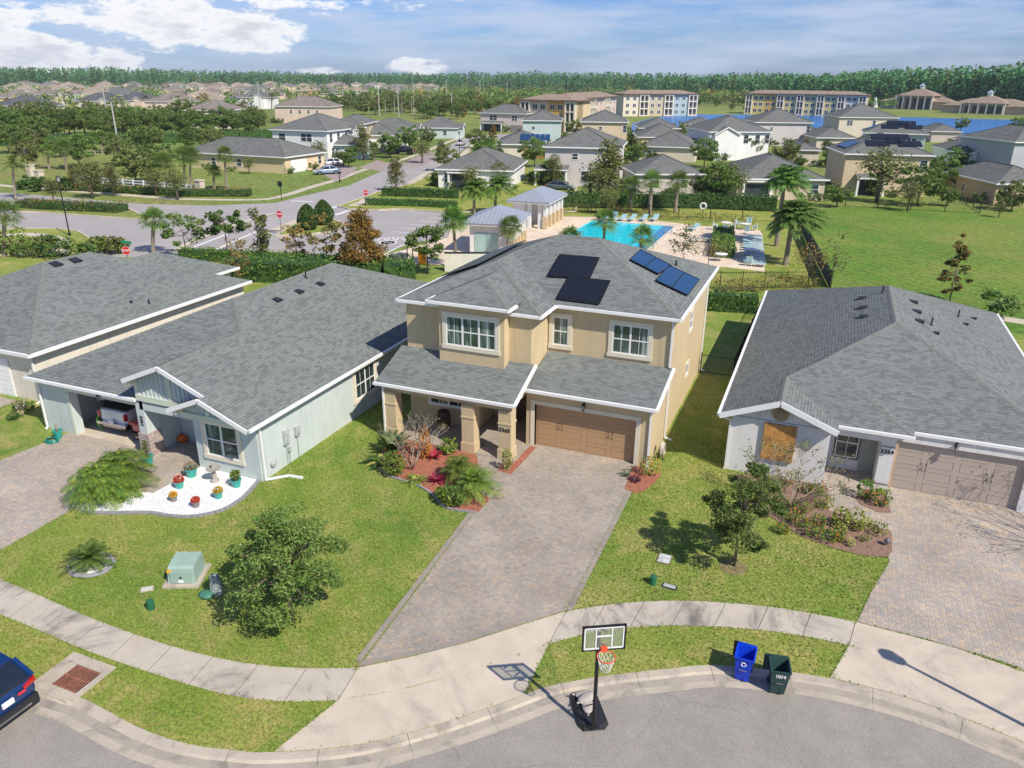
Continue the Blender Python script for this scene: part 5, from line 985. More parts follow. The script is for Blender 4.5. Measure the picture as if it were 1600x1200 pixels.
for k,(x,y,z_,r_,c) in enumerate([(-20.9,-6.2,1.45,.2,(.6,.6,.62)),(-20.5,-5.6,1.0,.15,(.05,.2,.2)),(-21.0,-5.9,.75,.22,(.05,.05,.06))]):
    t=thing('storage_bag',['pale storage bag highest on the garage wall of the mint house','dark teal storage bag on the garage wall','black storage bag low by the garage wall'][k],'bag',(x,y,z_-r_)); mb=MB(); mb.ball((0,0,r_),r_,r_*.8,r_,10,7); mb.build('sack',mat('bag%d'%k,c,.7,.3,6),t,smooth=True); mb=MB(); mb.tube([(-r_*.5,0,2*r_-.05),(0,0,2*r_+.1),(r_*.5,0,2*r_-.05)],.015,5); mb.build('handle',BLACK,t)
# barrel on the porch
p=at(694,668,.05); t=thing('wooden_barrel','dark wooden barrel on the porch of the tan house','barrel',(p.x,p.y+.0,.05)); BW=mat('barrel_wood',(.065,.035,.022),.7,.4,6)
mb=MB(); mb.lathe((0,0,0),[(.27,0),(.34,.28),(.36,.46),(.34,.64),(.27,.92),(.25,.92),(.25,.88),(0,.88)],20); mb.build('staves',BW,t); 
for z_,r_ in[(.1,.305),(.3,.35),(.62,.35),(.82,.305)]: mb=MB(); mb.lathe((0,0,z_),[(r_,0),(r_+.008,.0),(r_+.008,.05),(r_,.05)],20); mb.build('hoop',DARK,t)
# hose cart beside the garage
p=at(1034,716); t=thing('hose_reel','pale coiled hose on a stand beside the garage wall of the tan house','hose reel',(p.x-.1,p.y,0)); mb=MB(); PB=mat('pale_hose',(.48,.42,.36),.6,.2)
for k in range(4): mb.T=Matrix.Translation((.05+.04*k,0,.50))@Matrix.Rotation(PI/2,4,'Y'); mb.tube([((.34-.02*k)*math.cos(a*PI/10),(.30-.02*k)*math.sin(a*PI/10),0) for a in range(21)],.03,6,False)
mb.build('hose',PB,t); mb=MB(); mb.bar((-.1,-.3,0),(0,0,.6),.04); mb.bar((-.1,.3,0),(0,0,.6),.04); mb.bar((.2,-.2,0),(0,0,.6),.04); mb.build('stand',DARK,t)
p=at(1385,852,.03); t=thing('garden_spotlight','small dark garden spotlight at the corner of the right mulch bed','spotlight',(p.x,p.y,.03)); mb=MB(); mb.tube([(0,0,0),(0,0,.15)],.02,6); mb.build('stake',DARK,t); mb=MB(); mb.ball((0,0,.2),.12,.12,.11,10,6); mb.build('head',mat('lamp_grey',(.12,.13,.15),.4),t,smooth=True)
# ---------------- vegetation ----------------
def crown_pts(rng,ncl,nl,R_,rz,cz,shape='round',csz=.3,flat=1.0):
    out=[]
    cl=ballpts(ncl,(0,0,0),(1,1,1),rng,.35)
    for c in cl:
        x,y,z=c
        if shape=='cone': f=max(.12,.98-(z+1)/2*.92); x*=f*1.15;y*=f*1.15
        elif shape=='oval': f=1.12-.42*(z+1)/2; x*=f;y*=f
        elif shape=='vase': f=.45+.55*(z+1)/2; x*=f;y*=f
        elif shape=='umb': z=abs(z)*.8-.2
        s=csz*rng.uniform(.55,1.3); n=max(4,int(nl/ncl*rng.uniform(.4,1.6)))
        p=ballpts(n,(x*R_,y*R_,cz+z*rz),(s*R_,s*R_,s*R_*.6*flat),rng,.3); out.append(p)
    return np.concatenate(out),cl
def tree(name,label,cat,loc,seed,H,R_,rz,nl,size,mats,bark=None,ncl=30,shape='round',csz=.3,tr=.1,stems=1,limbs=9,group=None,rz_=0,lean=(0,0),wts=None,asp=.5,zc=None,thin=1):
    rng=np.random.default_rng(seed); bark=bark or BARK
    csz=.55 if nl/ncl<42 else csz
    t=thing(name,label,cat,loc,rz_,group); cz=zc if zc is not None else H-rz
    P,cl=crown_pts(rng,ncl,nl,R_,rz,cz,shape,csz)
    n=len(P); zz=(P[:,2]-cz)/rz; P[:,0]+=lean[0]*np.clip(P[:,2]/H,0,1); P[:,1]+=lean[1]*np.clip(P[:,2]/H,0,1)
    if n:
        V=leafset(n,size,P,rng,.35,asp); pr=wts or [1/len(mats)]*len(mats); quadmesh('crown',V,mats,rng.choice(len(mats),n,p=pr),t)
    mb=MB(); rnd=random.Random(seed)
    for s_ in range(stems):
        a=s_*2.4+rnd.random(); sp=.0 if stems==1 else R_*.28
        b0=(.04*stems*math.cos(a),.04*stems*math.sin(a),-.05); mid=(sp*.35*math.cos(a)+rnd.uniform(-.05,.05),sp*.35*math.sin(a),H*.35); top=(sp*math.cos(a)+lean[0]*.7,sp*math.sin(a)+lean[1]*.7,cz+rz*.35)
        r0=tr/math.sqrt(stems); mb.tube([b0,mid,top],[r0,r0*.7,r0*.22],7)
        for k in range(limbs//stems+1):
            c=cl[rnd.randrange(len(cl))]; f=1.0
            if shape=='cone': f=max(.12,.98-(c[2]+1)/2*.92)
            e=Vector((c[0]*R_*f+lean[0]*.8,c[1]*R_*f+lean[1]*.8,cz+c[2]*rz)); u=rnd.uniform(.25,.8); st=Vector(mid).lerp(Vector(top),u*.8); m2=st.lerp(e,.5)+Vector((0,0,-.03*H+rnd.uniform(0,.04*H)))
            mb.tube([st,m2,e],[r0*.42,r0*.26,r0*.08],5)
            for q in range(2*thin if size<.12 else 0):
                e2=m2.lerp(e,rnd.uniform(.2,.8)); mb.tube([e2,e2+Vector((rnd.uniform(-1,1),rnd.uniform(-1,1),rnd.uniform(-.2,1)))*R_*.3],[r0*.14,r0*.04],4)
    mb.build('trunk',bark,t,smooth=True); return t
def bush(label,x,y,rx,ry,rz,n,size,mats,seed,name='shrub',cat='shrub',group=None,z=.03,shape=.6,asp=.5,up=.3,wts=None,stem=True):
    p=at(x,y,z); rng=np.random.default_rng(seed); t=thing(name,label,cat,(p.x,p.y,z),0,group)
    P=ballpts(n,(0,0,rz*.55),(rx,ry,rz*.6),rng,shape); P*=1+.14*np.sin(P*9/rx+seed); P[:,2]=np.abs(P[:,2])+.02
    quadmesh('foliage',leafset(n,size,P,rng,up,asp),mats,rng.choice(len(mats),n,p=wts),t)
    if stem:
        mb=MB()
        for k in range(4): a=k*1.7; mb.tube([(0,0,0),(rx*.5*math.cos(a),ry*.5*math.sin(a),rz*.7)],[.02,.006],4)
        mb.build('stem',BARK,t)
    return t
def pinn(out,base,az,el,L_,droop,ll,n,rng,wind=(0,0,0),w=.03,ld=.35):
    d=np.array([math.cos(az)*math.cos(el),math.sin(az)*math.cos(el),math.sin(el)]); base=np.array(base); wind=np.array(wind,float)
    t=np.linspace(0,1,n); P=base+d*L_*t[:,None]-np.array([0,0,1])*droop*L_*(t[:,None]**2)+wind*L_*(t[:,None]**1.6)
    T=np.gradient(P,axis=0); T/=np.linalg.norm(T,axis=1)[:,None]
    side=np.cross(T,np.array([0,0,1.0])); side/=np.linalg.norm(side,axis=1)[:,None]+1e-6; upn=np.cross(side,T)
    for a,b in ((0,n//2),(n//2,n-1)):
        s=side[a]*.02; out.append(np.stack([P[a]-s,P[a]+s,P[b]+side[b]*.008,P[b]-side[b]*.008]))
    for sg in(-1,1):
        for i in range(2,n):
            l=ll*(math.sin(math.pi*(.12+.80*t[i]))**.7)*rng.uniform(.8,1.15); v=side[i]*sg*.85+T[i]*.6+upn[i]*.15+wind*.5-np.array([0,0,ld])*rng.uniform(.4,1.4); v/=np.linalg.norm(v)
            q=np.cross(v,upn[i]); q/=np.linalg.norm(q)+1e-6; p=P[i]; m=p+v*l*.5; e=p+v*l-np.array([0,0,l*.18]); out.append(np.stack([p,m+q*w,e,m-q*w]))
def fan(out,base,az,el,L_,rad,rng,nb=15,wind=(0,0,0)):
    d=np.array([math.cos(az)*math.cos(el),math.sin(az)*math.cos(el),math.sin(el)]); base=np.array(base); wind=np.array(wind,float)
    c=base+d*L_*.55+wind*L_*.3; s=np.cross(d,[0,0,1.0]); s/=np.linalg.norm(s)+1e-6; u=np.cross(s,d)
    out.append(np.stack([base-s*.02,base+s*.02,c+s*.015,c-s*.015]))
    for k in range(nb):
        a=(k/(nb-1)-.5)*R(230); v=d*math.cos(a)+s*math.sin(a); v=v+u*.12+wind*.5; v/=np.linalg.norm(v); l=rad*rng.uniform(.8,1.1)*(1-.25*abs(k/(nb-1)-.5)); q=np.cross(v,u); q/=np.linalg.norm(q)+1e-6
        m=c+v*l*.55; e=c+v*l+np.array([0,0,-l*.35]); out.append(np.stack([c,m+q*.045,e,m-q*.045]))
def palm(kind,name,label,loc,seed,H,nf,L_,group=None,wind=(0,0,0),lean=(0,0),tr=.16,mats=None,skirt=0,sc=None,ll=.45,n=22,w=.03,cat='palm tree'):
    rng=np.random.default_rng(seed); t=thing(name,label,cat,loc,0,group); out=[]; top=(lean[0],lean[1],H)
    for i in range(nf):
        az=i*2.399+rng.uniform(-.2,.2); u=i/nf; el=1.35-1.75*u+rng.uniform(-.1,.1) if kind=='date' else 1.4-2.1*u+rng.uniform(-.15,.15)
        if kind=='date': pinn(out,top,az,el,L_*rng.uniform(.85,1.1),.28+.2*(1-u),ll,n,rng,wind,w)
        else: fan(out,top,az,el,L_*rng.uniform(.8,1.1),L_*.72,rng,wind=wind)
    V=np.concatenate(out); mats=mats or [PALM,PALM,GRN]; quadmesh('fronds',V,mats,rng.integers(0,len(mats),len(V)//4),t)
    mb=MB(); k=max(4,int(H*2.2)); pts=[(lean[0]*(i/k)**1.5,lean[1]*(i/k)**1.5,H*i/k-.05) for i in range(k+1)]; rr=[tr*(1.25 if i==0 else 1.0+.10*(i%2))*(1-.18*i/k) for i in range(k+1)]
    rr[-1]*=1.5; mb.tube(pts,rr,9)
    for i in range(14 if tr>.08 else 0): a=i*2.4; z=H-.1-.05*i; mb.bar((top[0]+tr*.8*math.cos(a),top[1]+tr*.8*math.sin(a),z),(top[0]+tr*2.0*math.cos(a),top[1]+tr*2.0*math.sin(a),z+.2),.06)
    mb.build('trunk',PALMB,t); return t
def hedge(label,pts,w,h,mats,seed,size=.09,dens=260,name='hedge',z=0,cat='hedge',wts=None,core=DGRN,group=None,rough=.12):
    P=[Vector(p) for p in pts]; rng=np.random.default_rng(seed); o=P[0]; t=thing(name,label,cat,(o.x,o.y,z),0,group); A=[];co=[]
    for a,b in zip(P[:-1],P[1:]):
        d=(b-a); d.z=0; l=d.length; d.normalize(); s=Vector((-d.y,d.x,0)); n=int(l*(w+2*h)*dens/10*(2.6 if rough>.3 else 1))
        u=rng.uniform(-.1,l+.1,n); f=rng.uniform(-h,w+h,n); y=np.clip(f,0,w)-w/2; zz=np.where(f<0,h+f,np.where(f>w,h-(f-w),h))*(rng.uniform(.55,1.15,n) if rough>.3 else 1); nz_=np.array([noise.noise(Vector((float(q)*.7+seed,float(r)*2,float(c)*2))) for q,r,c in zip(u,y,zz)])
        y=y*(1+rough*2*nz_); zz=zz*(1+rough*nz_)+rng.normal(0,.03,n)
        A.append(np.c_[a.x-o.x+d.x*u+s.x*y,a.y-o.y+d.y*u+s.y*y,np.abs(zz)])
        ww=w*.42; hh=h*(.42 if rough>.3 else .86); a0=a-o;b0=b-o
        c=[a0-s*ww,a0+s*ww,b0+s*ww,b0-s*ww]; 
        for q in [(0,1,2,3)]: co.append([Vector((c[i].x,c[i].y,hh)) for i in q])
        for i,j in((0,3),(2,1),(1,0),(3,2)): co.append([Vector((c[i].x,c[i].y,0)),Vector((c[j].x,c[j].y,0)),Vector((c[j].x,c[j].y,hh)),Vector((c[i].x,c[i].y,hh))])
    if rough>.3: co=co[:1]
    A=np.concatenate(A); V=leafset(len(A),size,A,rng,.2,.28 if rough>.3 else .5); mi=rng.choice(len(mats),len(A),p=wts)
    C=np.array([[tuple(p) if rough<=.3 else (p[0],p[1],.02) for p in q] for q in co]).reshape(-1,3); V=np.concatenate([V,C]); mi=np.r_[mi,np.full(len(co),len(mats))]
    o_=quadmesh('foliage',V,list(mats)+[core],mi,t); mb=MB(); 
    k=P[0]
    for a,b in zip(P[:-1],P[1:]):
        n=max(1,int((b-a).length/1.5))
        for i in range(n): p=a.lerp(b,(i+.5)/n)-o; mb.tube([(p.x,p.y,0),(p.x,p.y,h*.5)],.04,5)
    mb.build('stem',BARK,t); return t
# --- foreground trees ---
p=at(452,945); tree('oak_tree','bushy dark green oak in the left lawn, the largest tree in the foreground','tree',(-2.75,-15.2,0),3,4.4,1.95,1.7,21000,.06,[OAK,OAK2,GRN,OAK2],ncl=95,csz=.21,shape='oval',tr=.09,limbs=30,asp=.42,zc=2.3)
tree('oak_tree','slender dark green oak with an open crown in the lawn left of the white house','tree',(10.1,-6.55,0),8,4.2,1.35,1.75,13000,.06,[OAK,OAK2,GRN],ncl=60,csz=.22,tr=.06,limbs=26,asp=.42,zc=2.4,lean=(.2,.1))
mb=MB(); mb.lathe((10.1,-6.6,0),[(.5,0),(.45,.02),(0,.03)],20); struct(mb.build('mulch_ring',mat('thin_mulch',(.21,.17,.08),.95,.4,8,.6,40,fine=.4)))
def twiggy(label,x,y,seed,H,spread,leaves,lm,ns=7,bark=BARKL,off=(0,0),lsz=.05):
    p=at(x,y,.03); t=thing('crepe_myrtle',label,'small tree',(p.x,p.y,.03)); rnd=random.Random(seed); mb=MB(); tips=[]
    def grow(a,d,l,r,dep):
        b=a+d*l; mid=a.lerp(b,.5)+Vector((rnd.uniform(-1,1),rnd.uniform(-1,1),0))*l*.06; mb.tube([a,mid,b],[r,r*.85,r*.65],5)
        if dep==0: tips.append(b); tips.append(mid); return
        for k in range(rnd.choice([2,3,3]) if dep>1 else 3):
            e=(d+Vector((rnd.uniform(-1,1),rnd.uniform(-1,1),rnd.uniform(-.35,.5)))*.62).normalized(); grow(b,e,l*rnd.uniform(.6,.85),r*.6,dep-1)
    for k in range(ns):
        a=k*2*PI/ns+rnd.random(); d=Vector((math.cos(a)*spread+off[0],math.sin(a)*spread+off[1],1)).normalized(); grow(Vector((.06*math.cos(a),.06*math.sin(a),0)),d,H*.42,.024,3)
    mb.build('branches',bark,t,smooth=True)
    if leaves:
        rng=np.random.default_rng(seed); T_=np.array([tuple(v) for v in tips]); P=T_[rng.integers(0,len(T_),leaves)]+rng.normal(0,.07,(leaves,3)); quadmesh('leaves',leafset(leaves,lsz,P,rng),lm,rng.integers(0,len(lm),leaves),t)
    return t
twiggy('almost bare pale crepe myrtle in the red mulch bed before the porch','x' and 643,733,5,2.25,.42,260,[OLIVE,OAK2],8)
twiggy('sparse crepe myrtle with spreading branches in the brown mulch bed of the white house',1234,790,11,2.5,.85,900,[GRN,OAK2,OLIVE],9,off=(.25,0))
twiggy('tall branching crepe myrtle beyond the right edge, throwing shadows on the right driveway',1705,868,17,3.9,.5,420,[OAK2,OLIVE],9)
twiggy('second branching tree beyond the right edge near the garage corner',1690,800,18,3.3,.45,300,[OAK2,OLIVE],7)
# --- plants of the red bed ---
BED='plants in the red mulch bed'
def strap(label,x,y,n,L_,mats,seed,name='strap_leaved_plant',w=.05,el0=.5,droop=.5,z=.03,cat='plant',group=BED,el1=.6):
    p=at(x,y,z); rng=np.random.default_rng(seed); t=thing(name,label,cat,(p.x,p.y,z),0,group); out=[]
    for i in range(n):
        az=i*2.399; el=el0+rng.uniform(0,el1); d=np.array([math.cos(az)*math.cos(el),math.sin(az)*math.cos(el),math.sin(el)]); s=np.array([-math.sin(az),math.cos(az),0]); l=L_*rng.uniform(.7,1.15); pr=None
        for k in range(3):
            t0,t1=k/3,(k+1)/3; f=lambda u: d*l*u-np.array([0,0,1])*droop*l*u*u; ww=lambda u: w*math.sin(math.pi*min(.97,.15+.85*u))+.004; out.append(np.stack([f(t0)-s*ww(t0),f(t0)+s*ww(t0),f(t1)+s*ww(t1),f(t1)-s*ww(t1)]))
    V=np.concatenate(out); quadmesh('leaves',V,mats,rng.integers(0,len(mats),len(V)//4),t); mb=MB(); mb.tube([(0,0,0),(0,0,L_*.2)],.03,5); mb.build('stem',BARK,t); return t
strap('tall dark green plant with broad paddle leaves, left end of the red bed',612,706,26,1.5,[GRN,DGRN],1,'paddle_leaved_plant',.16,.7,.35)
strap('broad leaved dark plant with yellowing outer leaves beside the lawn, left of the red bed',598,722,22,1.15,[DGRN,GRN,YEL],2,'paddle_leaved_plant',.13,.25,.45)
bush('round lime green variegated bush left of the crepe myrtle',616,741,.55,.5,.85,900,.06,[LIME,GRN,YEL],3,'croton_bush',group=BED,wts=[.5,.4,.1])
bush('upright orange croton beside the porch edge',664,716,.33,.3,1.35,500,.085,[ORL,ORL,RUST],4,'croton_bush',group=BED,asp=.3)
strap('magenta red cordyline right of the orange croton',677,716,30,.62,[REDL],5,'cordyline',.05,.5,.3); strap('magenta red cordyline in the middle of the red bed',682,752,30,.6,[REDL],6,'cordyline',.05,.4,.3)
strap('grassy spray of thin pale green leaves at the foot of the crepe myrtle',650,752,46,.75,[GRN,YEL,LIME],7,'grass_clump',.025,.4,.5)
bush('leafy light green bush near the porch column',701,708,.42,.4,.65,260,.085,[LIME,GRN],8,'shrub',group=BED); bush('glossy mid green bush at the front tip of the red bed',706,786,.7,.55,.65,700,.085,[GRN,LIME],9,'shrub',group=BED,wts=[.75,.25])
for x,y,s_,l in [(712,748,11,'feathery pygmy date palm behind, near the porch column'),(737,772,12,'larger feathery pygmy date palm beside the walk of the tan house')]:
    p=at(x,y,.03); palm('date','pygmy_palm',l,(p.x,p.y,.03),s_,.62,44 if s_==12 else 34,1.15 if s_==12 else .95,BED,(.12,.05,-.05),(.1,0),.06,[PALM,PALM,LIME],ll=.3,n=26,w=.012)
bush('narrow yellow-green shrub at the foot of the numbered column',792,734,.25,.22,.95,230,.06,[LIME,GRN,YEL],13,'shrub',group=BED)
bush('yellow-green bush with orange tips right of the tan garage',1014,741,.48,.4,.7,420,.055,[YEL,OAK2,ORL],14,'croton_bush',group='plants at the garage corner',wts=[.3,.45,.25]); strap('dark purple-red plant at the garage corner',992,750,26,.4,[mat('purple_leaf',(.08,.02,.03),.6,.3)],15,'cordyline',.05,.3,.4,group='plants at the garage corner'); bush('small dark sprig at the driveway edge by the garage',978,744,.2,.18,.3,80,.05,[DGRN],16,group='plants at the garage corner')
# --- right bed shrubs ---
RB='small flowering shrubs in the brown mulch bed'
FL=mat('orange_bloom',(.6,.17,.02),.7,.3,20)
spots=[(1208,764,.45),(1226,757,.5),(1252,800,.42),(1286,792,.42),(1235,812,.4),(1250,822,.35),(1278,822,.36),(1268,837,.34),(1296,845,.42),(1275,769,.3),(1200,785,.38),(1222,832,.3),(1190,772,.35),(1310,845,.25),(1262,770,.35),(1218,790,.33)]
lab=['nearest the plywood window','just right of the plywood window','right behind the crepe myrtle trunk','against the left side of the walk','left below the crepe myrtle trunk','below the crepe myrtle trunk','in the middle of the bed','in the lower middle of the bed','close to the front edge of the bed, largest there','small, against the wall near the porch','left in the bed under the oak','lowest at the front edge','farthest left behind the oak crown','small, left of the pale bush','by the wall corner of the porch','left of the crepe myrtle trunk']
for k,((x,y,r_),l) in enumerate(zip(spots,lab)): bush('green shrub with orange flowers '+l,x,y,r_,r_*.9,r_*1.15,330,.045,[GRN,LIME,FL],30+k,'flowering_shrub',group=RB,wts=[.6,.28,.12])
bush('pale yellow variegated bush right of the walk, left part',1312,822,.4,.35,.7,260,.075,[YEL,LIME],50,'variegated_bush',group='pale variegated bushes'); bush('pale yellow variegated bush, largest, beside the walk',1338,826,.5,.4,.7,330,.075,[YEL,LIME],51,'variegated_bush',group='pale variegated bushes'); bush('pale yellow variegated bush lowest in the brown bed',1311,838,.25,.22,.5,150,.06,[YEL,LIME],52,'variegated_bush',group='pale variegated bushes')
bush('sparse yellow-green shrub near the garden spotlight',1371,833,.4,.35,.45,180,.05,[OAK2,LIME],53,group=RB); bush('tiny pale plant at the front of the brown bed',1329,852,.2,.2,.25,80,.05,[YEL],54,group=RB); bush('small low shrub between the spotlight and the pale bushes',1350,845,.22,.2,.22,80,.045,[OLIVE,LIME],55,group=RB)
bush('dense green shrub with red flowers left of the numbered white column',1351,778,.42,.36,.75,430,.06,[GRN,LIME,RM],56,'flowering_shrub',group=RB,wts=[.65,.25,.1]); bush('green shrub with orange flowers right of the numbered white column',1376,789,.38,.33,.65,350,.055,[GRN,LIME,FL],57,'flowering_shrub',group=RB,wts=[.6,.28,.12])
bush('low bush with pinkish stems against the plywood wall',1165,752,.4,.35,.5,120,.06,[OLIVE,GRN],58)
# --- mint garden palms ---
p=at(143,884,0); t=thing('planter_ring','grey block ring filled with white gravel around the sago palm','planter ring',(p.x,p.y,0)); mb=MB(); mb.tube([(.78*math.cos(k*PI/18),.66*math.sin(k*PI/18),.04) for k in range(37)],.085,6,False); mb.build('edging',EDGE,t); mb=MB(); mb.lathe((0,0,0),[(.76,.0),(.7,.05),(0,.06)],28,1,.85); mb.build('gravel',PEBBLE,t)
palm('date','sago_palm','stiff green sago palm in the white gravel ring on the left lawn',(p.x,p.y,.05),21,.28,40,1.05,None,(0,0,0),(0,0),.12,[GRN,PALM],ll=.20,n=30,w=.012,cat='sago palm')
for k,(x,y,H_,L_,l) in enumerate([(185,752,.9,1.45,'windblown clumping palm nearest the garage of the mint house'),(150,775,.9,1.5,'windblown clumping palm at the left tip of the white gravel bed'),(168,768,.6,1.3,'low windblown palm in the middle of the clump beside the left driveway')]):
    p=at(x,y,.03); palm('date','clumping_palm',l,(p.x,p.y,.03),70+k,H_,56,L_,'windblown palms beside the left driveway',(.28,-.05,-.12),(.1,0),.06,[GRN,PALM,LIME],ll=.42,n=24,w=.018)
for x,y,r_,l in [(30,640,.35,'leftmost round clipped shrub by the beige house'),(22,655,.3,'lowest round clipped shrub by the beige house'),(45,640,.35,'round clipped shrub nearest the mint house wall')]: bush(l,x,y,r_,r_,r_*1.1,300,.05,[GRN,DGRN],int(x),group='round shrubs by the beige house')
twiggy('bare cut stems of a small tree between the beige and mint houses',35,650,31,.9,.25,0,None,5)
# ---------------- fences, pool area ----------------
Z=G0
def railfence(label,pts,h,z,m=BLACK,post=2.0,pick=.13,name='metal_fence',screen=None,pr=.05):
    P=[Vector((p[0],p[1],z)) for p in pts]; o=P[0]; t=thing(name,label,'fence',(o.x,o.y,z),0)
    for a,b in zip(P[:-1],P[1:]):
        n=max(1,round((b-a).length/post))
        for i in range(n):
            u=a.lerp(b,i/n)-o; v=a.lerp(b,(i+1)/n)-o; mb=MB(); mb.bar(u+Vector((0,0,h-.08)),v+Vector((0,0,h-.08)),.035); mb.bar(u+Vector((0,0,.12)),v+Vector((0,0,.12)),.035); k=int((v-u).length/pick) if pick else 0
            for j in range(1,k): p=u.lerp(v,j/k); mb.bar(p+Vector((0,0,.05)),p+Vector((0,0,h)),.018)
            mb.build('picket_panel',m,t)
            if screen: mb=MB(); d=(v-u).normalized(); s=Vector((-d.y,d.x,0))*.03; mb.slab([u+s+Vector((0,0,.05)),v+s+Vector((0,0,.05)),v+s+Vector((0,0,h-.05)),u+s+Vector((0,0,h-.05))],.01); mb.build('wind_screen',screen,t)
            mb=MB(); mb.bar(u,u+Vector((0,0,h+.06)),pr*1.3); mb.build('post',m,t)
    mb=MB(); e=P[-1]-o; mb.bar(e,e+Vector((0,0,h+.06)),pr*1.3); mb.build('post',m,t); return t
a=at(1094,586);b=at(1131,592);c=at(1174,487)
railfence('black metal picket fence between the tan house and the white house',[(5.7,12.9),(7.6,12.9),(7.8,27.5)],1.25,0)
SCR=mat('navy_screen',(.02,.035,.05),.8,.1); a=at(1124,452,Z);b=at(1296,450,Z)
railfence('black metal fence with reddish grasses along the near side of the pool',[(a.x-9,a.y-1.5),(a.x,a.y),(b.x,b.y)],1.5,Z,pick=.14)
c=at(1252,362,Z); railfence('black fence with a dark wind screen between the pool and the green field',[(b.x,b.y),(c.x,c.y)],1.5,Z,post=3,pick=0,screen=SCR)
d=at(1210,347,Z); e=at(1060,340,Z); railfence('thin black fence along the far side of the pool, below the long hedge',[(at(880,333,Z).x,at(880,333,Z).y),(e.x,e.y),(d.x,d.y)],1.5,Z,post=4,pick=.0,pr=.07)
railfence('low black garden fence on the field side of the tan solar house',[tuple(at(*p,Z)[:2]) for p in [(1320,323),(1530,334),(1475,300)]],1.3,Z,post=4,pick=0,pr=.08)
# white rail fence with pillars beside the boulevard
WF=mat('white_fence',(.75,.77,.80),.6,.05); t=thing('rail_fence','white three-rail fence along the boulevard, between two cream pillars','fence',at(117,286,Z)); o=at(117,286,Z); e=at(310,303,Z)-o
n=12
for i in range(n+1): p=e*(i/n); mb=MB(); mb.bar(p,p+Vector((0,0,1.35)),.22); mb.build('post',WF,t)
mb=MB(); 
for z_ in(.35,.75,1.15): mb.bar(Vector((0,0,z_)),e+Vector((0,0,z_)),.07,.17)
mb.build('rail',WF,t)
PIL=mat('cream_pillar',(.58,.50,.40),.85,.08,2)
for x,y,l in [(314,303,'cream pillar at the right end of the white rail fence'),(64,286,'cream pillar at the left end of the white rail fence'),(50,276,'larger cream entry pillar left of the white rail fence')]:
    p=at(x,y,Z); t=thing('pillar',l,'pillar',p); mb=MB(); mb.box(-.5,.5,-.5,.5,0,1.9); mb.build('shaft',PIL,t); mb=MB(); mb.box(-.6,.6,-.6,.6,1.9,2.05); mb.build('cap',PIL,t)
def sign(x,y,h,kind,label,rz=0):
    p=at(x,y,Z); t=thing('road_sign',label,'road sign',(p.x,p.y,Z),rz); mb=MB(); mb.bar((0,0,0),(0,0,h+.35),.07); mb.build('post',STEEL if kind!='round' else BLACK,t)
    mb=MB(); mb.T=Matrix.Translation((0,-.05,h))@Matrix.Rotation(PI/2,4,'X')@Matrix.Rotation(PI/8,4,'Z'); n=8 if kind!='round' else 20
    mb.lathe((0,0,0),[(.42,0),(.42,.012)],n); bd=mb.build('sign_board',BLACK if kind=='round' else mat('stop_red',(.60,.015,.03),.5,.03),t)
    if kind=='stop': 
        mb=MB(); mb.T=Matrix.Translation((0,-.07,h))@Matrix.Rotation(PI/2,4,'X')@Matrix.Rotation(PI/8,4,'Z'); K=8
        for k in range(K): a0=2*PI*k/K;a1=2*PI*(k+1)/K; mb.bar((.395*math.cos(a0),.395*math.sin(a0),-.003),(.395*math.cos(a1),.395*math.sin(a1),-.003),.02,.006)
        mb.build('sign_border',WHITE,bd); txt('STOP',.26,t,WHITE,ROOT[t.name]@Matrix.Translation((0,-.072,h))@Matrix.Rotation(PI/2,4,'X'),'sign_lettering')
sign(440,367,2.3,'stop','red stop sign on the grass island beside the two conical shrubs',R(10)); sign(573,323,1.9,'stop','red stop sign at the corner of the pool car park entrance',R(15)); sign(440,312,2.2,'round','black round sign seen from behind on the far verge of the boulevard')
p=at(205,423,Z); sign(203,424,1.9,'stop','red stop sign with a green street name blade, partly behind the beige roof',R(20))
mb=MB(); mb.box(p.x-.6,p.x+.6,p.y-.02,p.y+.02,2.35,2.6); tag(mb.build('street_name_blade',mat('blade_green',(.02,.28,.13),.5)),'green street name blade above the stop sign beyond the beige roof','street sign')
# pool furniture
LB=mat('lounger_mesh',(.30,.47,.50),.7,.1,3)
def lounger(x,y,rz,up,label,group,z=Z+.05):
    p=at(x,y,z) if y<1000 else Vector((x,y-1000,z)); t=thing('sun_lounger',label,'sun lounger',(p.x,p.y,z),rz,group)
    mb=MB(); mb.box(-.33,.33,-.95,.35,.30,.36); mb.build('seat',LB,t)
    mb=MB(); a=R(up); mb.slab([(-.33,.35,.36),(.33,.35,.36),(.33,.35+.75*math.cos(a),.36+.75*math.sin(a)),(-.33,.35+.75*math.cos(a),.36+.75*math.sin(a))],.05); mb.build('backrest',LB,t)
    for s_ in(-1,1):
        mb=MB(); mb.bar((s_*.34,-.97,.33),(s_*.34,.37,.33),.05,.06); mb.build('side_rail',WHITE,t)
        for y_ in(-.8,.3): mb=MB(); mb.bar((s_*.31,y_,0),(s_*.31,y_,.3),.05); mb.build('leg',WHITE,t)
GL='sun loungers on the pool deck'
for x,u,l in [(944,30,'leftmost sun lounger behind the far pool edge'),(958,75,'sun lounger with its back raised upright behind the pool'),(972,28,'third sun lounger from the left behind the pool'),(987,28,'fourth sun lounger from the left behind the pool'),(1005,28,'fifth sun lounger from the left behind the pool'),(1022,28,'sixth sun lounger, rightmost of the row behind the pool')]: lounger(x,345,R(-8),u,l,GL)
lounger(1084,360,R(-15),28,'single sun lounger standing apart right of the pool',GL)
c0=at(1176,372,Z+.05); c1=at(1180,416,Z+.05)
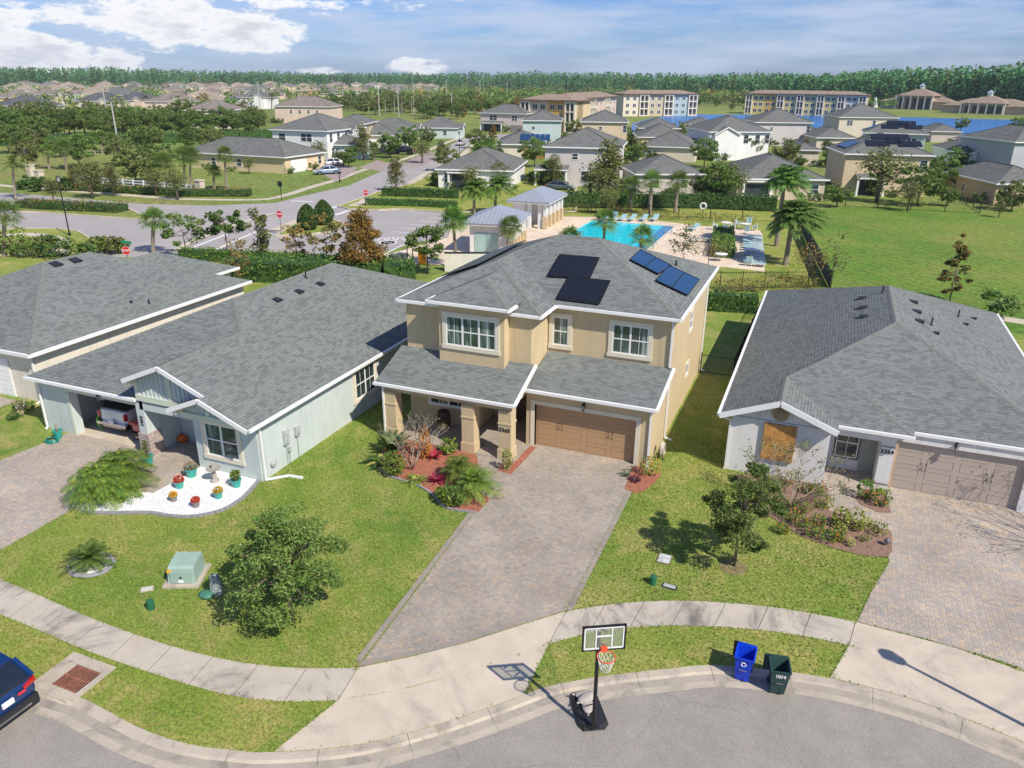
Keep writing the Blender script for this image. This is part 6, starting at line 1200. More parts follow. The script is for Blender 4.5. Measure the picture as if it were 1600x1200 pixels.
for k in range(13):
    q=c0.lerp(c1,k/12); lounger(q.x,1000+q.y,PI/2,0 if k%3 else 8,'flat sun lounger number %s from the far end of the crowded row'%['one','two','three','four','five','six','seven','eight','nine','ten','eleven','twelve','thirteen'][k],'flat sun loungers in the crowded row')
def table(x,y,label):
    p=at(x,y,Z+.05); t=thing('round_table',label,'table',(p.x,p.y,Z+.05),0,'round white pool tables'); mb=MB(); mb.lathe((0,0,.70),[(.6,0),(.62,.02),(.6,.04)],20); mb.build('tabletop',WHITE,t)
    for k in range(4): a=k*PI/2+.5; mb=MB(); mb.bar((.4*math.cos(a),.4*math.sin(a),0),(.35*math.cos(a),.35*math.sin(a),.7),.04); mb.build('leg',WHITE,t)
def chair(x,y,rz,label):
    p=at(x,y,Z+.05); t=thing('deck_chair',label,'chair',(p.x,p.y,Z+.05),rz,'pool chairs with teal mesh'); mb=MB(); mb.box(-.26,.26,-.25,.25,.40,.44); mb.build('seat',LB,t); mb=MB(); mb.box(-.26,.26,.23,.27,.44,.95); mb.build('backrest',LB,t)
    for sx in(-1,1):
        for sy in(-1,1): mb=MB(); mb.bar((sx*.27,sy*.24,0),(sx*.27,sy*.24,.62 if sy<0 else .95),.04); mb.build('leg',WHITE,t)
        mb=MB(); mb.bar((sx*.27,-.24,.64),(sx*.27,.24,.64),.04); mb.build('arm',WHITE,t)
table(1134,357,'round white table, left of two at the far side of the deck'); table(1164,359,'round white table, right of two at the far side of the deck'); table(1126,408,'round white table nearest the tan house roof, on the deck'); table(1171,400,'round teal-shaded table at the near end of the lounger row')
for x,y,r_,l in [(1117,359,R(90),'teal chair left of the left far table'),(1133,364,R(180),'teal chair in front of the left far table'),(1145,358,R(-80),'teal chair between the two far tables'),(1152,355,R(80),'teal chair on the left of the right far table'),(1170,352,0,'teal chair behind the right far table'),(1167,366,R(180),'teal chair in front of the right far table'),(1179,361,R(-90),'teal chair right of the right far table'),(1170,415,R(180),'teal chair alone at the near end of the lounger row'),(1128,401,0,'teal chair behind the nearest deck table')]: chair(x,y,r_,l)
p=at(1092,378,Z+.05); t=thing('bench','low grey-green bench on the pool deck','bench',p,R(5)); mb=MB(); mb.box(-1.1,1.1,-.25,.25,.38,.45); mb.build('seat',mat('bench_grey',(.33,.40,.36),.7),t)
for s_ in(-1,1): mb=MB(); mb.box(s_*.9-.06,s_*.9+.06,-.2,.2,0,.38); mb.build('leg',DARK,t)
p=at(1097,341,Z); t=thing('life_ring','white life ring hanging on a post behind the pool','life ring',p); mb=MB(); mb.bar((0,0,0),(0,0,1.6),.07); mb.build('post',BLACK,t); mb=MB(); mb.T=Matrix.Translation((0,-.1,1.55))@Matrix.Rotation(PI/2,4,'X'); mb.tube([(.36*math.cos(k*PI/12),.36*math.sin(k*PI/12),0) for k in range(25)],.11,8,False); mb.build('ring',WHITE,t)
for k,(x,y) in enumerate([(1053,366),(1037,392)]): 
    p=at(x,y,Z+.05); t=thing('pool_rail',['steel pool ladder rail at the far right corner','steel pool ladder rail on the right pool edge near the roof'][k],'handrail',(PX1+.1,p.y,Z+.06)); mb=MB()
    for s_ in(-.25,.25): mb=MB(); mb.tube([(.5,s_,0),(.45,s_,.8),(.1,s_,.9),(-.15,s_,.6),(-.2,s_,-.02)],.03,6); mb.build('rail',STEEL,t)
# pool pavilions with metal roofs
SEAM,N,L,b=mk('standing_seam'); b.inputs['Roughness'].default_value=.45; b.inputs['Metallic'].default_value=.35; uv=N.new('ShaderNodeUVMap'); sp=N.new('ShaderNodeSeparateXYZ'); L.new(uv.outputs[0],sp.inputs[0]); fr=mth('FRACT',mth('DIVIDE',sp.outputs[0],.42,N,L),None,N,L); rp=ramp(N,[(0,(.24,.26,.29)),(.09,(.24,.26,.29)),(.13,(.42,.45,.50)),(1,(.44,.47,.52))]); L.new(fr,rp.inputs[0]); L.new(rp.outputs[0],b.inputs['Base Color'])
def rect_from(A,B,C,z,D=None,dm=16.5):
    a,b=at(*A,z),at(*B,z); u=(b-a); w_=u.length; u.normalize()
    if u.y>.5: u=Vector((.95,.31,0)); w_*=.85
    v=Vector((-u.y,u.x,0)); d=(at(*C,z)-b).dot(v) if C else (at(*D,z)-a).dot(v); return a,u,v,w_,min(dm,max(3,d))
def hipgeo(w_,d,z,s,oh=0):
    if w_>=d: r=d/2; return [(0,0,z),(w_,0,z),(w_,d,z),(0,d,z)],[(r,d/2,z+s*r),(w_-r,d/2,z+s*r)],'x'
    r=w_/2; return [(0,0,z),(w_,0,z),(w_,d,z),(0,d,z)],[(w_/2,r,z+s*r),(w_/2,d-r,z+s*r)],'y'
def hiproof(mb,w_,d,z,s,ox=0,oy=0,t=.1):
    c,r,ax=hipgeo(w_,d,z,s); sh=lambda p:(p[0]+ox,p[1]+oy,p[2])
    if ax=='x': F_=[[c[0],c[1],r[1],r[0]],[c[1],c[2],r[1]],[c[2],c[3],r[0],r[1]],[c[3],c[0],r[0]]]
    else: F_=[[c[0],c[1],r[0]],[c[1],c[2],r[1],r[0]],[c[2],c[3],r[1]],[c[3],c[0],r[0],r[1]]]
    for f in F_: rf(mb,[sh(p) for p in f],t)
    return [[sh(p) for p in (c[0],r[0])],[sh(p) for p in (c[1],r[1] if ax=='x' else r[0])],[sh(p) for p in (c[2],r[1])],[sh(p) for p in (c[3],r[0] if ax=='x' else r[1])],[sh(r[0]),sh(r[1])]]
for k,(A,B_,C_,lab) in enumerate([((720,348),(809,352),(836,333),'white pool pavilion with a grey metal roof and two teal doors, nearer the tan house'),((790,313),(859,317),(884,302),'open white pool pavilion with a grey metal roof, farther from the tan house')]):
    a,u,v,w_,d=rect_from(A,B_,C_,3.1); rz=math.atan2(u.y,u.x); t=thing('pavilion',lab,'pavilion',(a.x,a.y,Z),rz); h=3.1-Z
    mb=MB(); hiproof(mb,w_,d,h,.42); ro=mb.build('roof',SEAM,t); mb=MB(); mb.box(.1,w_-.1,.1,d-.1,h-.25,h-.12); mb.build('fascia',WHITE,t)
    o=.7; wm=LWHITE
    mb=MB(); 
    if k==0: mb.box(o,w_*.72,o,d-o,0,h-.2)
    else: mb.box(o,w_*.55,d*.45,d-o,0,h-.2); mb.box(o,w_*.4,o,d*.45,0,h-.2)
    mb.build('wall',wm,t)
    nc=5
    for i in range(nc):
        y=o+(d-2*o)*i/(nc-1)
        mb=MB(); mb.box(w_-o-.2,w_-o+.2,y-.2,y+.2,0,h-.2); mb.build('column',[wm],t)
        mb=MB(); mb.box(w_-o-.26,w_-o+.26,y-.26,y+.26,0,1.5); mb.build('column_base',mat('tan_stone',(.55,.42,.25),.9,.2,6),t)
    for i in range(2): mb=MB(); mb.box(w_*(.5+.24*i)-.2,w_*(.5+.24*i)+.2,o-.05,o+.35,0,h-.2); mb.build('column',wm,t)
    if k==0:
        for x in(.33,.52): mb=MB(); mb.box(w_*x-.65,w_*x+.65,o-.06,o,.05,2.2); mb.build('door',mat('teal_door',(.35,.50,.47),.4),t)
    mb=MB(); mb.box(w_*.62,w_-1.6,d*.35,d*.75,0,.75); mb.build('counter',WHITE,t)
WW=stucco('wall_cream',(.72,.68,.60)); a=at(695,424,Z);b=at(812,424,Z)
t=thing('garden_wall','long cream garden wall in front of the nearer pool pavilion','wall',(a.x,a.y,Z)); mb=MB(); mb.bar((0,0,.85),(b-a)+Vector((0,0,.85)),.2,1.7); mb.build('panel',WW,t); mb=MB(); mb.bar((0,0,1.74),(b-a)+Vector((0,0,1.74)),.3,.08); mb.build('coping',DARK,t)
a=at(668,398,Z+.05);
for (x,y,l) in [(618,412,'left grey bin'),(628,410,'right grey bin')]: 
    p=at(x,y,Z); t=thing('storage_bin',l+' beside the hedge at the end of the car park','bin',p); mb=MB(); mb.loft([[(-.45,-.35,0),(.45,-.35,0),(.45,.35,0),(-.45,.35,0)],[(-.5,-.4,.8),(.5,-.4,.8),(.5,.4,.8),(-.5,.4,.8)]]); mb.build('tub',mat('bin_grey',(.10,.11,.13),.6),t); mb=MB(); mb.box(-.52,.52,-.42,.42,.8,.87); mb.build('lid',mat('bin_grey',(.10,.11,.13),.6),t)
p=at(660,413,Z); t=thing('playground_panel','orange panel with a dark arch at the end of the car park','panel',p); mb=MB(); mb.box(-.4,.4,-.08,.08,.05,1.6); mb.build('panel',mat('orange_panel',(.75,.28,.02),.6),t); mb=MB(); mb.tube([(-1.6,0,0),(-1.6,0,1.4),(-1.4,0,1.75),(-1.2,0,1.75),(-1.0,0,1.4),(-1.0,0,0)],.05,6); mb.build('arch',BLACK,t)
# ---------------- middle distance houses ----------------
RF2=[SHF,shingle('brown_shingle_far',(.17,.14,.12),(.22,.19,.165),(.27,.235,.21),.6,.3),shingle('tan_shingle_far',(.27,.21,.16),(.33,.265,.21),(.38,.32,.26),.6,.3),shingle('dark_shingle_far',(.075,.08,.09),(.10,.105,.11),(.13,.135,.145),.6,.3)]
FW=mat('far_window',(.045,.055,.065),.35,.2,1,spec=.35)
COL={}
def wallm(c): 
    k=tuple(c)
    if k not in COL: COL[k]=mat('paint_%d'%len(COL),c,.9,.06,.6)
    return COL[k]
def simple_win(par,T,w_,h,n=1,bars=True,W=False):
    mb=MB(); mb.T=T; f=.1
    mb.box(-f,w_+f,-.05,0,h,h+f);mb.box(-f,w_+f,-.05,0,-f,0);mb.box(-f,0,-.05,0,0,h);mb.box(w_,w_+f,-.05,0,0,h)
    if bars: mb.box(0,w_,-.045,0,h*.5-.03,h*.5+.03)
    for i in range(1,n): mb.box(w_*i/n-.06,w_*i/n+.06,-.046,0,0,h)
    q=mb.build('window',WHITE,par); g=MB(); g.T=T; g.box(0,w_,-.03,-.01,0,h); g.build('pane',FW,q)
def house(label,rect,ze,wc,roof=0,slope=.42,wins=(),gar=(),gables=(),solar=(),extra=None,group=None,oh=.45,tr=True,name='house',loc=None):
    if rect: a,u,v,w_,d=rect
    rz=math.atan2(u.y,u.x); t=thing(name,label,'house',(a.x,a.y,Z),rz,group); h=ze-Z
    mb=MB(); mb.box(oh,w_-oh,oh,d-oh,0,h-.05); wm=wallm(wc)
    r_=MB(); cl=hiproof(r_,w_,d,h,slope); g=MB(); 
    cs=[(0,0,h),(w_,0,h),(w_,d,h),(0,d,h)]
    for p,q in zip(cs,cs[1:]+cs[:1]): gutter(g,p,q,.14,.2)
    for (side,c,gw,dep,gh) in gables:   # small front gable wing at centre c, width gw, projecting dep, eave height gh
        s=slope+.1; pk=gh+s*gw/2
        M4={'f':Matrix.Translation((c,0,0)),'r':Matrix.Translation((w_,c,0))@Matrix.Rotation(PI/2,4,'Z'),'l':Matrix.Translation((0,c,0))@Matrix.Rotation(-PI/2,4,'Z')}[side]
        back=min(w_,d)*.45
        for B in(mb,r_,g): B.T=M4
        mb.box(-gw/2+.3,gw/2-.3,-dep+.3,back*.4,0,gh); mb.add([(-gw/2+.3,-dep+.3,gh),(gw/2-.3,-dep+.3,gh),(0,-dep+.3,pk-.15),(-gw/2+.3,-dep+.5,gh),(gw/2-.3,-dep+.5,gh),(0,-dep+.5,pk-.15)],[(0,1,2),(5,4,3)])
        rf(r_,[(-gw/2,-dep,gh),(0,-dep,pk),(0,back,pk),(-gw/2,back,gh)],.08); rf(r_,[(gw/2,-dep,gh),(0,-dep,pk),(0,back,pk),(gw/2,back,gh)],.08)
        g.bar((-gw/2,-dep-.03,gh-.08),(0,-dep-.03,pk-.08),.07,.22); g.bar((gw/2,-dep-.03,gh-.08),(0,-dep-.03,pk-.08),.07,.22)
        for B in(mb,r_,g): B.T=Matrix()
    mb.build('wall',wm,t); ro=r_.build('roof',RF2[roof],t)
    c=MB()
    for p,q in cl: c.bar(Vector(p)+Vector((0,0,.03)),Vector(q)+Vector((0,0,.03)),.24,.05)
    c.build('ridge_cap',RF2[roof],ro)
    if tr: g.build('gutter',WHITE,ro)
    def FR(side,x,z,off=0):
        return {'f':F((x,oh-off,z),(1,0,0)),'r':F((w_-oh+off,x,z),(0,1,0)),'b':F((w_-x,d-oh+off,z),(-1,0,0)),'l':F((oh-off,d-x,z),(0,-1,0))}[side]
    for wn in wins:
        side,x,z,ww,hh=wn[:5]; n=wn[5] if len(wn)>5 else 1; L_=w_ if side in'fb' else d; off=wn[6] if len(wn)>6 else 0
        simple_win(t,FR(side,x*L_-ww/2,z,off),ww,hh,n)
    for (side,x,ww,col) in gar:
        L_=w_ if side in'fb' else d; q=MB(); q.T=FR(side,x*L_-ww/2,0,.02); q.box(0,ww,-.03,.05,.0,2.2); 
        for r in range(4):
            for i in range(4): q.box(ww*i/4+.12,ww*(i+1)/4-.12,-.06,-.03,r*.55+.08,r*.55+.47)
        q.build('garage_door',wallm(col),t)
    if extra: extra(t,w_,d,h)
    return t
def ctr(x,y,w_,d,ang):   # rectangle whose near side centre stands at pixel (x,y) on the ground; ang = direction of its front edge
    p=at(x,y,Z); u=Vector((math.cos(ang),math.sin(ang),0)); v=Vector((-u.y,u.x,0)); return (p-u*w_/2,u,v,w_,d)
def porch(x0,x1,dep,hh,slope=.3,side='f',screen=True):
    def f(t,w_,d,h):
        mb=MB(); M4=Matrix() if side=='f' else Matrix.Translation((w_,0,0))@Matrix.Rotation(PI/2,4,'Z'); mb.T=M4
        rf(mb,[(x0,-dep,hh),(x1,-dep,hh),(x1,.45,hh+slope*(dep+.4)),(x0,.45,hh+slope*(dep+.4))],.12); ro=mb.build('porch_roof',SHF,t); mb=MB(); mb.T=M4; mb.bar((x0,-dep,hh-.05),(x1,-dep,hh-.05),.12,.2); mb.build('gutter',WHITE,ro)
        for x in(x0+.25,x1-.25): mb=MB(); mb.T=M4; mb.box(x-.15,x+.15,-dep+.1,-dep+.4,0,hh-.1); mb.build('column',WHITE,t)
        mb=MB(); mb.T=M4; mb.box(x0+.6,x1-.6,.38,.44,.05,2.2); mb.build('patio_door',FW,t)
    return f
TANC=(.62,.48,.30);YELC=(.68,.54,.33);LAV=(.60,.55,.53);PBL=(.50,.58,.57);WHT=(.78,.77,.76);BEI=(.66,.58,.47);PNK=(.66,.52,.43);GRY=(.42,.44,.46);TEA=(.42,.52,.50);BRN=(.34,.17,.06)
def sol(par_px,ze,rect,slope,front=True,m=PAN):
    pass
house('cream-yellow single-storey house on the street corner with a white garage door',rect_from((283,237),(445,246),(478,231),2.8,None,12.5),2.8,YELC,0,wins=[('f',.55,.9,1.1,1.2),('f',.3,.9,1.0,1.2),('r',.85,.9,.9,1.4)],gar=[('r',.35,4.6,WHT)])
house('white two-storey house with a hip roof behind the silver-blue car',rect_from((420,202),(511,205),(533,193),5.7),5.7,WHT,0,wins=[('f',.2,3.6,1.6,1.4,1),('f',.62,3.6,2.6,1.5,2),('r',.12,3.5,1.0,1.7),('r',.3,3.5,1.0,1.7),('r',.5,3.5,1.0,1.7),('r',.8,3.5,1.0,1.7),('r',.15,.9,1,1.4),('r',.6,.9,1.2,1.8)],gables=[('r',11,4.5,.9,5.3)])
house('tan two-storey house with a hip roof beyond the white two-storey house',rect_from((512,194),(576,193),(592,186),5.7),5.7,TANC,0,wins=[('f',.75,3.6,1.4,1.5,2),('r',.4,3.6,1.6,1.4,2),('r',.75,3.6,1.4,1.4,2)])
sdir=(at(720,237,Z)-at(640,285,Z)); sa=math.atan2(sdir.y,sdir.x)
def sh_(label,x,y,w_,d,wc,gc,z=2.8,ang=None,**k):
    a_=ang if ang is not None else sa-PI/2-PI; return house(label,ctr(x,y,w_,d,a_),z,wc,0,**k)
# houses along the left of the street: front edge runs along the street, face to the right
def st_(label,x,y,w_,d,wc,gc,ze=2.8,gab=True,side=1):
    p=at(x,y,Z); u=sdir.normalized()*side; v=Vector((-u.y,u.x,0)); return house(label,(p-u*w_/2,u,v,w_,d),ze,wc,0,wins=[('f',.15,.9,1.2,1.3),('l',.3,.9,1,1.2),('l',.7,.9,1,1.2)]+([('f',.2,3.6,1.2,1.3),('f',.6,3.6,1.6,1.3,2)] if ze>4 else []),gar=[('f',.72,4.8,gc)],gables=[('f',w_*.3,5.5,1.2,2.7)] if gab else ())
st_('pale green small house with a white gable behind the parked dark cars',574,246,9,11,PBL,WHT); st_('white gabled single-storey house in the middle of the street row',632,228,12,15,WHT,WHT); st_('grey gabled single-storey house, farther along the left of the street',655,216,12,15,LAV,WHT); st_('pale green single-storey house with a brown garage door near the far street end',722,214,15,13,PBL,BRN)
house('pinkish two-storey house with grey side wall closing the far end of the street',rect_from((748,176),(822,178),None,5.6,(736,173)),5.6,(.66,.56,.50),0,wins=[('f',.3,3.5,2.6,1.5,2),('f',.75,3.5,1.8,1.5,2)],gar=[('f',.8,4.8,(.3,.27,.27))],extra=porch(1,9,1.6,2.7))
house('single-storey house with a wide grey roof across the street from the white houses',rect_from((679,264),(803,267),(831,248),2.9),2.9,WHT,0,wins=[('f',.2,.8,2,1.6,2)],extra=porch(2,7,.3,2.6))
def tarp(t,w_,d,h):
    mb=MB(); s=.42
    for i in range(6): x=w_*.50+i*1.1; mb.slab([(x,1.6,h+s*1.6+.12),(x+1.0,1.6,h+s*1.6+.12),(x+1.0,4.2,h+s*4.2+.12),(x,4.2,h+s*4.2+.12)],.05)
    mb.build('solar_panel',PANB,t)
house('grey-roofed house with bright blue solar panels and a brown garage door',rect_from((772,225),(852,226),(872,214),2.9),2.9,BEI,0,gar=[('f',.78,4.6,BRN)],wins=[('f',.1,.9,1.2,1.3)],extra=tarp)
house('large pale lavender two-storey house with a small upper window facing the pool',rect_from((847,229),(971,232),(981,221),6.0),6.0,LAV,0,wins=[('f',.42,4.2,.9,.9),('f',.54,.9,.9,1.5),('r',.3,3.6,1,1.4)],extra=porch(-1,4.5,1.6,2.7))
house('pale blue two-storey house behind the solar-panelled roofs',rect_from((814,188),(889,188),(896,182),5.8),5.8,PBL,0,wins=[('f',.3,3.6,.8,.8)])
house('tan two-storey house with one tiny upper window, right of the pale blue one',rect_from((907,190),(983,191),(985,184),5.8),5.8,(.64,.52,.36),0,wins=[('f',.42,3.9,.8,.8),('f',.92,3.4,.9,1.6)])
house('single-storey house nearest the hedge in the stack of grey hip roofs',rect_from((996,228),(1090,231),(1092,219),2.9),2.9,BEI,0,wins=[('f',.2,.9,1,1.2)]); house('middle one of three grey hip roofs lined up behind each other',rect_from((996,214),(1067,211),(1066,203),2.9),2.9,YELC,0); house('farthest of three grey hip roofs lined up, nearest the lake',rect_from((998,200),(1056,198),(1054,192),2.9),2.9,TANC,0)
house('single-storey house with a pyramid roof directly behind the pool palms',rect_from((992,272),(1106,272),(1116,259),2.9),2.9,(.62,.53,.50),0,wins=[('f',.3,.9,1,1.2),('f',.7,.9,1,1.2)])
house('white two-storey house with brown framed upper windows and a front gable',rect_from((1108,206),(1208,206),(1210,196),5.8),5.8,WHT,0,wins=[('f',x,3.5,1.0,1.7) for x in(.2,.42,.6,.78,.93)],gables=[('f',4,6,.8,5.4)])
house('tan single-storey house with a shaded patio behind the hedge, left of the solar house',rect_from((1150,279),(1297,281),(1291,259),2.9),2.9,(.60,.50,.36),0,wins=[('f',.86,.9,1.1,1.3)],extra=porch(1,5.5,.2,2.7))
house('greyish two-storey house with a tiny window, right of the white one',rect_from((1180,191),(1272,192),(1274,185),5.8),5.8,LAV,0,wins=[('f',.3,4,.7,.7),('f',.93,3.5,1.0,1.6)])
house('tan single-storey house with a beige garage door below the greyish two-storey house',rect_from((1238,234),(1284,235),None,2.9,(1209,224)),2.9,(.58,.48,.34),0,gar=[('f',.55,4.6,BEI)])
def solar21(t,w_,d,h):
    s=.42
    for (x,y,n,m) in [(.28,.30,3,1),(.36,.58,5,1),(.52,.40,2,1),(.64,.30,3,1)]:
        mb=MB(); 
        for i in range(n): X=w_*x+i*1.15; Y=d*y*.55; mb.slab([(X,Y,h+s*Y+.15),(X+1.1,Y,h+s*Y+.15),(X+1.1,Y+1.7,h+s*(Y+1.7)+.15),(X,Y+1.7,h+s*(Y+1.7)+.15)],.05)
        mb.build('solar_panel',PAN,t)
    mb=MB(); mb.slab([(1.0,d*.3,h+s*1+.15),(1.0,d*.75,h+s*1+.15),(3.0,d*.70,h+s*3+.15),(3.0,d*.35,h+s*3+.15)][::-1],.05); mb.build('solar_panel',PANB,t)
    porch(2.2,6.5,1.2,2.7)(t,w_,d,h)
house('tan two-storey house with many black solar panels above the green field',rect_from((1319,240),(1462,243),None,6.0,(1292,229)),6.0,(.62,.50,.33),0,wins=[('f',.45,4.3,.6,.7),('f',.90,3.6,1.0,1.7),('f',.45,1.6,.7,.9),('f',.75,1.4,.7,.9)],extra=solar21)
house('teal-green two-storey house with solar panels behind the tan solar house',rect_from((1348,207),(1452,210),None,5.9,(1328,202)),5.9,TEA,0,wins=[('f',.72,3.6,2.8,1.5,3)],extra=solar21)
house('tan two-storey house with white double windows close to the lake',rect_from((1311,183),(1378,181),None,5.8,(1304,178)),5.8,BEI,0,wins=[('f',.2,3.5,1.6,1.5,2),('f',.6,3.5,.9,1.5),('f',.88,3.5,2.2,1.5,2)])
house('white single-storey house with a front gable and wide grey roof on the right',rect_from((1495,238),(1590,240),None,2.9,(1450,218)),2.9,WHT,0,gables=[('f',5,6,1,2.8)],wins=[('f',.3,.9,1.2,1.2)]); house('long grey roof with a white gable tip in front of the lake, at the right',rect_from((1530,223),(1585,224),None,2.9,(1475,205)),2.9,WHT,0,gables=[('f',3,5,1,2.8)])
house('tan single-storey house with a long side wall beyond the field, at the right edge',rect_from((1557,287),(1665,288),None,2.9,(1481,262)),2.9,(.60,.47,.30),0,wins=[('f',.2,.8,1.4,1.5,2),('l',.3,.9,.6,1.1),('l',.45,.9,.5,1.0)])
house('low grey hip roof between the solar houses and the lake',rect_from((1275,215),(1338,214),(1342,204),2.9),2.9,BEI,0); house('low grey hip roof right of the teal house, in front of the lake',rect_from((1455,205),(1505,206),None,2.9,(1440,196)),2.9,(.6,.5,.45),0); house('blue-grey two-storey house cut off by the right edge of the photo',rect_from((1586,222),(1680,222),None,5.8,(1574,208)),5.8,GRY,0)
house('tan roofed small house by the lake, left of the white gabled one',rect_from((1068,195),(1118,196),(1120,188),2.9),2.9,BEI,0)
house('pinkish two-storey house with a brown roof among palms, upper left',rect_from((426,166),(492,163),None,5.8,(440,155)),5.8,PNK,1,wins=[('f',x,3.4,.8,1.3) for x in(.3,.45,.6,.75)])
house('beige house with a grey roof, left of the pinkish two-storey house, beyond the oaks',rect_from((285,172),(362,170),(372,163),5.6),5.6,BEI,1,wins=[('f',.8,3.4,1,1.3)])
# far subdivision on the left
rnd=random.Random(5); cols=[('tan',TANC),('beige',BEI),('pink',PNK),('yellow',YELC),('white',WHT),('cream',(.7,.62,.5))]; rcs=[('brown',1),('tan',2),('grey',0),('brown',1),('tan',2)]
protos={}
k=0
rows=[(166,13,.04),(159,15,.03),(153,18,.02),(148,20,0),(144,22,0),(141,24,0),(138.5,26,0),(136,26,0),(134,26,0),(132,26,0)]
for ri,(yy,n,_) in enumerate(rows):
    for i in range(n):
        x=-30+i*(690/n)+rnd.uniform(-12,12)+ri*9; y=yy+rnd.uniform(-1.5,1.5)-(800-x)*.0  - (0 if x>0 else 0)+ (x-300)*.006
        if ri==0 and x>400: continue
        if ri<=1 and 395<x<520: continue
        (cn,cc),(rn_,rr_)=rnd.choice(cols),rnd.choice(rcs); two=rnd.random()<.4; key=(cn,rn_,two)
        p=at(x,y,Z); ang=rnd.choice([0,PI/2])+.35+rnd.uniform(-.1,.1)
        lab='%s %s house with a %s roof in the far subdivision'%(cn,'two-storey' if two else 'low',rn_); grp='%s %s far houses with %s roofs'%(cn,'two-storey' if two else 'low',rn_)
        if key not in protos:
            w_,d=rnd.uniform(14,17),rnd.uniform(13,16); protos[key]=(house(lab,(p,Vector((math.cos(ang),math.sin(ang),0)),Vector((-math.sin(ang),math.cos(ang),0)),w_,d),5.6 if two else 3.0,cc,rr_,slope=.45,wins=[('f',.3,.9,1.6,1.3),('f',.7,.9,1.6,1.3),('l',.5,.9,1.4,1.3),('r',.5,.9,1.4,1.3)]+([('f',.3,3.4,1.4,1.3),('f',.7,3.4,1.4,1.3)] if two else []),gables=[('f',w_*.3,6,1.5,5.3 if two else 2.9)],group=grp),)
        else: dup(protos[key][0],(p.x,p.y,Z),ang,rnd.uniform(.92,1.1),group=grp)
for (lab,x,y,w_,d,ze,c,rf3,ang) in [('yellow gabled house with a brown roof at the far left edge below the forest',18,166,20,16,4.2,YELC,1,.35),('wide house with a near-black roof behind the oak row',150,170,24,17,3.6,BEI,3,.3),('pale green-sided house with a brown roof right of the yellow gabled one',112,160,20,16,3.6,PBL,1,.35),('house with a dark roof and a white chimney behind the oak row',205,167,22,17,3.6,PNK,3,.25),('pink house with a wide grey-brown roof behind the oak row',262,172,24,18,3.8,PNK,1,.3),('house with a dark hip roof at the far left behind the oaks',25,180,22,18,3.6,BEI,3,.3),('pale two-storey house with a grey roof left of the skyline palms',395,170,18,16,5.6,WHT,0,.3)]:
    house(lab,ctr(x,y,w_,d,ang),ze,c,rf3,slope=.45,wins=[('f',.2,.9,1.6,1.3),('f',.7,.9,1.6,1.3)],gables=[('f',w_*.7,7,1.5,ze-.2)])
# ---------------- apartments and clubhouses ----------------
TILE2=shingle('clay_roof',(.24,.18,.135),(.29,.225,.175),(.34,.27,.21),.8,.4)
def apartments(label,A,B_,d,secs,ze=9.6,D=None,side=True):
    a,b=at(*A,ze),at(*B_,ze); u=(b-a);w_=u.length;u.normalize();v=Vector((-u.y,u.x,0)); t=thing('apartment_building',label,'apartment building',(a.x,a.y,Z),math.atan2(u.y,u.x)); h=ze-Z
    mb=MB(); hiproof(mb,w_,d,h,.26,t=.3); ro=mb.build('roof',TILE2,t); mb=MB()
    for p,q in [((0,0,h),(w_,0,h)),((w_,0,h),(w_,d,h)),((0,0,h),(0,d,h))]: mb.bar(p,q,.3,.4)
    mb.build('fascia',mat('brown_fascia',(.16,.10,.07),.8),ro)
    n=len(secs); ws=[.75 if c=='B' else 1.25 for c in secs]; un=(w_-1.6)/sum(ws)
    for i,c in enumerate(secs):
        x0=.8+sum(ws[:i])*un; sw=ws[i]*un; pr=0 if c!='B' else .9
        if c=='B':
            mb=MB(); mb.box(x0,x0+.5,.2,d/2,0,h-.3);mb.box(x0+sw-.5,x0+sw,.2,d/2,0,h-.3); mb.box(x0+sw*.5-.2,x0+sw*.5+.2,.25,1,0,h-.3)
            for z_ in(0,3.1,6.2,9.0): mb.box(x0+.5,x0+sw-.5,.22,3,z_,z_+.45)
            mb.box(x0+.5,x0+sw-.5,2.8,3,0,h-.3); mb.build('balcony_bay',wallm((.68,.62,.52)),t); mb=MB()
            for z_ in(.45,3.55,6.6): mb.box(x0+.55,x0+sw-.55,1.6,1.65,z_,z_+2.3)
            mb.build('balcony_screen',mat('balcony_grey',(.12,.14,.17),.5,.15,.5),t)
        else:
            mb=MB(); mb.box(x0,x0+sw,1.0,d-1,0,h-.3); mb.build('wall_section',wallm(c),t)
            for z_ in(1,4.0,7.0):
                for f in(.28,.72): simple_win(t,F((x0+sw*f-.9,1.0,z_),(1,0,0)),1.6,1.5,2,False)
    if side:
        mb=MB(); mb.box(.85,1.0,1.05,d-1,0,h-.3); mb.build('wall_section',wallm(secs[0] if secs[0]!='B' else TANC),t)
        mb=MB(); mb.box(w_-.95,w_-.8,1.05,d-1,0,h-.3); mb.build('wall_section',wallm(secs[-1] if secs[-1]!='B' else TANC),t)
    return t
ORC=(.62,.36,.10);YC=(.66,.52,.22);TC=(.34,.44,.42);PC=(.60,.47,.38)
apartments('three-storey apartment block with brown roof, left one with pink and orange walls',(808,156),(902,158),14,['B',PC,ORC,'B'])
apartments('long three-storey apartment block receding behind the left block',(908,155),(968,150),14,[PC,'B',PC,'B',PC])
apartments('three-storey apartment block with teal and cream walls facing the lake',(974,147),(1094,147),13,[BEI,'B',(.5,.42,.3),'B',TC,'B'])
apartments('long yellow and white three-storey apartment block on the lake shore',(1163,146),(1358,149),13,['B',YC,ORC,'B',YC,'B',YC,'B',YC,'B',BEI,'B'])
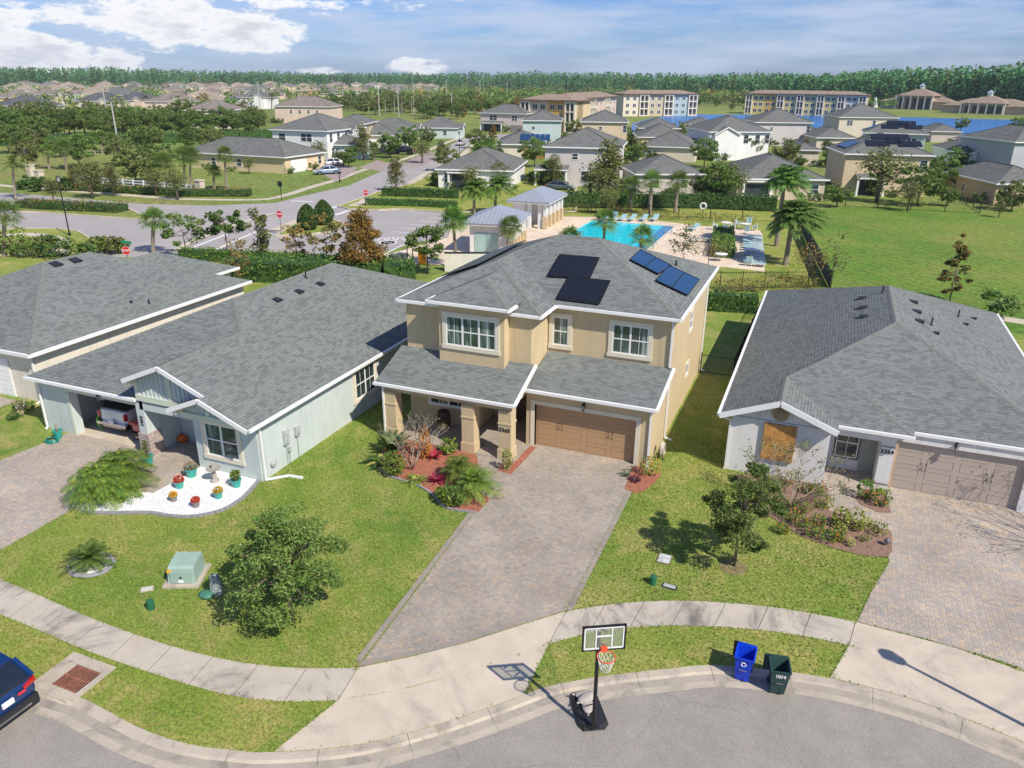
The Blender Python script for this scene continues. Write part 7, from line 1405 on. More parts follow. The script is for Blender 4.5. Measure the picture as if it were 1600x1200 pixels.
def club(label,x,y,w_,d,h,tower):
    r=ctr(x,y,w_,d,-.42); a,u,v,_,_=r; t=thing('clubhouse',label,'clubhouse',(a.x,a.y,Z),-.42)
    mb=MB(); mb.box(1,w_-1,1,d-1,0,h-.2); mb.box(w_*.28,w_*.72,-2,d*.6,0,h*tower-.2); mb.build('wall',wallm((.50,.38,.30)),t)
    mb=MB(); hiproof(mb,w_,d,h,.3); hiproof(mb,w_*.5,d*.75,h*tower,.42,w_*.25,-3); ro=mb.build('roof',TILE2,t)
    mb=MB(); cx,cy=w_*.5,-3+d*.375; zt=h*tower+.42*min(w_*.25,d*.375); mb.box(cx-1,cx+1,cy-1,cy+1,zt-.6,zt+1.4); cu=mb.build('cupola',WHITE,t); mb=MB(); mb.add([(cx-1.5,cy-1.5,zt+1.4),(cx+1.5,cy-1.5,zt+1.4),(cx+1.5,cy+1.5,zt+1.4),(cx-1.5,cy+1.5,zt+1.4),(cx,cy,zt+3)],[(0,1,4),(1,2,4),(2,3,4),(3,0,4),(3,2,1,0)]); mb.build('cupola_roof',mat('blue_metal',(.35,.42,.52),.4),cu)
    for i in range(5): mb=MB(); x=w_*.30+i*w_*.40/4.6; mb.box(x,x+w_*.065,-2.1,-2,.4,h*tower-1.2); mb.build('window',FW,t)
    for i in range(6): mb=MB(); x=w_*.26+i*w_*.48/5; mb.box(x-.3,x+.3,-3,-2.5,0,h*tower-.2); mb.build('column',WHITE,t)
club('large clubhouse with a tall hip roof and small cupola across the lake',1428,171,44,26,4.5,1.75); club('low clubhouse with a brown hip roof and cupola at the right across the lake',1535,178,44,24,4.0,1.35)
p=at(1366,168,Z); t=thing('fountain','white water fountain jet in the lake left of the large clubhouse','fountain',p); mb=MB(); FO,N,L,b=mk('spray'); b.inputs['Base Color'].default_value=(.85,.9,.95,1); b.inputs['Alpha'].default_value=.55; mb.lathe((0,0,0),[(2.2,0),(1.6,2),(.9,4.5),(.25,6.2),(0,6.6)],12); mb.build('jet',FO,t); mb=MB(); mb.lathe((0,0,0),[(1.2,0),(1.0,.3)],12); mb.build('float',DARK,t)
# power poles
for k,(x,y,h) in enumerate([(712,0,0)]): pass
pp=[(172,205,10),(302,192,10),(408,182,14),(427,140,14),(522,168,15),(593,182,14),(623,182,14),(647,178,14),(698,166,15),(706,181,10),(750,164,15),(792,166,14),(186,232,10.5)]
names=['left','second','third','fourth','fifth','sixth','seventh','eighth','ninth','short','eleventh','twelfth','tall leaning']
mb=MB(); mb.lathe((0,0,0),[(.24,0),(.16,14)],7); t0=thing('power_pole','pale concrete power pole, leftmost of the line across the background','power pole',at(172,205,Z),0,'pale power poles in the background'); mb.build('pole',mat('pole_grey',(.42,.42,.40),.8),t0); mb=MB(); mb.bar((-.9,0,13),(.9,0,13),.16); mb.build('crossarm',mat('pole_grey',(.42,.42,.40),.8),t0)
for k,(x,y,h) in list(enumerate(pp))[1:]: 
    p=at(x,y,Z); q=dup(t0,(p.x,p.y,Z),.3,(1,1,h/14),label='pale concrete power pole in the middle background, %s from the left'%['','second','third','fourth','fifth','sixth','seventh','eighth','ninth','tenth','eleventh','twelfth','thirteenth'][k])
# distant and parked cars
def pc(kind,label,col,x,y,rz,**k): p=at(x,y,Z+.01); return vehicle(kind,label,col,(p.x,p.y,Z+.01),rz,**k)
pc('sedan','silver-blue saloon parked on the drive of the yellow corner house',(.30,.38,.50),511,272,sa+2.1,plate=False); pc('sedan','white saloon parked beside the silver-blue car',(.75,.76,.78),518,259,sa+2.0,plate=False); pc('suv','dark car parked on a drive under the street trees',(.03,.035,.05),600,241,sa+1.5,plate=False); pc('pickup','black pickup truck parked beside the dark car',(.012,.013,.018),630,241,sa+1.4,plate=False,cat='pickup truck'); pc('sedan','white car parked at the far end of the street',(.75,.75,.76),720,227,sa,plate=False); pc('sedan','white car behind the black garden fence on the right',(.72,.74,.76),1470,277,1.2,plate=False); pc('suv','dark car beyond the oaks near the pinkish house',(.02,.025,.03),380,188,.2,plate=False)
pc('sedan','dark car parked behind the hedge beside the lavender house',(.1,.14,.15),876,297,.1,plate=False)
# paved drives of the corner houses
for a_ in [[(447,268),(486,262),(524,283),(545,273),(560,262),(500,252)],[(560,262),(590,250),(617,258),(600,268)],[(620,258),(672,236),(690,243),(655,262)]]: sheet('driveway',px(a_,Z+.01),Z+.018,mat('drive_pink',(.34,.27,.25),.9,.1,1))
# ---------------- middle distance planting ----------------
def T_(x,y): p=at(x,y,Z); return (p.x,p.y,Z)
tree('tree','airy green tree with a round crown behind the hedge, left of the dark one','tree',T_(292,402),101,4.4,1.9,1.6,1500,.16,[OAK2,GRN],ncl=22,tr=.07)
tree('tree','dark green round-headed tree behind the hedge above the beige roof corner','tree',T_(357,404),102,5.0,1.8,1.5,2200,.15,[OAK,GRN],ncl=22,tr=.09)
tree('cypress_tree','half bare brownish tree in front of the clipped hedge','tree',T_(375,458),103,4.4,1.2,1.5,500,.12,[RUST,OLIVE],ncl=18,tr=.1)
tree('cypress_tree','olive green leaning tree behind the hedge','tree',T_(408,412),104,5.0,1.7,2.0,1700,.14,[OLIVE,OAK2],ncl=22,tr=.09,shape='vase')
tree('cypress_tree','rust tinted thin tree between two greener ones','tree',T_(465,412),105,3.9,1.5,1.5,900,.13,[RUST,OLIVE],ncl=20,tr=.07)
tree('cypress_tree','olive brown thin tree left of the rust orange cypress','tree',T_(512,420),106,5.0,1.6,1.9,1500,.14,[OLIVE,OAK2,RUST],ncl=22,tr=.08)
tree('cypress_tree','full rust orange cypress tree beyond the mint roof','tree',T_(568,438),107,6.4,2.7,2.9,8500,.13,[RUST,RUST,OLIVE],ncl=60,tr=.13,shape='cone',csz=.26)
tree('tree','fresh green tree with a thin trunk left of the leaning palm','tree',T_(668,428),108,4.6,1.7,1.6,2400,.14,[GRN,GRN,OAK2],ncl=24,tr=.08)
def cone(label,x,y,H,R_,seed):
    p=T_(x,y); rng=np.random.default_rng(seed); t=thing('conical_shrub',label,'shrub',p,0); n=5200; u=rng.uniform(0,1,n)**.75; a=rng.uniform(0,6.283,n)
    r=R_*np.sin(np.pi*np.minimum(1,.18+.82*u))**.7*(1+.07*np.sin(a*5+u*9)); P=np.c_[np.cos(a)*r,np.sin(a)*r,.12+u*(H-.12)]
    quadmesh('foliage',leafset(n,.085,P,rng,.25),[DGRN,GRN],(rng.random(n)<.35).astype(int),t); mb=MB(); mb.lathe((0,0,0),[(R_*.5,.1),(R_*.82,H*.3),(R_*.72,H*.55),(R_*.42,H*.8),(0,H*.93)],12); mb.build('core',DGRN,t,smooth=True); mb=MB(); mb.tube([(0,0,-.05),(0,0,.4)],.08,6); mb.build('trunk',BARK,t)
cone('clipped conical dark green shrub, left of the pair by the stop sign',482,360,3.0,1.15,109); cone('clipped conical dark green shrub, right of the pair by the stop sign',507,352,3.0,1.15,110)
tree('cypress_tree','tall brown-green cypress alone at the near edge of the green field','tree',T_(1483,472),111,5.6,1.5,2.5,1600,.15,[OLIVE,RUST,OAK2],ncl=34,shape='cone',csz=.22,tr=.07)
tree('cypress_tree','nearly bare thin sapling in the field near the screened fence','tree',T_(1297,452),112,5.2,1.0,2.2,260,.13,[OLIVE,OAK2],ncl=20,tr=.05); tree('shrub','spiky blue-green shrub behind the ridge of the white house','shrub',T_(1555,497),113,2.2,1.2,.9,500,.16,[DGRN,PALM],ncl=14,tr=.06)
tree('tree','bare reddish tree at the corner of the pool fence','tree',T_(1262,440),114,3.4,1.6,1.2,500,.10,[OLIVE,RUST],ncl=20,tr=.06,limbs=20)
tree('tree','leafy twig tree poking above the tan roof near the pool ladder','tree',T_(1067,420),115,4.0,1.1,1.3,420,.13,[OLIVE,GRN],ncl=16,tr=.05); tree('tree','bare brown tree above the right of the tan roof on the deck','tree',T_(1105,424),116,3.8,1.5,1.4,300,.10,[OLIVE,RUST],ncl=18,tr=.05,limbs=22)
W_=(.35,-.12,-.05)
def PD(label,x,y,cx,cy,Lf,seed,nf=44,kind='date',wind=W_,tr=.2,name='date_palm',sk=0,**k):
    b=at(x,y,Z); 
    # crown height from the pixel of the crown centre above the same base
    d=ray(cx,cy); r=(Vector((b.x-CC.x,b.y-CC.y))).length; dh=Vector((d.x,d.y)).length; H=CC.z+d.z*r/dh-Z; p=CC+d*(r/dh); palm(kind,name,label,(b.x,b.y,Z),seed,H,nf,Lf,None,wind,(p.x-b.x,p.y-b.y),tr,**k)
PD('big windblown date palm nearest the corner of the pool fence',1227,414,1240,335,2.6,1,60,wind=(.2,-.05,-.03),tr=.24,ll=.85,n=30,w=.055,mats=[PALMD,GRN]); PD('big windblown date palm behind the nearest one, by the pool',1213,385,1226,278,2.6,2,54,wind=(.2,-.05,-.03),tr=.24,ll=.85,n=28,w=.055,mats=[PALMD,GRN])
PD('windblown palm left of the nearer metal roof',741,345,741,293,2.4,3,46,ll=.75,w=.05); PD('windblown palm behind it, left of the farther metal roof',773,335,777,288,2.4,4,46,ll=.75,w=.05)
PD('tall leaning sabal palm with a long brown trunk beside the pavilion wall',713,420,708,345,1.5,5,34,'fan',(.15,-.05,-.02),.15,'sabal_palm',mats=[GRN,PALM])
PD('sabal palm in front of the pavilion doors',791,402,797,356,1.35,6,26,'fan',(.1,0,0),.13,'sabal_palm')
for x,y,cx,cy,l in [(893,425,890,372,'sabal palm top showing over the tan roof, left of the pool'),(940,440,945,347,'sabal palm top in front of the pool steps'),(1000,440,1003,371,'sabal palm top in front of the middle of the pool')]: PD(l,x,y,cx,cy,1.3,x,20,'fan',(.15,-.1,0),.13,'sabal_palm')
for x,y,cx,cy,l in [(1015,336,1018,284,'stout sabal palm behind the pool, left of the pair'),(1055,332,1059,284,'stout sabal palm behind the pool, right of the pair'),(985,330,986,292,'slim sabal palm left of the stout pair'),(922,312,922,286,'small sabal palm before the lavender house'),(858,290,858,263,'sabal palm beside the lavender house porch')]: PD(l,x,y,cx,cy,1.7,x,30,'fan',(.1,0,0),.24,'sabal_palm',mats=[GRN,OAK2,PALM])
for x,y,cx,cy,l,q in [(240,397,240,345,'sabal palm with a ragged trunk above the beige roof ridge',1.5),(8,400,8,335,'sabal palm at the left edge beside the near boulevard lane',1.6),(25,312,20,255,'tall palm with drooping fronds at the far left',2.2),(77,264,74,237,'small sabal palm left of the white rail fence, first',1.7),(104,266,100,230,'sabal palm left of the white rail fence, second',1.9),(148,240,147,215,'sabal palm on the far lawn, left of a pair',1.5),(160,240,160,214,'sabal palm on the far lawn, right of a pair',1.5),(262,292,255,255,'leaning sabal palm near the right end of the rail fence',2),(290,298,287,245,'sabal palm behind the right end of the rail fence, left stem',2),(299,298,297,246,'sabal palm behind the right end of the rail fence, right stem',2),(335,296,334,268,'small sabal palm before the yellow corner house',1.3),(355,298,351,243,'tall slim sabal palm before the yellow corner house',1.7),(690,250,690,238,'short palm in front of the brown garage door at the street end',1.6),(585,250,584,232,'round palm by the drive under the street trees',1.5)]: PD(l,x,y,cx,cy,q,x+7,28,'fan' if q!=2.2 else 'date',(.12,0,0),.19,'sabal_palm',mats=[GRN,OAK2,PALM])
for k,(x,y,cy) in enumerate([(425,190,152),(452,188,150),(477,186,150),(602,178,148),(616,178,149),(628,180,150),(643,178,152),(668,175,150),(710,172,148),(745,170,148),(765,168,146),(780,166,148)]): PD('tall thin palm on the skyline, %s from the left'%['first','second','third','fourth','fifth','sixth','seventh','eighth','ninth','tenth','eleventh','last'][k],x,y,x,cy,2.2,300+k,16,'fan',(0,0,0),.25,'skyline_palm',mats=[PALM,OLIVE])
# hedges
def hp_(pts): return [at(x,y,Z) for x,y in pts]
hedge('long dark green hedge behind the pool, below the houses',hp_([(880,324),(1000,324),(1100,325),(1212,330)]),1.6,1.9,[DGRN,GRN],1,.16,160)
hedge('dense clipped green hedge behind the roofs of the beige and mint houses',hp_([(360,436),(440,438),(520,440),(600,442),(648,440)]),3.2,1.9,[GRN,DGRN,LIME],2,.13,230,wts=[.6,.3,.1])
hedge('upper green hedge along the drive to the car park',hp_([(285,406),(360,410),(440,414),(540,420)]),1.3,1.1,[GRN,LIME],3,.12,200)
hedge('green back hedge beyond the picket fence of the tan house',[at(1085,482,0),at(1108,483,0),at(1182,488,0)],1.3,1.5,[GRN,DGRN,LIME],4,.11,260)
hedge('lower hedge beside the car park with a bare base',hp_([(572,321),(640,323),(714,326)]),.9,.95,[GRN,DGRN],5,.12,200); hedge('upper hedge in front of the wide grey-roofed house',hp_([(598,307),(660,309),(716,311)]),1.1,1.3,[GRN,DGRN],6,.14,170)
hedge('green hedge right of the low patio house at the field edge',hp_([(1265,304),(1290,304)]),1.4,1.3,[GRN,DGRN],7,.15,160)
hedge('orange and green hedge on the median of the boulevard',hp_([(36,324),(100,328),(193,332)]),2.6,1.0,[OLIVE,LIME,RUST,GRN],8,.14,120,wts=[.35,.25,.2,.2]); hedge('low rust and green shrub border behind the boulevard verge',hp_([(120,297),(200,301),(300,306),(392,306)]),2.2,.9,[RUST,OLIVE,GRN,LIME],9,.15,110,wts=[.3,.3,.25,.15])
hedge('reddish ornamental grass border on the near side of the pool fence',hp_([(1118,456),(1180,456),(1285,452)]),1.3,.9,[OLIVE,RUST,YEL],10,.14,150,wts=[.5,.35,.15],) if 0 else hedge('reddish ornamental grass border on the near side of the pool fence',hp_([(1118,454),(1180,454),(1275,450)]),1.2,.85,[OLIVE,RUST],10,.12,170,wts=[.65,.35],core=OLIVE,rough=.35)
hedge('reddish ornamental grasses along the far side of the pool',hp_([(885,330),(960,333),(1040,343),(1110,346),(1180,350)]),1.2,.8,[OLIVE,RUST,OAK2],11,.13,120,wts=[.45,.3,.25],core=OLIVE,rough=.35)
hedge('square green planting island on the pool deck',[at(1129,368,Z),at(1129,404,Z)],2.1,.9,[GRN,LIME,GRN],12,.13,420,wts=[.6,.2,.2])
hedge('green shrubs along the left side of the large patio hedge, before the lavender house',hp_([(885,309),(975,311)]),1.0,.9,[LIME,GRN],13,.14,110)
rnd=random.Random(9)
for k,(x,y,r_) in enumerate([(62,299,1.5),(85,297,1.0),(103,298,1.5),(38,296,1.4)]): tree('round_shrub','round dark green shrub by the left end of the rail fence, %s from the left'%['third','fourth','fifth','first'][k] if k else 'round dark green shrub by the left end of the rail fence, second from the left','shrub',T_(x,y),140+k,r_*1.5,r_*.85,r_*.75,1600,.16,[DGRN,GRN],ncl=24,csz=.4,tr=.05,group=None)
# clump at the lower left behind the beige roof
for k,(x,y,r_,m,l) in enumerate([(20,400,2.0,[GRN,LIME],'leafy mixed shrub at the left edge above the beige roof'),(60,402,1.7,[OLIVE,GRN],'olive shrub above the beige roof, near the path'),(95,403,1.6,[GRN,DGRN],'green shrub where the path ends above the beige roof'),(130,402,1.2,[GRN,PALM],'green spiky shrub above the two roof vents'),(155,396,1.1,[LIME,OAK2],'light green shrub left of the hidden stop sign'),(183,396,1.1,[OAK2,OLIVE],'pale olive shrub just left of the hidden stop sign')]): tree('shrub',l,'shrub',T_(x,y),160+k,1.7*r_*.8,r_,r_*.65,700,.17,m,ncl=18,csz=.34,tr=.04)
# prototype trees for repeats
PR=[]
specs=[('broad green oak',9,4.6,3.6,4200,.26,[OAK,OAK2,GRN],'round'),('olive green oak',8,4.0,3.2,3600,.26,[OLIVE,OAK2,OAK2],'round'),('bright green tree',6.5,3.0,2.6,2600,.24,[GRN,OAK2],'round'),('orange brown cypress',9,3.0,4.0,3000,.26,[RUST,RUST,OLIVE],'cone'),('small airy olive tree',5,2.1,1.8,1700,.15,[OAK2,OLIVE],'vase'),('brown-green cypress',7,2.2,3.0,2000,.19,[OLIVE,OLIVE,OAK2],'cone')]
used=set()
for k,(l,H,R0,rz,nl,sz,m,shp) in enumerate(specs): PR.append(dict(args=(H,R0,rz,nl,sz,m,shp),o=None,l=l,H=H))
def place(k,x,y,h,where,group):
    p=T_(x,y); q=PR[k]; lab='%s %s'%(q['l'],where); sc=h/q['H']
    if q['o'] is None:
        H,R0,rz,nl,sz,m,shp=q['args']; q['o']=tree('tree',lab,'tree',p,500+k,H,R0,rz,nl,sz,m,ncl=52,shape=shp,tr=.2,csz=.24,group=group); q['o'].scale=(sc,)*3
    else: dup(q['o'],p,rnd.uniform(0,6),(sc*rnd.uniform(.9,1.12),sc*rnd.uniform(.9,1.12),sc),lab,group)
g1='oaks in the row beyond the far lawn'
for i in range(46):
    x=-20+i*9.4+rnd.uniform(-4,4); y=217+rnd.uniform(-6,5)-(x*.02); place(rnd.choice([0,0,1,0,2]),x,y,rnd.uniform(6,8.5),'in the row beyond the far lawn',g1)
for i in range(22): place(rnd.choice([0,1,1]),-20+i*20+rnd.uniform(-8,8),193+rnd.uniform(-5,5),rnd.uniform(6.5,9),'behind the oak row','oaks behind the oak row')
g2='trees along the street on the left'
for x,y,k,h,w_ in [(145,310,4,5.2,'before the left end of the rail fence'),(178,306,5,4.5,'behind the rail fence, left part'),(214,290,1,6,'behind the middle of the rail fence'),(232,285,0,6,'behind the rail fence, with dark crown'),(278,312,4,4.2,'in front of the right end of the rail fence'),(120,298,5,4,'near the left end of the rail fence'),(390,272,4,3.0,'against the wall of the yellow corner house'),(500,258,4,4.5,'in front of the white two-storey house'),(545,262,2,4.4,'left of the light green small house'),(568,250,5,7,'in front of the light green small house'),(610,247,2,6,'over the dark parked cars'),(640,232,2,6,'in front of the white gabled house'),(668,228,2,5,'before the pale green house at the street end'),(620,300,5,5.2,'at the corner where street and car park meet'),(660,255,4,4.6,'bare-looking, first on the right verge'),(690,250,5,4.0,'on the right verge of the street, second'),(745,232,1,5,'at the bend near the lavender house, first'),(770,222,3,5,'at the bend near the pinkish house'),(780,296,4,4.2,'in front of the wide grey roof'),(735,300,4,3.8,'beside the column of the wide grey roof'),(865,292,5,5,'in front of the lavender house porch'),(950,318,5,8.6,'tall in front of the lavender house'),(935,320,4,6,'left of the tall cypress at the lavender house'),(1000,250,1,4.5,'between the stacked grey roofs'),(1115,322,0,6.2,'beside the patio house behind the hedge'),(1140,320,4,5.5,'in front of the patio house, thin'),(1088,320,4,4,'thin sapling behind the hedge'),(1130,245,1,7,'in front of the white two-storey house right of centre'),(1150,244,4,5,'beside the white two-storey house right of centre'),(1370,316,4,7.4,'behind the black garden fence, left'),(1433,322,0,6.0,'behind the black garden fence, right'),(1307,324,2,3.6,'at the corner of the black garden fence'),(1418,330,4,4,'thin, at the black garden fence'),(1480,322,2,3,'small, by the corner of the garden fence'),(1580,330,1,4.5,'at the right edge beyond the field'),(1495,262,2,4.6,'in front of the long tan side wall'),(1530,247,5,4,'in front of the white gable on the right'),(1258,240,5,3.5,'between two roofs right of centre'),(1225,290,2,3,'behind the windblown date palms'),(1212,215,5,5,'beside the greyish two-storey house'),(972,225,0,5,'right of the tan house with a tiny window'),(880,222,2,3,'between blue solar roofs'),(905,222,1,3.5,'left of the lavender roof'),(1010,222,1,4,'over the stacked grey roofs'),(950,335,4,3.4,'bare pink-stemmed behind the pool'),(1100,262,0,6,'between the pyramid roof and the white two-storey house'),(1222,262,1,6,'left of the tan solar house, before a garage'),(1250,214,0,6,'right of the greyish two-storey house'),(1300,262,2,5,'at the left wall of the tan solar house'),(1462,300,0,6,'at the right wall of the tan solar house'),(1170,248,1,6,'below the greyish two-storey house'),(980,268,2,6,'between the lavender house and the pyramid roof'),(1120,300,1,5,'between the pyramid roof and the patio house'),(835,262,0,6,'left of the lavender house'),(1060,215,1,5,'right of the middle stacked roof'),(1400,232,1,4,'between the teal and tan solar houses'),(1500,205,1,5,'by the lake before the clubhouses'),(1590,212,0,6,'at the right edge near the lake'),(760,262,0,6,'behind the wide grey roof'),(700,268,1,5,'left of the wide grey roof'),(800,205,0,6,'before the pale blue house'),(900,218,1,6,'between pale blue and tan two-storey houses'),(1560,340,4,2,'tiny in the field')]: place(k,x,y,h,w_,g2 if x<800 else 'trees among the houses on the right')
# tree belt across the centre background and around far houses
g3='trees in the belt across the middle background'
for i in range(58): x=500+i*5.6+rnd.uniform(-6,6); place(rnd.choice([0,0,1,2,3,1]),x,rnd.uniform(168,187),rnd.uniform(6,9.5),'in the belt across the middle background',g3)
far_pts=[]
for i in range(34): x=rnd.choice([rnd.uniform(1085,1180),rnd.uniform(1345,1400),rnd.uniform(905,975),rnd.uniform(1480,1530),rnd.uniform(1580,1640)]); place(rnd.choice([0,1,2]),x,rnd.uniform(158,168),rnd.uniform(5,8.5),'on the lake shore between the apartment blocks','lake shore trees')
for i in range(22): place(rnd.choice([2,1]),rnd.uniform(830,1350),rnd.uniform(166,176),rnd.uniform(3,4.5),'small, before the apartment blocks','small trees before the apartment blocks')
hedge('long dark hedge at the foot of the oak row beyond the far lawn',hp_([(-30,228),(100,226),(230,224),(372,219)]),2.6,2.6,[DGRN,OAK,GRN],21,.34,16)
hedge('dark clipped hedge behind the yellow corner house',hp_([(372,219),(430,214)]),2.4,2.2,[DGRN,OAK],22,.3,20)
for x,y,k,h,w_ in [(45,262,1,5.5,'on the far lawn left of the entry pillars'),(125,262,0,6.5,'on the far lawn behind the rail fence, dark crown'),(190,258,1,6,'on the far lawn right of the small palms'),(225,250,0,7,'on the far lawn near the yellow corner house'),(262,262,2,5,'left of the yellow corner house'),(15,240,0,7,'at the left edge of the far lawn'),(95,246,2,5,'small on the far lawn'),(300,238,0,6,'above the yellow corner house roof'),(330,236,1,6,'behind the yellow corner house roof'),(60,236,1,6,'in front of the oak row at the left'),(170,236,2,5,'beside the leaning pole'),(240,232,1,6,'in front of the oak row in the middle'),(155,300,5,4.4,'slim, before the rail fence'),(245,306,4,3.8,'airy, before the rail fence'),(85,318,4,3.2,'on the left of the median hedge')]: place(k,x,y,h,w_,'trees on the far lawn')
# foundation shrubs round the middle distance houses
sp=None; nS=0
for o in list(S.objects):
    if o.parent is None and o.name.startswith('house') and o.location.y>70 and o.location.y<260 and not o.get('group'):
        w_=max([c.dimensions.x for c in o.children if c.name.startswith('wall')] or [10]); dd=max([c.dimensions.y for c in o.children if c.name.startswith('wall')] or [10]); Rm=Matrix.Rotation(o.rotation_euler.z,4,'Z')
        for q in range(5):
            lx,ly=[(rnd.uniform(0,w_),-.5),(rnd.uniform(0,w_),-.8),(w_+.9,rnd.uniform(0,dd)),(-.6,rnd.uniform(0,dd)),(w_+2.5,rnd.uniform(0,dd))][q]; p=Rm@Vector((lx,ly,0))+o.location; sc=rnd.uniform(.7,1.7)
            lab='low green shrub at the foot of a middle distance house wall'
            if sp is None: sp=tree('shrub',lab,'shrub',(p.x,p.y,Z),900,1.3,1.0,.6,700,.11,[GRN,OAK2,DGRN],ncl=16,csz=.4,tr=.04,group='foundation shrubs of the middle distance houses')
            else: dup(sp,(p.x,p.y,Z),rnd.uniform(0,6),(sc,sc,sc*rnd.uniform(.7,1.5)),lab,'foundation shrubs of the middle distance houses')
            nS+=1
# far off woodland among the distant roofs (one mass)
rng=np.random.default_rng(31); C_=[];M_=[]
def farmass(n,x0,x1,y0,y1,h0,h1,col=None):
    for i in range(n):
        x=rng.uniform(x0,x1); y=rng.uniform(y0,y1); p=at(x,y,Z); H=rng.uniform(h0,h1); R_=H*rng.uniform(.36,.52); k=46; q=ballpts(k,(p.x,p.y,Z+H*.62),(R_,R_,H*.4),rng,.5); C_.append(q); M_.extend([int(rng.choice([0,1,1,2,3,4],p=[.25,.2,.2,.15,.15,.05]))]*k)
farmass(150,-30,640,131,137,6,9); farmass(130,-30,600,137,146,5.5,8.5); farmass(150,-30,600,146,160,5,8); farmass(60,-30,400,160,172,5,8); farmass(330,600,1000,137,170,6,9.5); farmass(90,480,800,150,172,7,10); farmass(110,1095,1165,150,166,6,10); farmass(90,1340,1640,165,172,4,8); farmass(60,1360,1640,158,165,8,12)
C_=np.concatenate(C_); o=quadmesh('woodland',leafset(len(C_),.75,C_,rng,.4,.7),[OAK,OAK2,GRN,OLIVE,RUST],np.array(M_)); o['kind']='stuff'; o['label']='scattered far-off trees between the distant roofs'; o['category']='woodland'
# ---------------- pine forest (one mass) ----------------
rng=np.random.default_rng(77); pos=[]
def fdist(px_): return float(np.interp(px_,[-300,0,300,600,850,1000,1100,1200,1400,1600,1900],[1150,1150,1180,1250,1050,850,720,640,560,520,500]))
N_=5200
for i in range(N_):
    x=rng.uniform(-120,1720); d0=fdist(x)+rng.uniform(0,1)**1.3*170*(1 if x<1000 else .8); d=ray(x,600); d=Vector((d.x,d.y)).normalized(); pos.append((CC.x+d.x*d0,CC.y+d.y*d0,float(np.interp(x,[0,600,900,1100,1300,1600],[23,20,21,19,20,25])),x))
leafs=[];mi=[]
for (x,y,H,pxx) in pos:
    h=H*rng.uniform(.80,1.1)*(1+.22*noise.noise(Vector((x*.012,y*.012,3)))); n=28; z=rng.uniform(.06,1,n)**.8; r_=np.minimum(3.0,2.9*(1.15-z)*1.5+.5); a=rng.uniform(0,6.28,n); leafs.append(np.c_[x+np.cos(a)*r_*.7,y+np.sin(a)*r_*.7,z*h+Z]); mi+= [int(rng.random()<.3)]*n
leafs=np.concatenate(leafs); V=leafset(len(leafs),1.15,leafs,rng,.4,.7)
# trunks as slim quads pairs
tr_=[]
for (x,y,H,_) in pos[::1]:
    for dx,dy in((.22,0),(0,.22)): tr_.append([(x-dx,y-dy,Z),(x+dx,y+dy,Z),(x+dx*.5,y+dy*.5,H*.8),(x-dx*.5,y-dy*.5,H*.8)])
V2=np.array(tr_).reshape(-1,3); o=quadmesh('pine_forest',np.concatenate([V,V2]),[PINE,leafmat('pine_leaf_light',[(.05,.09,.02),(.09,.14,.03),(.15,.20,.05)],.15,.7,.02),mat('pine_bark',(.07,.075,.05),.95)],np.r_[np.array(mi),np.full(len(tr_),2)]); o['kind']='stuff'; o['label']='dense pine forest along the whole horizon'; o['category']='forest'
# far hills line of forest behind
# ---------------- grass tufts on the near lawns ----------------
rng=np.random.default_rng(5)
def inpoly(P,poly):
    x,y=P[:,0],P[:,1]; c=np.zeros(len(P),bool); n=len(poly)
    for i in range(n):
        x1,y1=poly[i];x2,y2=poly[(i+1)%n]
        if y1==y2: continue
        m=((y1>y)!=(y2>y))&(x<(x2-x1)*(y-y1)/(y2-y1)+x1); c^=m
    return c
lp=[(p.x,p.y) for p in Gp]+[(26,8),(-30,8)]+[(-30,-20.7)]
def scatter(n,x0,x1,y0,y1):
    P=np.c_[rng.uniform(x0,x1,n),rng.uniform(y0,y1,n)]; k=inpoly(P,lp)
    for q in PAVED+[[(-23,-8),(-9.6,-8),(-9.6,15),(-23,15)],[(-7.1,-2.1),(5.6,-2.1),(5.6,13),(-7.1,13)],[(8.8,1),(22,1),(22,23),(8.8,23)],[(-8,-20.5),(-6.2,-20.5),(-6.2,-18.9),(-8,-18.9)]]: k&=~inpoly(P,q)
    return P[k]
P=scatter(150000,-17,20,-20.5,4); 
E_=[]
for q in PAVED:     # ragged edges where turf meets paving
    for (ax,ay),(bx2,by2) in zip(q,q[1:]+q[:1]):
        l=math.hypot(bx2-ax,by2-ay)
        if min(ay,by2)>6 or l<.01: continue
        n=int(l*26); u=rng.uniform(0,1,n); E_.append(np.c_[ax+(bx2-ax)*u+rng.normal(0,.035,n),ay+(by2-ay)*u+rng.normal(0,.035,n)])
E_=np.concatenate(E_); k=inpoly(E_,lp); 
for q in [[(-23,-8),(-9.6,-8),(-9.6,15),(-23,15)],[(-.1,-2),(5.1,-2),(5.1,3),(-.1,3)],[(15.5,1),(22,1),(22,5),(15.5,5)]]: k&=~inpoly(E_,q)
E_=E_[k]; free=np.zeros(len(E_),bool)
for dx,dy in ((.16,0),(-.16,0),(0,.16),(0,-.16)):
    Q=E_+np.array([dx,dy]); c=np.zeros(len(E_),bool)
    for q in PAVED: c|=inpoly(Q,q)
    free|=(~c)&inpoly(Q,lp)
E_=E_[free]; P=np.concatenate([P,E_]); n=len(P)
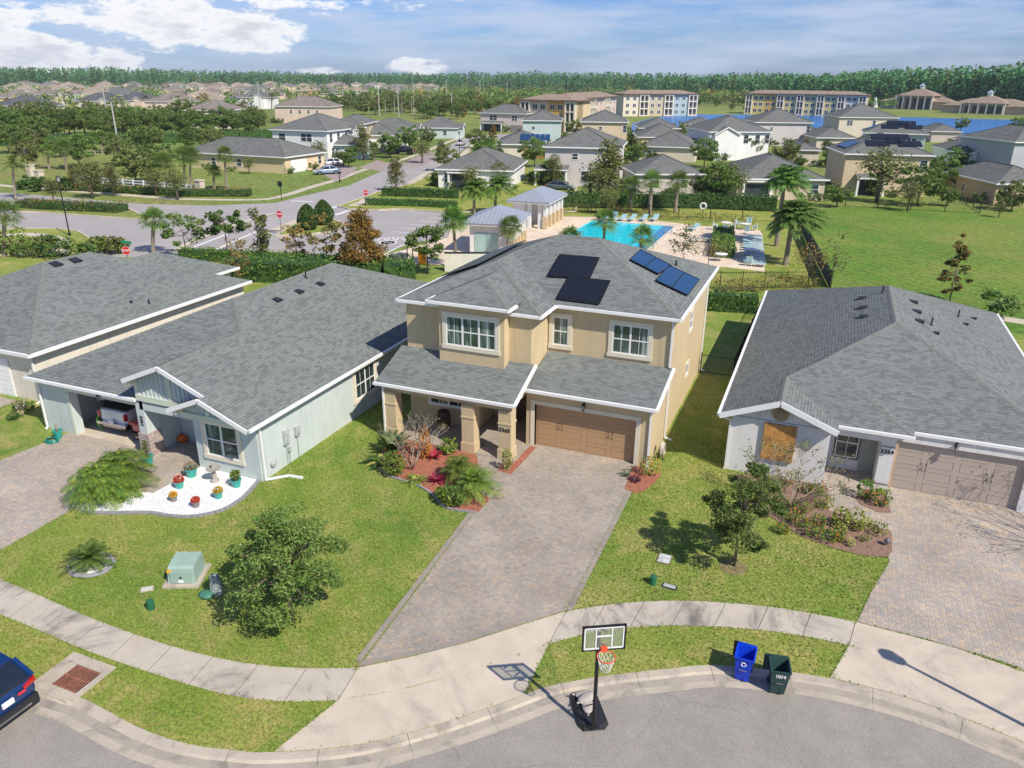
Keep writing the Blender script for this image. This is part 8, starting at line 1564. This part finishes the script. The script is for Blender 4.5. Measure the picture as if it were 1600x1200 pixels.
base=np.c_[P,np.zeros(n)]; a=rng.uniform(0,6.28,n); h=rng.uniform(.02,.055,n); w_=rng.uniform(.012,.03,n); t1=np.c_[np.cos(a),np.sin(a),np.zeros(n)]; ln=np.c_[rng.normal(0,.03,n),rng.normal(0,.03,n),h]
V=np.stack([base-t1*w_[:,None],base+t1*w_[:,None],base+t1*w_[:,None]*.5+ln,base-t1*w_[:,None]*.5+ln],1).reshape(-1,3)
TU=leafmat('turf_blade',[(.18,.25,.04),(.28,.33,.06),(.42,.40,.12)],.3,.7,.5); TD=leafmat('turf_blade_green',[(.12,.23,.03),(.18,.29,.04),(.24,.33,.06)],.3,.7,.5)
o=quadmesh('grass',V,[TD,TU],(rng.random(n)<.45).astype(int)); o['kind']='stuff'; o['label']='short turf blades over the front lawns and along their edges'; o['category']='grass'
# ---------------- air ----------------
HAZE=.0001
mb=MB(); mb.box(-2600,2600,-300,3400,-1.2,70); hz=mb.build('haze',[]); hz['kind']='stuff'; hz['label']='faint blue haze over the distance'; hz['category']='haze'
m=bpy.data.materials.new('haze_air'); m.use_nodes=True; nt=m.node_tree; nt.nodes.remove(nt.nodes['Principled BSDF']); pv=nt.nodes.new('ShaderNodeVolumePrincipled'); pv.inputs['Color'].default_value=(.75,.85,1,1); pv.inputs['Density'].default_value=HAZE; nt.links.new(pv.outputs[0],nt.nodes['Material Output'].inputs['Volume']); hz.data.materials.append(m)

# ---------------- labels: number what otherwise reads alike, left to right as seen from the street ----------------
def ordn(n): return str(n)+('th' if 10<=n%100<=20 else {1:'st',2:'nd',3:'rd'}.get(n%10,'th'))
by={}
for o in list(S.objects):
    if o.parent is None and o.get('label') and o.get('group'): by.setdefault(o['label'],[]).append(o)
for l,os_ in by.items():
    if len(os_)<2: continue
    os_.sort(key=lambda o: math.atan2(o.location.x-CC.x,o.location.y-CC.y))
    for i,o in enumerate(os_): o['label']=l+', %s from the left'%ordn(i+1)

for o in S.objects:
    if o.parent is None and o.get('label') and len(o['label'].replace('-',' ').split())>16: print('LONG',o.name,o['label'])
